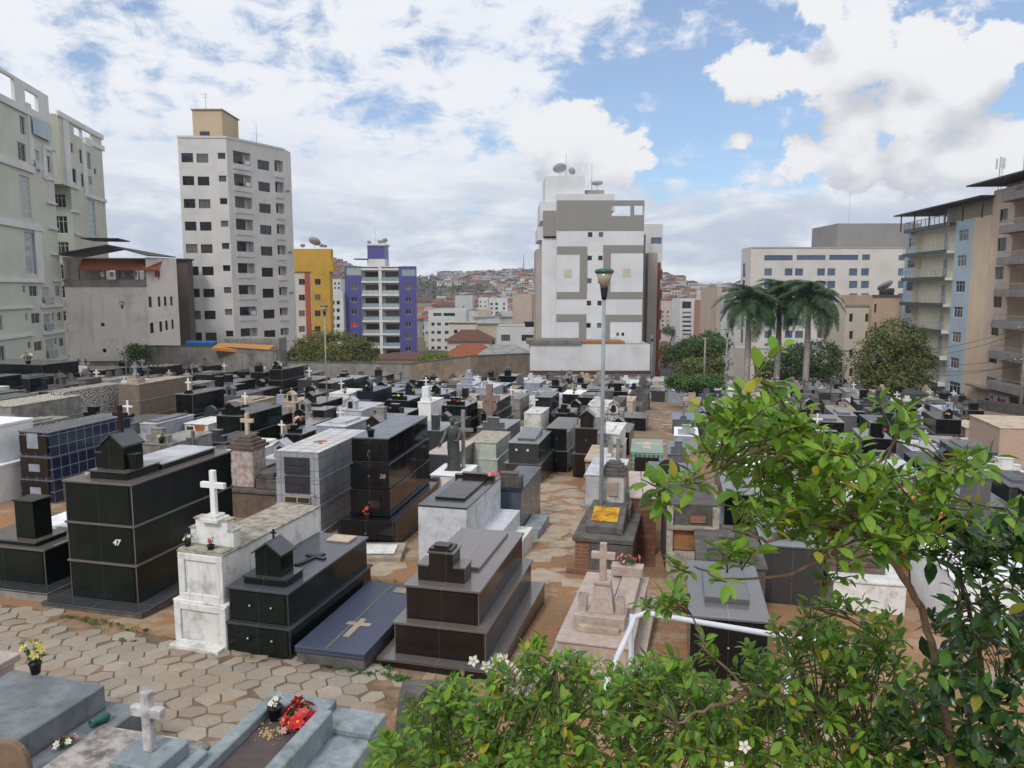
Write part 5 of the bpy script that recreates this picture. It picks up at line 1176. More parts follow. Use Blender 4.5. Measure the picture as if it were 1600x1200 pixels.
# D: white grey tower
def white_tower():
    TW=wallm('off_white_render',(.60,.59,.57),.32,.22); TL=wallm('white_strip_render',(.60,.60,.59),.2,.18)
    A=P(277,212,100); B=V((P(352,216,100).x,100.3,0)); 
    z1=A.z; C=P(443,232,1); C=C*(z1/C.z); D=P(456,252,1); Yc=C.y+3.2; D=P(456,300,Yc); z0=gz(-36,100)-2
    F=Fac(A,B,z0,z1); S=Fac(B,C,z0,z1); T=Fac(C,D,z0,z1)
    r=thing('apartment_tower','tall off white apartment tower with rows of dark windows and a cream roof box','building',F.pt(F.L,z0)); o=V(r.location)
    def rows(fc,top,bot,n):
        a,b,c,d=fc.rect(*Za(*top)); a2,b2,c2,d2=fc.rect(*Za(*bot)); out=[]
        for i in range(n):
            t=i/(n-1); out.append((a,b,c+(c2-c)*t,d+(d2-d)*t))
        return out
    HF=rows(F,(680,382,724,417),(720,1055,762,1087),9)+rows(F,(737,384,781,418),(775,1055,818,1087),9)
    HQ=rows(F,(817,381,845,404),(853,1048,880,1070),9)
    Bx=rows(S,(875,378,940,440),(908,1038,972,1084),9); HS2=rows(S,(966,410,1010,445),(996,1046,1040,1080),9)
    Bt=rows(S,(1030,410,1062,468),(1058,1038,1080,1080),9)
    m=MB(); grid_wall(m,F,TW,HF+HQ,o=o); grid_wall(m,S,TW,Bx+HS2+Bt,o=o,rev=.9); grid_wall(m,T,TW,[],o=o)
    p=[A,B,C,D]; bk=[V((D.x-4,D.y+9,0)),V((A.x,A.y+14,0))]
    m.add([V((q.x,q.y,z1-.5))-o for q in p+bk],[tuple(range(6))],RFM)
    for a,b in((D,bk[0]),(bk[0],bk[1]),(bk[1],A)): m.add([V((a.x,a.y,z0))-o,V((b.x,b.y,z0))-o,V((b.x,b.y,z1))-o,V((a.x,a.y,z1))-o],[(0,1,2,3)],TW)
    m.build('wall',r)
    a,b,_,_=F.rect(*Za(806,700,864,720)); a=F.px(*Za(826,700))[0]; b=F.px(*Za(864,700))[0]
    hs=sorted(HQ,key=lambda q:q[2]); zz0=z0
    for i in range(len(hs)+1):
        ze=hs[i][2] if i<len(hs) else z1-.9
        band(r,F,(a,min(b,F.L),zz0,ze),TL,.03,'white_strip',0); zz0=hs[i][3] if i<len(hs) else 0
    for h in HF: window(r,F,h,DKF,GLS,2,1)
    for h in HQ: window(r,F,h,DKF,GLS,1)
    for i,h in enumerate(Bx):
        w=h[1]-h[0]; window(r,S,(h[0]+.15,h[1]-w*.22,h[2]+.55,h[3]-.1),DKF,GLS,3,0,.84,'balcony_window')
        q=MB().box(0,w,.86,.9,0,h[3]-h[2],TW).box(0,w,.02,.84,-.1,.0,TW).build('balcony_back',r); q.matrix_local=Matrix.Translation(-o)@S.M(h[0],h[2]); slab(r,S,h[0]-.1,h[1]+.1,h[2]-.16,h[2]+.5,.12,TW,'balcony_parapet')
        if i in(0,1,7): block(q,'air_conditioner',w-.5,.2,.6,.7,.4,.5,WFR,.02)
    for h in HS2: window(r,S,h,DKF,GLS,2,0,.16)
    for i,h in enumerate(Bt):
        w=h[1]-h[0]; window(r,S,(h[0]+.05,h[1]-w*.3,h[2]+.6,h[3]-.15),DKF,GLS,2,0,.8,'balcony_window'); q=MB().box(0,w,.82,.9,0,h[3]-h[2],TW).build('balcony_back',r); q.matrix_local=Matrix.Translation(-o)@S.M(h[0],h[2]); slab(r,S,h[0]-.05,h[1]+.05,h[2]-.2,h[2]+.55,.14,TW,'balcony_parapet')
        if i in (1,4,6): q=dish(r,S.pt(h[1]+.3,h[2]+.6,.4),.3,ALU)
    a0=P(302,214,102); a1=P(348,214,102); zt=P(320,172,102).z
    q=MB().box(a0.x-o.x,a1.x-o.x,102-o.y,108-o.y,z1-.6-o.z,zt-o.z,wallm('cream_box_render',(.52,.42,.28),.25)).build('roof_box',r); MB().box(a0.x-.15-o.x,a1.x+.15-o.x,101.85-o.y,108.2-o.y,zt-o.z,zt+.15-o.z,COT).build('coping',q)
    MB().box(a0.x+.9-o.x,a0.x+2.1-o.x,101.9-o.y,101.99-o.y,z1+.1-o.z,z1+.9-o.z,DKF).build('roof_hatch',q)
    antenna(r,V((P(322,172,105).x,105,zt)),2.8); antenna(r,V((P(401,222,105).x,105,z1-.5)),3,arms=0); antenna(r,V((P(347,180,107).x,107,zt)),1.4,arms=0)
    band(r,F,(0,F.L,z1-.25,z1+.02),TL,.08,'coping'); band(r,S,(0,S.L,z1-.25,z1+.02),TL,.08,'coping')
white_tower()
def simple(label,x0,x1,ytop,Y,dep,mat,wins=(),rowcol=None,frame=ALU,gl=GLS,zb=None,Y2=None,name='apartment_building',roof=None,mull=2,sidewin=0,trim=None,group=None):
    """a block whose front top edge runs from pixel x0 to x1 at height ytop"""
    A=P(x0,ytop,Y); Y2=Y2 or Y
    if Y2==Y: B=P(x1,ytop,Y)
    else: B=P(x1,ytop,Y2)
    z1=A.z; z0=(gz((A.x+B.x)/2,Y)-2) if zb is None else zb
    F=Fac(A,B,z0,z1); r=thing(name,label,'building',F.pt(F.L/2,z0),0,group); o=V(r.location); H=[]
    for w in wins: H.append(F.rect(*w))
    if rowcol:
        cols,rowz,hh=rowcol   # px column spans, px row tops, px height
        for (a,b) in cols:
            for y in rowz: H.append(F.rect(a,y,b,y+hh))
    m=MB(); grid_wall(m,F,mat,H,o=o)
    p=[F.pt(0,0),F.pt(F.L,0),F.pt(F.L,0,-dep),F.pt(0,0,-dep)]
    for a,b in((1,2),(2,3),(3,0)): m.add([V((p[a].x,p[a].y,z0))-o,V((p[b].x,p[b].y,z0))-o,V((p[b].x,p[b].y,z1))-o,V((p[a].x,p[a].y,z1))-o],[(0,1,2,3)],mat)
    m.add([V((q.x,q.y,z1-.3))-o for q in p],[(0,1,2,3)],roof or RFM); m.build('wall',r)
    for h in H: window(r,F,h,frame,gl,mull if h[1]-h[0]>.9 else 1)
    if trim: band(r,F,(-.1,F.L+.1,z1-.15,z1+.12),trim,.15,'coping')
    return r,F,o
# E: yellow building
YEW=wallm('yellow_ochre_render',(.50,.30,.05),.25); CRW=wallm('cream_render',(.56,.51,.42),.2); REW=wallm('brick_red_render',(.36,.085,.05),.2)
rw=[350+y/3.5556 for y in(305,392,480,567)]
r,F,o=simple('yellow ochre apartment building with a red band and satellite dishes','' or 486,514.5,422,149,2.6,YEW,rowcol=([(492,501)],rw,9.5))
r2,F2,o2=simple('cream building wing with a thick red band beside the yellow one',457,485.6,419,149.5,2.2,CRW,rowcol=([(467,476.5)],rw,9.5))
band(r2,F2,F2.rect(477.5,419,485.5,530),REW,.12,'red_band'); band(r2,F2,F2.rect(457,419,477.4,425),REW,.12,'red_band')
_z=F.z1; q=MB().box(-5.4,2.0,.5,2.5,_z-o.z-.3,P(490,389,150).z-o.z,YEW).build('stair_tower',r); MB().box(-6.8,2.4,.2,2.6,_z-o.z-.3,P(490,408,150).z-o.z,YEW).build('stair_tower',r)
for xx,R_ in((491,1.25),(473,.5),(503,.5),(508,.4)):
    dish(r,P(xx,388,152),R_,rough_mat('dish_mesh',(.40,.41,.42)),-.7,random.uniform(-.5,.5))
# F: purple building
PUR=tile_mat('violet_blue_tiles',(.065,.062,.22),(.075,.072,.25),(.09,.09,.2),.2,.2,0,.4,.004); WHR=wallm('white_render',(.64,.64,.63),.2)
def purple():
    rws=[350+y/3.5556 for y in(334,405,474,543,611,680)]
    A=P(538,416,177); B=P(650,416,177); z1=A.z; z0=gz(-20,177)-2; F=Fac(A,B,z0,z1)
    r=thing('apartment_building','violet blue tiled apartment building with white balconies in its middle','building',F.pt(F.L/2,z0)); o=V(r.location)
    sA,sB=F.px(566,500)[0],F.px(624.5,500)[0]
    HL=[F.rect(548.5,y,558,y+8) for y in rws]; HR=[F.rect(633,y,642.5,y+8) for y in rws]
    top=[F.rect(541,417,565,430),F.rect(627,420,649,431)]
    m=MB(); grid_wall(m,F,PUR,HL+top[:1],s1=sA,o=o); grid_wall(m,F,PUR,HR+top[1:],s0=sB,o=o)
    W_=Fac(F.pt(sA,0,-1.5),F.pt(sB,0,-1.5),z0,z1); fl=(z1-z0)/10; HB=[]; st=20.3/1200*177
    lev=[z1-.4-st*(i+1) for i in range(7)]
    for z in lev:
        for a in (.6,W_.L/2+.9): HB.append((a,a+W_.L*.36,z+.12,z+2.2))
    grid_wall(m,W_,WHR,HB,o=o)
    for s_ in(sA,sB): m.add([F.pt(s_,z0)-o,F.pt(s_,z0,-1.5)-o,F.pt(s_,z1,-1.5)-o,F.pt(s_,z1)-o],[(0,1,2,3)],WHR)
    p=[F.pt(0,0),F.pt(F.L,0),F.pt(F.L-.3,0,-3.4),F.pt(0,0,-9)]
    for a,b in((1,2),(2,3),(3,0)): m.add([V((p[a].x,p[a].y,z0))-o,V((p[b].x,p[b].y,z0))-o,V((p[b].x,p[b].y,z1))-o,V((p[a].x,p[a].y,z1))-o],[(0,1,2,3)],PUR)
    m.add([V((q.x,q.y,z1-.2))-o for q in p],[(0,1,2,3)],RFM); m.build('wall',r)
    for i,h in enumerate(HL+HR): window(r,F,h,WFR,glass('red_curtain_glass',(.45,.02,.04),(.4,.02,.03)) if i==3 else GLS,2,lab='window with a red blind' if i==3 else None)
    for h in top: window(r,F,h,ALU,GLP,4,1)
    for h in HB: window(r,W_,h,DKF,GLS,3,name='balcony_door')
    mid=(sA+sB)/2; band(r,F,(mid-.35,mid+.35,z0,z1),WHR,.05,'centre_pier',1.5)
    for z in [z1-.55]+lev: slab(r,F,sA+.02,sB-.02,z-.35,z+.1,.12,WHR,'balcony_slab',1.48)
    for z in lev:
        for a,b in((sA+.1,mid-.4),(mid+.4,sB-.1)): railing(r,F,a,b,z+.1,-.02,.95,DKF,GLP,'balcony_railing')
    x0,x1=P(575,420,180).x-o.x,P(603,420,180).x-o.x
    MB().box(x0,x1,2,8,z1-o.z-.2,P(590,405,180).z-o.z,WHR).build('stair_tower',r); t=MB().box(x0+.1,x1-.1,2.1,7.9,P(590,405,180).z-o.z,P(590,384,180).z-o.z,PUR).build('water_tower',r); MB().box(x0-.1,x1+.2,1.9,8.1,P(590,384,180).z-o.z,P(590,381,180).z-o.z,WHR).build('coping',t)
    MB().box(x0-3,x0+.2,1.5,5,z1-o.z+1.6,z1-o.z+1.8,SHEET).build('canopy',r)
    for xx,R_ in((577,.5),(593,.6),(601,.8)): dish(r,P(xx,382,182),R_,ALU,-.8,random.uniform(-1,1))
    antenna(r,P(586.5,381,183),4.2,arms=0)
purple()
# G: white tower with grey bands in the middle
def banded():
    GY=tile_mat('grey_cladding_tiles',(.235,.225,.205),(.255,.245,.225),(.2,.19,.175),.25,.25,0,.6,.004); W=wallm('bright_white_render',(.66,.67,.69),.16,.2)
    A=P(870,320,101); B=P(1007,320,101); zt=P(940,313,101).z; z0=gz(10,101)-2
    F=Fac(A,B,z0,zt); r=thing('apartment_tower','white apartment tower with grey tiled bands in square patterns behind the lamp post','building',F.pt(F.L/2,z0)); o=V(r.location)
    R=lambda *q: F.rect(*Zc(*q))
    WN=[(438,388,460,412),(492,388,513,412),(436,504,458,527),(489,504,511,527),(434,616,456,640),(488,616,510,640),(432,726,454,750),(485,726,506,750),(430,836,452,860),(483,836,505,860),(578,884,592,900),(604,884,617,900)]
    H=[R(*q) for q in WN]; OP=[R(556,258,648,308),R(667,257,713,303)]; zr=OP[0][2]-.6
    m=MB(); grid_wall(m,F,W,H,z1=zr,o=o); grid_wall(m,F,GY,OP,z0=zr,rev=.25,o=o,revmat=W)
    SR=Fac(F.pt(F.L,0),F.pt(F.L,0,-14)+V((2.2,0,0)),z0,zt)
    hs=[(1.0,3.2,z0+3+i*3.0,z0+4.4+i*3.0) for i in range(8)]; grid_wall(m,SR,W,hs+[(.6,3.4,zr+.6,zt-.6),(4.2,8,zr+.6,zt-.6)],o=o)
    m.add([F.pt(0,zr)-o,F.pt(F.L,zr)-o,SR.pt(SR.L,zr)-o,F.pt(0,zr,-14)-o],[(0,1,2,3)],RFM)
    m.add([F.pt(0,z0)-o,F.pt(0,z0,-14)-o,F.pt(0,zt,-14)-o,F.pt(0,zt)-o],[(0,1,2,3)],W); m.build('wall',r)
    for h in H: window(r,F,h,DKF,GLS,1)
    for h in hs: window(r,SR,h,ALU,GLS,3)
    band(r,SR,(3.4,6,z0,zr-1.5),GY,.3,'grey_pier')
    zb=F.px(*Zc(400,380))[1]; band(r,F,(0,F.L,zb,zr),GY,.05,'grey_band')
    G_=[(285,458,435,497),(397,497,435,683),(283,683,432,718),(513,452,712,490),(513,490,550,683),(513,683,706,717),(282,793,430,830),(393,830,430,935),(520,795,703,830),(512,830,546,935)]
    for q in G_: band(r,F,R(*q),GY,.05,'grey_band')
    for q in((320,570,357,610),(610,567,648,607)): band(r,F,R(*q),CRW,.04,'beige_square')
    for q in((428,908,452,926),(550,903,572,920)): band(r,F,R(*q),WFR,.4,'air_conditioner')
    # left stepped parts
    L1=Fac(P(847,440,103.5),P(869.6,440,103.5),z0,P(855,370,103.5).z); m=MB()
    def bx(x0,x1,Y0,Y1,yt,mat,nm,yb=None):
        a,b=P(x0,yt,Y0),P(x1,yt,Y0); zb_=z0 if yb is None else P(x0,yb,Y0).z
        return MB().box(a.x-o.x,b.x-o.x,Y0-o.y,Y1-o.y,zb_-o.z,a.z-o.z,mat).build(nm,r)
    bx(847,870,102,114,372,W,'side_wing'); bx(838,849,103,113,389,wallm('beige_render',(.40,.36,.32),.25),'beige_wing'); bx(849,869.8,101.6,113,329,GY,'grey_panel',369); bx(840,849,102.5,112,354,W,'side_wing',375); bx(844,870,103,113,315,W,'side_wing',345)
    bx(852,914,104,112,275,W,'penthouse',330); bx(869,961,103,113,303,W,'penthouse',330)
    q=bx(915,944,105,111,297,COT,'roof_tank',303)
    dish(r,P(875,275,107),.95,rough_mat('dish_mesh',(.40,.41,.42)),-.6,.2); dish(r,P(893,273,106),.5,ALU,-1.1,-.6); antenna(r,P(884.5,275,106),3,arms=0); antenna(r,P(924.5,298,106),3.6,arms=0); dish(r,P(933,297,106),.8,WFR,-.3,0)
banded()
r,F,o=simple('white tower top with one blue window strip peeking out behind the grey banded tower',1005,1036,350,118,10,WHR,wins=[(1017,371,1034,381)],gl=GLB_,name='apartment_tower')
r,F,o=simple('narrow beige tower with red brick balconies just right of the grey banded tower',1013.5,1028,395,112,10,wallm('beige_render',(.40,.36,.32)),name='apartment_tower')
bb=MB(); RDB=rough_mat('red_brick_balcony',(.22,.055,.045),(.17,.045,.04),1)
for i in range(6): MB().box(F.L/2-.1,F.L/2+.75,.1,4,2+i*2.9,3.4+i*2.9,RDB).build('balcony',r)
MB().box(F.L/2+.01,F.L/2+.5,.3,5,0,18.9,RDB).build('brick_wall',r)
# low white building before the tower
r,F,o=simple('low blank white building under the grey banded tower',828,1016,538,93,7,wallm('bright_white_render2',(.64,.65,.67),.35,.3),name='low_building',roof=SHEETG)
MB().box(-F.L/2-.4,-F.L/2+6.2,-.3,4.5,F.z1-o.z+.05,F.z1-o.z+.5,rough_mat('mossy_sheet_roof',(.22,.2,.17),(.13,.12,.1),1,(.05,.05,.045),.6,.8,.9,.2)).build('sheet_roof',r); MB().box(-F.L/2+6.4,F.L/2-3,.5,4.5,F.z1-o.z+.02,F.z1-o.z+.3,OCH).build('tiled_roof',r)
band(r,F,F.rect(826,579,1018,584),rough_mat('red_gutter',(.10,.05,.045)),.25,'gutter')
# H: big beige hospital-like block
HB_=wallm('pale_beige_render',(.58,.55,.515),.12,.15)
def hospital():
    A=P(1174,386,160); B=P(1425,386,160); z1=A.z; z0=gz(60,160)-3; F=Fac(A,B,z0,z1)
    r=thing('office_block','wide pale beige block with rows of square blue windows behind the palm trees','building',F.pt(F.L/2,z0)); o=V(r.location)
    R=lambda *q: F.rect(*Zd(*q)); strips=[R(*q) for q in((385,450,503,472),(520,450,640,470),(655,449,776,470),(793,447,825,470),(945,450,972,472))]
    H=[]
    for y in(505,557,609,661,713,765,817):
        for a,b in((385,416),(470,502),(513,546),(605,637),(648,680),(738,772),(788,820),(942,965)): H.append(R(a,y,b,y+30))
    m=MB(); grid_wall(m,F,HB_,strips+H,o=o)
    S=Fac(P(1159,391,167),A,z0,z1); hs=[(1.2,3.2,z1-6-i*3.5,z1-3.2-i*3.5) for i in range(6)]; grid_wall(m,S,HB_,hs,o=o)
    p=[F.pt(0,0),F.pt(F.L,0),F.pt(F.L,0,-22),S.pt(0,0)]
    m.add([V((q.x,q.y,z1-.4))-o for q in p],[(0,1,2,3)],RFM); m.build('wall',r)
    for h in strips: window(r,F,h,DKF,GLB_,5)
    for h in H: window(r,F,h,DKF,GLB_,1,1)
    for h in hs: window(r,S,h,DKF,GLS,2)
    x0,x1=P(1309,349,166).x-o.x,P(1440,349,166).x-o.x
    MB().box(x0,x1,6,20,z1-o.z-.4,P(1340,349,166).z-o.z,wallm('grey_plant_room',(.27,.26,.25),.2)).build('plant_room',r); antenna(r,P(1326,349,172),7,arms=0)
    band(r,F,(0,F.L,z1-.3,z1),wallm('beige_edge',(.36,.34,.32)),.08,'coping')
hospital()
# I: cream low building with peach side
r,F,o=simple('small cream block with a peach side wall between the palms and the blue building',1322,1364,477,104,8,CRW,rowcol=([(1327,1333),(1352,1358)],[490,517,546,575],13),mull=1,trim=COT)
r,F,o=simple('peach walled block with a dark roof edge next to the cream one',1364,1412,462,103,10,wallm('peach_render',(.50,.36,.26),.35,.3),rowcol=([(1366,1370)],[475,503,532],14),trim=COD)
dish(r,P(1384,460,106),1.1,rough_mat('dish_mesh',(.40,.41,.42)),-.7,.4); MB().lathe([(.9,0),(1,.8),(.9,1)],1.2,3,14,DKF,Matrix.Translation((0,0,F.z1-o.z))).build('water_tank',r)
r,F,o=simple('white low wing with grey windows behind the three palms',1168,1316,548,118,10,HB_,rowcol=([(1186,1200),(1218,1232),(1262,1276)],[562],12),gl=GLS)
# J, K: right hand street front
def right_street():
    BLU=wallm('pale_blue_render',(.42,.52,.59),.2,.25); CRM_=wallm('light_cream_render',(.70,.65,.52),.15,.25); PEA=wallm('peach_pink_render',(.68,.53,.39),.15,.25); GRN=plain('dark_green_fascia',(.05,.07,.06))
    A=P(1418,336,100); B=P(1552,312,79.2); z1=A.z-1.9; z0=gz(49,90)-2.5; F=Fac(A,B,z0,z1)
    r=thing('apartment_building','pale blue and cream apartment building with stacked balconies on the right','building',F.pt(F.L/2,z0)); o=V(r.location)
    R=lambda *q: F.rect(*Zd(*q))
    sp=lambda x,y: F.px(*Zd(x,y))[0]
    s1=sp(1008,500); s2=sp(1172,500); s3=sp(1246,500)
    WB=[R(*q) for q in((1197,343,1235,390),(1187,450,1226,497),(1180,558,1220,605),(1172,665,1210,710),(1165,770,1203,815),(1158,877,1195,922),(1152,978,1200,1030))]
    WL=[R(*q) for q in((988,378,1016,417),(982,472,1012,503),(976,563,1005,600),(972,657,1000,695))]
    m=MB(); grid_wall(m,F,BLU,WL,s1=s1,o=o); grid_wall(m,F,BLU,WB,s0=s2,s1=s3,o=o); grid_wall(m,F,PEA,[],s0=s3,o=o)
    W_=Fac(F.pt(s1,0,-.7),F.pt(s2,0,-.7),z0,z1); st=3.0; top=F.px(*Zd(1080,338))[1]; lev=[top-st*i for i in range(8)]
    HB=[(W_.L*.60,W_.L*.60+1.1,z+.15,z+2.35) for z in lev]; HB2=[(W_.L*.12,W_.L*.12+.9,z+.9,z+2.2) for z in lev]
    grid_wall(m,W_,CRM_,HB,o=o)
    for s_ in(s1,s2): m.add([F.pt(s_,z0)-o,F.pt(s_,z0,-.7)-o,F.pt(s_,z1,-.7)-o,F.pt(s_,z1)-o],[(0,1,2,3)],CRM_)
    p=[F.pt(0,0),F.pt(F.L,0),F.pt(F.L,0,-12),F.pt(0,0,-12)]
    m.add([V((q.x,q.y,z1-.2))-o for q in p],[(0,1,2,3)],RFM)
    for a,b in((1,2),(2,3),(3,0)): m.add([V((p[a].x,p[a].y,z0))-o,V((p[b].x,p[b].y,z0))-o,V((p[b].x,p[b].y,z1))-o,V((p[a].x,p[a].y,z1))-o],[(0,1,2,3)],BLU)
    m.build('wall',r)
    for h in WB+WL: window(r,F,h,WFR,GLS,3,1,.12)
    for h in HB: window(r,W_,h,WFR,GLP,2,name='balcony_door')
    for i,z in enumerate(lev):
        q=slab(r,F,s1-1.6,s2-.02,z-.18,z+.1,.8,WHR,'balcony',.68); band(q,F,(0,0.01,0,.01),GRN) if False else None
        k=MB().box(0,s2-s1+1.56,-.85,-.802,-.05,.42,GRN).build('fascia',q)
        k.location=(0,0,0); railing(r,F,s1-1.55,s2-.1,z+.3,.82,.75,ALU,None,'balcony_railing')
    for x,c in((.5,RED),(.9,ORG),(1.3,RED),(2.0,WHT)): block(r,'balcony_chair',0,0,0,.01,.01,.01,c) if False else None
    # roof canopy
    b=MB(); b.box(-.8,F.L+.3,-1.4,8,z1+1.75,z1+1.9,SHEET); 
    for i in range(6): x=.3+(F.L-.6)*i/5; b.box(x-.06,x+.06,-.9,-.78,z1-.3,z1+1.75,DKF)
    k=b.build('roof_canopy',r); k.matrix_local=Matrix.Translation(-o)@Matrix.Translation(F.A)@Matrix.Rotation(F.ang,4,'Z')
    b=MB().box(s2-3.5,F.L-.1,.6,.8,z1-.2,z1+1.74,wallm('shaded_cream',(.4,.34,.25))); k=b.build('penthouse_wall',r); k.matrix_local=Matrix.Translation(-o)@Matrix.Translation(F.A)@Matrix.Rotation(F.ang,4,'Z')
    railing(r,F,s1-1.6,s2-.1,z1-.2,.75,1.0,ALU,None,'balcony_railing')
    q=slab(r,F,s1-1.6,s2-.02,z1-.5,z1-.2,.75,GRN,'balcony')
    # K
    A=F.pt(F.L+.05,0); dd=(V((B.x,B.y,0))-V((F.A.x,F.A.y,0))).normalized(); K=Fac(A,A+dd*22,z0,P(1556,298,79).z)
    PK2=wallm('salmon_render',(.64,.50,.39),.15,.25)
    r=thing('apartment_building','salmon apartment building with rounded balconies cut by the right picture edge','building',K.pt(K.L/2,z0)); o=V(r.location)
    RR=lambda *q: K.rect(*Zd(*q)); WK=[RR(*q) for q in((1366,258,1400,312),(1355,378,1393,432),(1345,498,1382,550),(1338,617,1375,668),(1328,735,1362,785),(1318,850,1354,900),(1310,958,1352,990),(1385,975,1440,1010))]
    m=MB(); sb=K.px(*Zd(1410,500))[0]; shop=[RR(1262,1052,1290,1100),RR(1300,1062,1440,1120)]
    grid_wall(m,K,PK2,WK+shop,s1=sb,o=o); 
    KI=Fac(K.pt(sb,0,-1.6),K.pt(K.L,0,-1.6),z0,K.z1); zs=[WK[0][2]-1.0-3.0*i for i in range(7)]
    HK=[(1.0,2.0,z+.1,z+2.3) for z in zs]+[(3.4,5.2,z+.9,z+2.2) for z in zs]; grid_wall(m,KI,CRM_,HK,o=o)
    m.add([K.pt(sb,z0)-o,K.pt(sb,z0,-1.6)-o,K.pt(sb,K.z1,-1.6)-o,K.pt(sb,K.z1)-o],[(0,1,2,3)],PK2)
    p=[K.pt(0,0),K.pt(K.L,0),K.pt(K.L,0,-12),K.pt(0,0,-12)]; m.add([V((q.x,q.y,K.z1))-o for q in p],[(0,1,2,3)],RFM)
    for a,b in((1,2),(2,3),(3,0)): m.add([V((p[a].x,p[a].y,z0))-o,V((p[b].x,p[b].y,z0))-o,V((p[b].x,p[b].y,K.z1))-o,V((p[a].x,p[a].y,K.z1))-o],[(0,1,2,3)],PK2)
    m.build('wall',r)
    for h in WK: window(r,K,h,DKF,GLS,2)
    for h in shop: window(r,K,h,DKF,GLS,2,name='shop_opening')
    for h in HK: window(r,KI,h,WFR,GLP,2,name='balcony_door')
    for z in zs+[zs[0]+3.0]:
        n=10; poly=[(sb-.5,0.0)]+[(sb-.5+.5*(1-math.cos(math.pi/2*i/n)),-1.3*math.sin(math.pi/2*i/n)) for i in range(1,n+1)]+[(K.L-sb+sb,-1.3),(K.L,0)]
        k=MB().prism(poly,0,.75,rough_mat('grey_balcony_front',(.27,.25,.24),(.22,.2,.19),.6,(.1,.1,.1),.4,.4,.9,.05),'z').build('balcony',r); k.matrix_local=Matrix.Translation(-o)@Matrix.Translation(K.A+V((0,0,z-.25)))@Matrix.Rotation(K.ang,4,'Z')
        railing(r,K,sb,K.L,z+.5,1.2,.5,ALU,None,'balcony_railing')
    for fn,q in(('roof_canopy',(-1.6,K.L,-2.0,9,K.z1+.6,K.z1+.75,SHEET)),('penthouse',(3.0,K.L,1,9,K.z1,K.z1+3.6,CRM_)),('penthouse_wall',(-.05,2.9,1.2,9,K.z1,K.z1+.58,PK2)),('shop_awning',(-1.2,14,-.9,.05,RR(1290,985,1300,1000)[2],RR(1290,985,1300,1000)[2]+.18,rough_mat('grimy_awning',(.26,.21,.17),(.17,.14,.12),1)))):
        k=MB().box(*q).build(fn,r); k.matrix_local=Matrix.Translation(-o)@Matrix.Translation(K.A)@Matrix.Rotation(K.ang,4,'Z')
    h=RR(1345,1030,1428,1078); sg=tag(MB().box(0,h[1]-h[0],-.08,0,0,h[3]-h[2],rough_mat('worn_white_sign',(.55,.50,.48),(.45,.38,.36),2,(.3,.2,.2),.4,1)).build('shop_sign'),'worn white shop sign with red script lettering on the right corner building','sign'); sg.matrix_world=K.M(h[0],h[2],.45)
    mt=plain('sign_red',(.32,.02,.03)); W0=h[1]-h[0]; H0=h[3]-h[2]
    a=text_mesh(sg,'Bolé',W0*.62,H0*.48,H0*.72,mt); b=MB(); b.tube([(W0*.08,-.1,H0*.45),(W0*.14,-.1,H0*.75),(W0*.2,-.1,H0*.6),(W0*.15,-.1,H0*.2)],.06,5,mt); b.build('emblem',sg)
    # antenna mast on the roof
    pm=P(1561,292,84); ms=tag(MB().build('antenna_mast') if False else thing('antenna_mast','x','antenna',pm-V((0,0,1.5))),'slim telecom mast with stacked panel antennas on the right hand roof','antenna')
    b=MB()
    for dx,dy in((-.18,-.15),(.18,-.15),(0,.2)): b.tube([(dx,dy,-1),(dx*.7,dy*.7,4.6)],.035,4,ALU)
    for i in range(9): z=-.6+i*.58; b.tube([(-.17,-.14,z),(.17,-.14,z+.3),(0,.18,z+.55),(-.17,-.14,z+.58)],.02,4,ALU)
    b.build('lattice',ms); b=MB()
    for i in range(3):
        g=i*2.1; b.box(.4*math.cos(g)-.08,.4*math.cos(g)+.08,.4*math.sin(g)-.06,.4*math.sin(g)+.06,3.4,4.5,WFR)
    b.build('panel_antenna',ms)
right_street()
# ---------- the town between the cemetery and the hill ----------
WH2=wallm('town_white',(.58,.59,.58),.25,.15); WH3=wallm('town_grey_white',(.46,.48,.48),.3,.15); BE2=wallm('town_beige',(.47,.38,.31),.2,.1); BRB=wallm('town_brown',(.33,.23,.18),.2,.1)
simple('white five storey block with many small windows right of the violet building',669,728,484,215,14,WH2,rowcol=([(674,679),(683,689),(695,701),(706,712)],[504,517,529,541,553],5),wins=[(677,489,690,494),(693,489,711,494)])
simple('tall blank grey white block with a thin line of windows above the five storey one',711,738,462,265,14,WH3,rowcol=([(723,725)],[478,484,490,496,502],3))
simple('stepped grey white block with a green parapet',735,766,484,255,12,WH3,trim=plain('green_parapet',(.10,.22,.11)))
simple('slim grey white block behind the green parapet',748,762,465,285,10,WH2,rowcol=([(750,752),(757,759)],[470,477],3))
simple('pale apartment block with balconies far behind the white ones',764,793,466,330,14,WH2,rowcol=([(766,770),(774,778),(786,789)],[473,480,487,494],4))
simple('blank beige block left of the grey banded tower',801,831,460,190,16,BE2)
simple('brown side of the beige block',831.2,841,460,190,16,BRB)
r,F,o=simple('low white hall with two barred windows',776,838,511,150,12,WH2,rowcol=([(783,797),(815,834)],[523],10),mull=4,name='low_building'); MB().lathe([(.8,0),(1.1,1.1),(1.15,1.2)],2.6,2,12,plain('navy_tank',(.02,.03,.07)),Matrix.Translation((0,0,F.z1-o.z-.2))).build('water_tank',r)
simple('cream two storey building with a dark roof edge before the white blocks',702,744,505,170,9,CRW,rowcol=([(709,715),(719,727),(733,742)],[515],6),trim=COD,name='low_building')
simple('pale grey building right of the yellow one',513,536,455,175,4,WH2,rowcol=([(518,523),(526,531)],[470,482,494,506],6))
simple('tiny white block standing on the slope behind the purple tower',519,532,436,250,10,WH2,rowcol=([(522,525),(528,531)],[441,448],4))
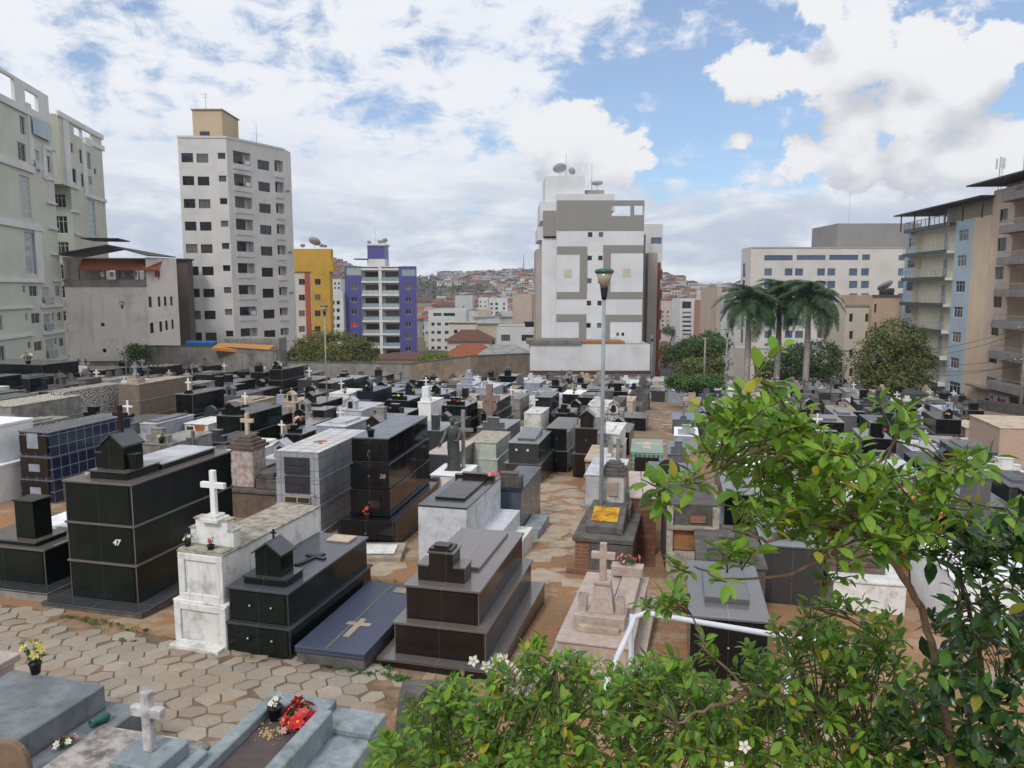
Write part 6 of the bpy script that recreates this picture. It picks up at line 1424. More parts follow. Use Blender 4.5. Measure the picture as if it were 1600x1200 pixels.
simple('pale pink far building beyond the street trees',1031,1062,471,330,15,wallm('town_pink',(.50,.42,.38)),rowcol=([(1034,1037),(1042,1045),(1050,1053),(1057,1060)],[486,493,500,507,514],3))
simple('white office building with dark window bands down the street',1063,1101,467,290,15,WH2,wins=[(1066,471,1080,482)]+[(1066,y,1080,y+3) for y in(487,494,501,508,515,521)],rowcol=([(1085,1088),(1092,1095)],[471,479,486,493,500],4))
simple('brick red tower block with pale stripes down the street',1101,1124,469,270,15,wallm('town_brick',(.40,.20,.15)),rowcol=([(1103,1106),(1107,1110),(1116,1119),(1120,1123)],[472,479,487,494,501,508],4))
simple('pale wall with a grey windowed top above the brick red tower block',1100,1122,453,300,12,WH2)
simple('grey white side of a tall building left of the palms',1128,1160,457,135,14,WH3,rowcol=([(1141,1148)],[552],20))
simple('beige pink edge of a tall building left of the palms',1121,1128,449,136,12,BE2)
def hip(label,x0,x1,yb,yt,Y,dep,rm,wm,name='house'):
    A,B=P(x0,yb,Y),P(x1,yb,Y); z0=gz(A.x,Y)-2; w=B.x-A.x; r=thing(name,label,'house',V(((A.x+B.x)/2,Y,z0))); hb=A.z-z0; ht=P(x0,yt,Y).z-z0
    b=MB(); b.box(-w/2,w/2,0,dep,0,hb,wm); b.build('wall',r)
    q=.5; b=MB(); b.add([(-w/2-q,-q,hb),(w/2+q,-q,hb),(w/2+q,dep+q,hb),(-w/2-q,dep+q,hb),(-w*.2,dep*.5,ht),(w*.2,dep*.5,ht)],[(0,1,5,4),(1,2,5),(2,3,4,5),(3,0,4),(0,3,2,1)],rm); b.build('roof',r)
    f=Fac(V((A.x,Y,0)),V((B.x,Y,0)),z0,A.z)
    for i in range(2): window(r,f,(w*(.2+.4*i),w*(.2+.4*i)+1.1,A.z-1.9,A.z-.7),WFR,GLS,2,0,-.02)
    return r
hip('house with a faded red tiled roof behind the cemetery wall',699,766,533,517,135,9,TILE_D,CRW); hip('house with a bright orange tiled roof just over the cemetery wall',698,770,557,540,112,9,TILE_O,COT)
hip('small house with a grey sheet roof at the corner of the cemetery wall',752,826,556,541,108,7,SHEETG,CO)
hip('long low house with a brown tiled roof under the violet building',586,668,561,553,120,6,TILE_D,CRW)
hip('little pale orange house by the street trees',1036,1052,547,535,160,7,TILE_D,wallm('pale_orange_render',(.55,.42,.32)))
# ---------- cemetery walls ----------
WLM=rough_mat('mildewed_concrete_wall',(.27,.255,.235),(.19,.18,.165),.7,(.05,.048,.045),.8,.5,.95,.3)
WLB=rough_mat('bare_brown_wall',(.30,.23,.165),(.22,.17,.125),.8,(.07,.06,.05),.8,.5,.95,.3)
def wall(label,pts,mat,thick=.3):
    """pts: (px, py of the top, distance)"""
    W=[P(x,y,Y) for x,y,Y in pts]; c=W[len(W)//2]; r=thing('boundary_wall',label,'wall',V((c.x,c.y,gz(c.x,c.y)))); o=V(r.location); m=MB()
    for a,b in zip(W,W[1:]):
        d=V((b.x-a.x,b.y-a.y,0)); n=V((-d.y,d.x,0)).normalized()*thick
        q=[]
        for p in (a,b,b+n,a+n): q.append(V((p.x,p.y,min(gz(a.x,a.y),gz(b.x,b.y))-1))-o)
        tp=[a-o,b-o,b+n-o,a+n-o]; m.add(q+tp,[(4,5,6,7),(0,1,5,4),(1,2,6,5),(2,3,7,6),(3,0,4,7)],mat)
    m.build('wall_body',r); k=MB()
    for a,b in zip(W,W[1:]):
        d=V((b.x-a.x,b.y-a.y,0)).normalized(); n=V((-d.y,d.x,0)); e=[a-n*.04,b-n*.04,b+n*(thick+.04),a+n*(thick+.04)]
        k.add([p-o+V((0,0,-.002)) for p in e]+[p-o+V((0,0,.1)) for p in e],[(0,3,2,1),(4,5,6,7),(0,1,5,4),(1,2,6,5),(2,3,7,6),(3,0,4,7)],COD)
    k.build('wall_cap',r)
wall('grey mildewed concrete wall on the left before the cream building and white tower',[(225,541,84),(330,542,82),(432,549,79)],WLM)
wall('lower grey wall passing behind the green dome tree',[(440,566,82),(640,569,74)],WLM)
wall('curving stained wall rising towards the white tower in the middle',[(640,569,74),(735,557,76),(828,553,86)],WLB)
wall('white plastered wall stub under the low white building',[(828,586,90),(1014,588,90)],rough_mat('patchy_white_wall',(.5,.48,.46),(.25,.2,.17),.5,(.08,.07,.06),.8,.6,.9,.2))
wall('low pale wall behind the left rows of tombs',[(-60,560,92),(110,566,86),(225,566,84)],CO)
r=thing('shed_roof','orange sheet roof resting on the left concrete wall','roof',P(355,543,81)); MB().add([(-1.6,-.2,.0),(4.3,-.2,-.35),(4.3,2.2,.1),(-1.6,2.2,.35),(-1.6,-.2,-.28),(4.3,-.2,-.75),(4.3,2.2,-.3),(-1.6,2.2,.0)],[(0,1,2,3),(4,7,6,5),(0,4,5,1),(1,5,6,2),(2,6,7,3),(3,7,4,0)],plain('orange_sheet',(.50,.22,.04))).build('orange_sheet',r)
r=thing('roof_slab','grey concrete roof slab behind the orange sheet roof','roof',P(385,536,86)); MB().box(-2.5,3.6,0,3,-3,.5,WLM).build('slab',r)
tag(MB().box(-1.6,1.6,0,1,0,.55,plain('blue_tarpaulin',(.02,.13,.42))).build('blue_tarpaulin',None,.12,P(312,541,85)),'bright blue tarpaulin heap on top of the left concrete wall','tarpaulin')
# ---------- trees ----------
BARK=rough_mat('grey_brown_bark',(.13,.10,.075),(.08,.065,.05),12,None,0,1,.9,.6); BARKL=rough_mat('tan_bark',(.26,.19,.12),(.17,.125,.08),25,None,0,1,.85,.4)
LF_OL=leafm('olive_foliage',(.095,.115,.025),(.14,.155,.035),None,.2); LF_DG=leafm('deep_green_foliage',(.03,.075,.018),(.06,.115,.028),None,.2); LF_MG=leafm('mid_green_foliage',(.045,.10,.02),(.085,.15,.03),None,.2); LF_BR=leafm('brownish_foliage',(.085,.115,.028),(.13,.16,.038),(.14,.10,.04),.15); LF_YG=leafm('yellow_green_foliage',(.12,.17,.025),(.18,.23,.04),None,.25)
def crown(mb,lobes,n,size,mat,rng,shell=.55):
    """leaf clumps spread through the lobes: (centre, radii)"""
    tot=sum(r[0]*r[1]*r[2] for _,r in lobes)**1
    for c,r in lobes:
        k=int(n*(r[0]*r[1]*r[2])/tot)
        clumps=[]
        for _ in range(max(6,k//26)):
            d=V((rng.gauss(0,1),rng.gauss(0,1),rng.gauss(0,1))).normalized(); q=rng.uniform(shell,1)**.6*(1+.10*mnoise.noise(d*2.3+V(c)))
            clumps.append((V((c[0]+d.x*r[0]*q,c[1]+d.y*r[1]*q,c[2]+d.z*r[2]*q)),d))
        for i in range(k):
            p,d=clumps[i%len(clumps)]; s=size*rng.uniform(.6,1.25); o=V((rng.gauss(0,1),rng.gauss(0,1),rng.gauss(0,.7)))*size*1.15
            nn=(d*.8+V((rng.uniform(-1,1),rng.uniform(-1,1),rng.uniform(-.4,1.2)))).normalized(); a=nn.orthogonal().normalized(); a=a*math.cos(i)+nn.cross(a)*math.sin(i); b=nn.cross(a)
            q=p+o; mb.add([q-a*s*.5,q-b*s*.3+nn*s*.08,q+a*s*.5,q+b*s*.3+nn*s*.08],[(0,1,2,3)],mat)
def tree(label,base,H,lobes,n,size,mat,seed,tr=.25,cat='tree',name='broadleaf_tree',trunks=1,bark=None,group=None):
    rng=random.Random(seed); r=thing(name,label,cat,base,0,group); bark=bark or BARK; t=MB()
    lo=min(c[2]-q[2]*.5 for c,q in lobes)
    for k in range(trunks):
        bx=rng.uniform(-.2,.2)*(trunks>1)*2
        top=V((rng.uniform(-.1,.1)*H,rng.uniform(-.1,.1)*H,max(lo,H*.35)))
        t.tube([(bx,0,-.6),(bx*1.2,0,lo*.4),top],[tr*1.25,tr,tr*.75],8,bark)
        for c,q in lobes:
            e=V(c)+V((0,0,q[2]*.1)); m_=(top+e)/2+V((rng.uniform(-.3,.3),rng.uniform(-.3,.3),0)); t.tube([top-V((0,0,.3)),m_,e],[tr*.6,tr*.4,tr*.12],6,bark)
            for j in range(3):
                g=rng.uniform(0,6.28); t.tube([m_,m_+V((math.cos(g)*q[0]*.5,math.sin(g)*q[1]*.5,q[2]*.3)),e+V((math.cos(g)*q[0]*.8,math.sin(g)*q[1]*.8,q[2]*rng.uniform(-.2,.5)))],[tr*.3,tr*.2,.02],5,bark)
    t.build('trunk',r); m=MB(); crown(m,lobes,n,size,mat,rng); m.build('crown',r); return r
def at(px,py,Y): p=P(px,py,Y); return V((p.x,p.y,gz(p.x,p.y)))
def lobe(base,px,py,Y,rx,rz,ry=None):
    c=P(px,py,Y)-base; s=Y/1200; return ((c.x,c.y,c.z),(rx*s,(ry or rx)*s,rz*s))
b=at(518,570,92); tree('wide dome shaped olive green tree behind the lower grey wall',b,7,[lobe(b,517,548,92,62,30),lobe(b,477,555,92,34,20),lobe(b,556,554,92,36,22),lobe(b,517,565,91,66,14)],17000,.31,LF_OL,1,.35)
b=at(1392,622,77); tree('tall brownish green tree in front of the pale blue building',b,8,[lobe(b,1402,532,77,40,34),lobe(b,1376,565,77,41,38),lobe(b,1418,570,77,37,40),lobe(b,1397,600,76,46,25),lobe(b,1358,592,77,24,25)],17000,.28,LF_BR,2,.28)
b=at(1275,600,100); tree('dark green tree crown filling the gap behind the palms',b,8,[lobe(b,1282,562,100,32,32),lobe(b,1245,570,100,36,30),lobe(b,1215,575,101,30,26),lobe(b,1300,585,99,18,18)],11000,.34,LF_DG,3,.3)
b=at(1085,590,112); tree('large green street tree left of the grey white building',b,9,[lobe(b,1085,548,112,30,20),lobe(b,1110,540,114,26,22),lobe(b,1062,556,112,16,14)],6000,.42,LF_MG,4,.3)
b=at(1092,600,98); tree('yellowish green street tree behind the clipped tree',b,5,[lobe(b,1090,575,98,34,14),lobe(b,1115,572,98,20,12)],3600,.38,LF_OL,5,.2)
b=at(1076,640,58); tree('clipped flat topped tree with many bare stems standing among the tombs',b,4,[lobe(b,1068,598,58,24,13),lobe(b,1098,597,58,24,11),lobe(b,1118,596,59,14,9),lobe(b,1050,600,58,10,9)],6000,.2,LF_MG,6,.07,'tree','clipped_tree',5)
b=at(1040,562,150); tree('pale green tree far down the street',b,6,[lobe(b,1040,555,150,14,16)],1500,.5,LF_OL,7,.2)
b=at(1048,515,300); tree('small dark green tree before the pale pink far building',b,8,[lobe(b,1047,517,300,12,6)],900,.7,LF_DG,8,.3)
b=at(210,566,83); tree('small bright green bush by the left lamp post in front of the cream building',b,2,[lobe(b,210,551,83,15,11),lobe(b,222,553,83,8,8)],1600,.26,LF_MG,9,.07,'bush','green_bush')
b=at(675,556,100); tree('bright yellow green creeper showing over the stained wall',b,2,[lobe(b,672,562,79,18,5),lobe(b,690,558,79,12,4)],1400,.26,LF_YG,10,.06,'bush','green_bush')
b=at(690,565,45); tree('round yellow green potted shrub beside the stepped white tomb',at(676,640,44),1.2,[((0,0,1.1),(.42,.42,.42))],700,.12,LF_YG,11,.04,'shrub','round_shrub')
# ---------- palms ----------
PTR=rough_mat('pale_palm_trunk',(.36,.33,.30),(.28,.25,.22),4,(.15,.13,.11),.5,2,.85,.25); PLF=leafm('palm_leaflets',(.02,.062,.02),(.05,.105,.03),None,.12); PGR=plain('palm_crownshaft_green',(.07,.13,.04),.5)
def palms():
    rng=random.Random(5); fr=MB(); L=4.2
    # one arching frond, in its own frame: out along x
    pts=[]; 
    for i in range(13):
        t=i/12; pts.append(V((L*(t-.16*t*t*t),0,1.5*math.sin(t*1.5)*1.05-3.3*t**2.3)))
    fr.tube(pts,[.06*(1-.85*i/12) for i in range(13)],5,PGR)
    for i in range(120):
        t=.10+.9*(i//2)/60; k=min(11,int(t*12)); p=pts[k].lerp(pts[k+1],t*12-k); d=(pts[k+1]-pts[k]).normalized()
        s=1 if i%2 else -1; ln=1.25*math.sin(math.pi*(.15+.8*t))*rng.uniform(.85,1.1)+.12
        out=(V((0,s,0))*.75+d*.55+V((0,0,rng.uniform(-.15,.35)))).normalized(); tip=p+out*ln-V((0,0,ln*rng.uniform(.35,.6))); mid=p+out*ln*.55-V((0,0,.04)); w=d*.044
        fr.add([p-w*.6,p+w*.6,mid+w,tip,mid-w],[(0,1,2,4),(4,2,3)],PLF)
    FM=fr.mesh('frond')
    for n,(px,py,Y,ty,lab) in enumerate(((1166,604,84,497,'leftmost royal palm in the row of three'),(1213,602,86,486,'tallest royal palm in the middle of the row of three'),(1258,606,82,492,'rightmost royal palm in the row of three'))):
        b=at(px,py,Y); H=P(px,ty,Y).z-b.z; r=thing('royal_palm',lab,'palm tree',b,0,'royal palms in a row'); t=MB()
        t.tube([(0,0,-.5),(0,0,H*.2),(.03,0,H*.55),(0,0,H)],[.36,.33,.34,.24],10,PTR); t.build('trunk',r); MB().tube([(0,0,H-.02),(0,0,H+.7),(0,0,H+1.3)],[.25,.22,.1],8,PGR).build('crownshaft',r)
        for i in range(26):
            o=bpy.data.objects.new('frond',FM); COL.objects.link(o); o.parent=r; e=i/25
            o.location=(0,0,H+.9+.45*e); s=rng.uniform(.85,1.1); o.scale=(s,s,s); o.rotation_euler=(rng.uniform(-.15,.15),.60-1.62*e**1.05+rng.uniform(-.08,.08),i*2.4+rng.uniform(-.2,.2))
palms()
# ---------- lamp posts, poles, wires ----------
POST=rough_mat('galvanised_blue_grey_post',(.26,.295,.32),(.21,.24,.265),5,None,0,1,.45,.05); LSH=plain('lamp_collar_black',(.02,.02,.022),.4); LGL=plain('yellowed_lamp_glass',(.38,.33,.22),.2,.6); LTOP=plain('green_lamp_cap',(.03,.10,.07),.35); LTG=plain('grey_lamp_cap',(.10,.12,.14),.4)
def lamp(label,px,pyb,pyt,Y,cap,R=.21):
    b=at(px,pyb,Y); H=P(px,pyt,Y).z-b.z; r=thing('lamp_post',label,'lamp post',b,0,'lamp posts in the cemetery'); 
    MB().tube([(0,0,-.4),(0,0,H*.55),(0,0,H-.6)],[.046,.042,.036],12,POST).build('pole',r); MB().lathe([(.13,-.3),(.13,.12),(.07,.16)],0,0,10,POST).build('base',r)
    MB().lathe([(.045,H-.61),(.06,H-.54),(R*.42,H-.38),(R*.44,H-.35)],0,0,14,LSH).build('lamp_collar',r); MB().lathe([(R*.42,H-.35),(R*.62,H-.24),(R*.92,H-.07)],0,0,20,LGL).build('lamp_shade',r)
    MB().lathe([(R*1.0,H-.07),(R*1.05,H-.04),(R*.95,H+.0),(.02,H+.03)],0,0,20,cap).build('lamp_cap',r)
lamp('tall blue grey lamp post with a green capped lamp in the middle of the graves',939,800,421,15.8,LTOP,.19)
lamp('blue grey lamp post beside the tall black drawer tomb left of centre',511,626,477,43,LTG)
lamp('lamp post standing in front of the old cream building',197,578,471,62,LTG,.24)
lamp('lamp post with a pale lamp left of the palms',1133,625,514,56,LTG)
lamp('far lamp post by the edge of the low white building',1017,622,524,72,LTG,.24)
CONP=rough_mat('concrete_pole',(.30,.28,.25),(.23,.21,.19),2,None,0,1,.9,.1)
def pole(label,px,pyb,pyt,Y,arms):
    b=at(px,pyb,Y); H=P(px,pyt,Y).z-b.z; r=thing('utility_pole',label,'utility pole',b,0); MB().tube([(0,0,-.5),(0,0,H)],[.17,.11],8,CONP).build('pole',r)
    for i,(z,w) in enumerate(arms): 
        o=MB().box(-w/2,w/2,-.06,.06,H-z-.06,H-z+.06,COD).build('crossarm',r)
        q=MB()
        for k in range(4): x=-w*.42+w*.84*k/3; MB().lathe([(.03,0),(.06,.06),(.03,.14)],x,0,6,CRW,Matrix.Translation((0,0,H-z+.06))).build('insulator',o)
    return b+V((0,0,H)),r
pt,pr=pole('concrete utility pole with tangled cables in front of the shop sign',1592,668,508,62,[(.3,1.5),(2.9,1.8)])
MB().lathe([(.3,0),(.33,.1),(.33,.8),(.28,.9)],.45,0,12,LTG,Matrix.Translation((0,0,pt.z-pr.location.z-3.9))).build('transformer',pr)
p2,_=pole('pale utility pole rising above the clipped tree',1100,596,527,95,[(.3,.8)])
p3,_=pole('thin utility pole by the brownish green tree',1316,606,545,88,[(.25,1.2)])
def cable(a,b,sag,label,r=.018):
    m=MB(); m.tube([a.lerp(b,i/14)-V((0,0,sag*4*(i/14)*(1-i/14))) for i in range(15)],r,4,PLK); o=m.build('overhead_cable'); tag(o,label,'cable','overhead cables on the right')
for i,(dz,sg) in enumerate(((-.2,1.0),(-.5,1.3),(-2.6,.9),(-3.0,1.5),(-3.3,.8))):
    cable(pt+V((.1*i-.2,0,dz)),p3+V((.1*i-.2,0,-.3-.3*i)),sg,'%s thin black cable strung between the two right hand poles'%['topmost','second','third','fourth','lowest'][i])
cable(pt+V((0,0,-.3)),P(1700,560,50),.3,'black cable leaving the concrete pole towards the right edge'); cable(p2,P(1040,575,130),1.0,'thin cable running down the street from the pale pole')
# handrail near the camera
RAIL=plain('white_painted_rail',(.62,.65,.70),.35,.5)
r=thing('handrail','white painted tubular handrail bent downwards at its end, seen through the bush','handrail',V((1.2,5.4,gz(1.2,5.4)))); o=V(r.location); b=MB()
A_=P(984,958,5.6); B_=P(1236,996,5.3); Cc=P(950,1058,4.9); b.tube([q-o for q in (P(1330,1010,5.2),B_,A_+V((.12,0,.0)),A_+V((.03,-.03,-.02)),A_+V((-.015,-.1,-.09)),Cc,P(938,1120,4.6))],.022,8,RAIL); b.build('top_rail',r)
for q in (A_+V((.02,.02,-.02)),B_+V((.0,.03,-.02))): MB().tube([q-o,(q.x-o.x,q.y-o.y,-.2)],.02,8,RAIL).build('post',r)
b=MB(); b.tube([q-o for q in(P(1150,1120,4.9),P(1260,1130,4.9))],.02,8,RAIL); b.build('lower_rail',r)
structure(MB().box(.55,3.2,2.6,5.0,-6,-3.35,rough_mat('pink_cement_landing',(.36,.27,.23),(.28,.21,.18),3,(.12,.1,.09),.5,1.5,.9,.3)).build('stair_landing'))
# ---------- lemon tree and bushes close to the camera ----------
LEM=leafm('lemon_leaves',(.13,.28,.025),(.25,.42,.05),(.42,.38,.03),.36,.5); LEMD=leafm('mature_lemon_leaves',(.055,.14,.022),(.11,.23,.035),(.30,.26,.03),.26,.48); DKL=leafm('dark_glossy_leaves',(.016,.05,.014),(.035,.085,.022),None,.12,.25); BSH=leafm('bush_leaves',(.06,.14,.024),(.13,.26,.042),(.24,.24,.03),.28,.38); TWG=rough_mat('green_twig',(.10,.12,.04),(.07,.06,.03),20,None,0,1,.8,.2)
def leaf(mb,p,d,up,L,W,mat,curl,rng):
    d=d.normalized(); s=d.cross(up); 
    if s.length<.05: s=d.orthogonal()
    s.normalize(); u=s.cross(d).normalized(); vs=[p]; st=((.22,.72),(.48,1.0),(.75,.72))
    for t,w in st:
        c=p+d*L*t+u*(-curl*L*t*t); vs+= [c+s*W*w+u*W*.35*w,c,c-s*W*w+u*W*.35*w]
    vs.append(p+d*L-u*curl*L)
    f=[(0,2,1),(0,3,2),(1,2,5,4),(2,3,6,5),(4,5,8,7),(5,6,9,8),(7,8,10),(8,9,10)]
    mb.add(vs,f,mat,None,True)
def twig(lv,tw,p,d,ln,nl,L,mats,rng,rad=.0035):
    q=p.copy(); dd=d.normalized(); pts=[q.copy()]; seg=5
    for i in range(seg):
        dd=(dd+V((rng.uniform(-.22,.22),rng.uniform(-.22,.22),rng.uniform(-.08,.2)))).normalized(); q=q+dd*ln/seg; pts.append(q.copy())
    tw.tube(pts,[rad*(1-.7*i/seg) for i in range(seg+1)],4,TWG,None,False)
    for i in range(nl):
        t=(i+.6)/nl*seg; k=min(seg-1,int(t)); b=pts[k].lerp(pts[k+1],t-k); ax=(pts[k+1]-pts[k]).normalized()
        g=i*2.4+rng.uniform(-.5,.5); n1=ax.orthogonal().normalized(); n2=ax.cross(n1); out=n1*math.cos(g)+n2*math.sin(g)
        dl=(out*.85+ax*rng.uniform(.3,.9)+V((0,0,rng.uniform(-.35,.2)))); sz=L*rng.choice((.5,.75,.9,1.0,1.0,1.2))*rng.uniform(.85,1.1); 
        leaf(lv,b+dl.normalized()*.008,dl,V((rng.uniform(-.4,.4),rng.uniform(-.4,.4),1)),sz,sz*rng.uniform(.2,.27),mats[0] if rng.random()<mats[2] else mats[1],rng.uniform(-.05,.28),rng)
    return pts[-1]
def plant(name,label,cat,base,branches,ells,seed,L,nl,mats,barkm,flowers_at=(),trunk_r=.05,fruit=(),dens=.9):
    """branches: list of [(px,py,distance,radius)...]; ells: (px,py,rx,ry,near,far,count)"""
    rng=random.Random(seed); r=thing(name,label,cat,base); o=V(r.location); br=MB(); lv=MB(); tw=MB(); nodes=[]
    for bl in branches:
        pts=[(P(x,y,Y) if Y>0 else V((x,y,rr0[0])),rr0[-1]) for x,y,Y,*rr0 in bl]
        sm_=[]
        for (a,ra),(b,rb) in zip(pts,pts[1:]):
            for i in range(5):
                t=i/5; q=a.lerp(b,t)+V((rng.uniform(-1,1),rng.uniform(-1,1),rng.uniform(-1,1)))*.006; sm_.append((q,ra+(rb-ra)*t))
        sm_.append(pts[-1]); br.tube([q-o for q,_ in sm_],[w for _,w in sm_],7,barkm); nodes+= [q for q,_ in sm_]
    for (x,y,rx,ry,d0,d1,n) in ells:
        for i in range(max(1,round(n*dens))):
            a=rng.uniform(0,6.283); q=math.sqrt(rng.random()); p=P(x+rx*q*math.cos(a),y+ry*q*math.sin(a),rng.uniform(d0,d1))
            nb=min(nodes,key=lambda k:(k-p).length_squared); away=(p-nb)
            if away.length>.10:
                m_=nb.lerp(p,.5)+V((0,0,.02)); tw.tube([nb-o,m_-o,p-o],[.0034,.0028,.0022],4,TWG,None,False)
            d=(away.normalized()*.7 if away.length>.02 else V((0,0,0)))+V((rng.uniform(-.7,.7),rng.uniform(-.7,.7),rng.uniform(0,.9)))
            twig(lv,tw,p-o,d,L*rng.uniform(.9,1.9),rng.randint(nl-2,nl+2),L,mats,rng)
    br.build('branches',r); tw.build('twigs',r); lv.build('foliage',r)
    for (x,y,Y,s,k) in flowers_at:
        p=P(x,y,Y)-o; f=MB()
        for j in range(k):
            c=p+V((rng.gauss(0,1),rng.gauss(0,1),rng.gauss(0,1)))*s*.45; nrm=V((rng.uniform(-.6,.6),-1,rng.uniform(.1,1))).normalized(); Q=Matrix.Translation(c)@nrm.to_track_quat('Z','Y').to_matrix().to_4x4()
            for i in range(5):
                b=6.283*i/5+j; cc,ss=math.cos(b),math.sin(b); R=s*.42; f.add([(0,0,0),(R*.55*cc-R*.33*ss,R*.55*ss+R*.33*cc,R*.25),(R*cc,R*ss,R*.1),(R*.55*cc+R*.33*ss,R*.55*ss-R*.33*cc,R*.25)],[(0,3,2,1)],WHT,Q)
            f.blob(Q@V((0,0,s*.06)),s*.08,YEL,5,4)
        f.build('blossom',r)
    for (x,y,Y,s) in fruit:
        f=MB(); f.blob(P(x,y,Y)-o,s,plain('unripe_lime',(.06,.13,.02),.4),10,8,.02); f.build('fruit',r)
    return r
tb=V((1.72,2.75,gz(1.72,2.75)))
plant('lemon_tree','lemon tree with bright light green leaves spreading across the lower right','tree',tb,[
 [(1.72,2.75,0,tb.z-.2,.04),(1.70,2.75,0,-3.0,.032),(1.62,2.72,0,-2.2,.024),(1488,1180,2.7,.016),(1462,1040,2.65,.014),(1441,950,2.6,.0125),(1392,870,2.55,.011),(1345,812,2.5,.010),(1300,766,2.45,.011),(1270,730,2.4,.008),(1210,695,2.35,.006),(1140,640,2.3,.004)],
 [(1300,766,2.45,.007),(1290,690,2.3,.006),(1235,640,2.2,.004),(1200,612,2.1,.003),(1178,566,2.0,.003)],
 [(1345,812,2.5,.008),(1300,868,2.35,.006),(1236,899,2.25,.005),(1130,905,2.15,.003),(1085,885,2.1,.003)],
 [(1345,815,2.5,.008),(1280,822,2.3,.006),(1200,845,2.15,.005),(1130,822,2.05,.003)],
 [(1210,695,2.35,.005),(1160,716,2.1,.004),(1100,738,1.95,.003),(1045,757,1.85,.003)],
 [(1392,870,2.55,.008),(1400,760,2.6,.006),(1440,740,2.5,.005),(1500,722,2.4,.003)],
 [(1300,766,2.45,.006),(1380,720,2.4,.005),(1400,680,2.3,.004),(1408,640,2.2,.003)],
 [(1392,870,2.55,.008),(1460,770,2.5,.005),(1540,790,2.4,.003)]],
 [(1195,679,66,42,1.9,2.5,32),(1145,671,28,24,1.9,2.3,8),(1230,734,85,45,2.1,2.7,40),(1330,734,90,38,2.1,2.7,26),(1270,788,95,50,2.1,2.8,46),(1380,788,80,50,2.2,2.8,25),(1180,593,10,10,1.9,2.0,2),(1408,676,14,22,2.0,2.2,5),(1480,749,45,26,2.2,2.5,8),(1500,724,14,16,2.1,2.3,4),(1190,820,55,26,2.0,2.3,11),(1245,840,50,30,2.1,2.4,8),(1045,776,18,14,1.8,1.9,3),(1100,756,35,18,1.9,2.1,5),(1120,885,50,20,2.0,2.2,9),(1330,830,70,45,2.2,2.8,20),(1420,830,60,45,2.2,2.8,18),(1500,788,40,22,2.2,2.5,6),(1310,890,60,40,2.2,2.6,6),(1118,699,18,20,2,2.2,3)],
 31,.056,10,(LEM,LEMD,.72),BARKL,dens=.86)
bb=V((1.15,3.4,gz(1.15,3.4)))
plant('flowering_bush','bushy green shrub with white blossoms along the bottom edge','bush',bb,[
 [(1.15,3.4,0,bb.z-.2,.06),(1.1,3.35,0,-3.6,.05),(1.2,3.2,0,-2.7,.035),(1362,1165,3.0,.014),(1280,1110,2.9,.012),(1240,1095,2.85,.011),(1170,1082,2.8,.009),(1110,1105,2.75,.007),(1060,1130,2.75,.005)],
 [(1.1,3.35,0,-3.6,.03),(.7,3.3,0,-2.8,.02),(850,1180,3.3,.01),(830,1110,3.3,.007),(800,1060,3.3,.004),(782,1045,3.3,.003)],
 [(.7,3.3,0,-2.8,.02),(.3,3.3,0,-2.6,.015),(720,1180,3.3,.008),(700,1110,3.3,.005),(672,1070,3.2,.003)],
 [(1.1,3.35,0,-3.6,.03),(1.0,3.2,0,-2.6,.015),(980,1180,3.1,.009),(985,1120,3.1,.006),(870,1040,3.1,.003),(835,1020,3.1,.003)],
 [(1170,1082,2.8,.006),(1100,1010,2.8,.005),(1080,960,2.8,.003)],[(1240,1095,2.85,.006),(1230,1010,2.85,.004),(1270,950,2.8,.003)],[(.3,3.3,0,-2.6,.015),(640,1190,3.2,.006),(620,1165,3.2,.003)]],
 [(760,1145,130,48,2.8,3.6,62),(690,1100,50,30,2.9,3.5,16),(640,1180,55,26,2.8,3.5,18),(830,1085,70,45,2.9,3.5,26),(835,1030,18,18,3.0,3.2,4),(880,1050,40,24,3.0,3.3,8),(940,1130,95,60,2.8,3.5,44),(1050,1130,90,62,2.7,3.4,48),(1010,1075,55,24,2.9,3.2,11),(1150,1125,90,50,2.7,3.4,32),(1085,1036,40,20,2.7,3.0,4),(1045,950,30,20,2.7,2.9,4),(1255,1065,85,55,2.7,3.3,28),(1255,1000,40,28,2.7,3.2,7),(1300,985,50,36,2.7,3.2,11),(1270,1140,110,60,2.7,3.4,40),(1390,1120,80,70,2.7,3.3,28),(1190,1050,45,20,2.7,3.0,4),(1350,1020,60,45,2.7,3.2,16),(700,1190,120,24,2.7,3.3,16),(880,1200,120,30,2.7,3.3,22),(1080,1200,120,30,2.6,3.3,22),(1260,1200,110,30,2.6,3.3,22),(1400,1210,100,30,2.6,3.2,16)],
 47,.053,11,(LEM,BSH,.48),BARKL,
 [(750,1040,3.25,.07,2),(776,1032,3.25,.08,3),(795,1060,3.2,.09,4),(818,1058,3.2,.09,4),(828,1066,3.2,.07,2),(788,1072,3.2,.07,2),(808,1080,3.15,.06,2),(834,1100,3.1,.05,1),(1148,1169,2.6,.06,2)],.05,dens=1.5,fruit=[(1028,1132,2.95,.028),(1026,1142,3.0,.026),(1175,1140,2.9,.026),(952,1085,3.0,.02)])
db=V((2.55,3.1,gz(2.55,3.1)))
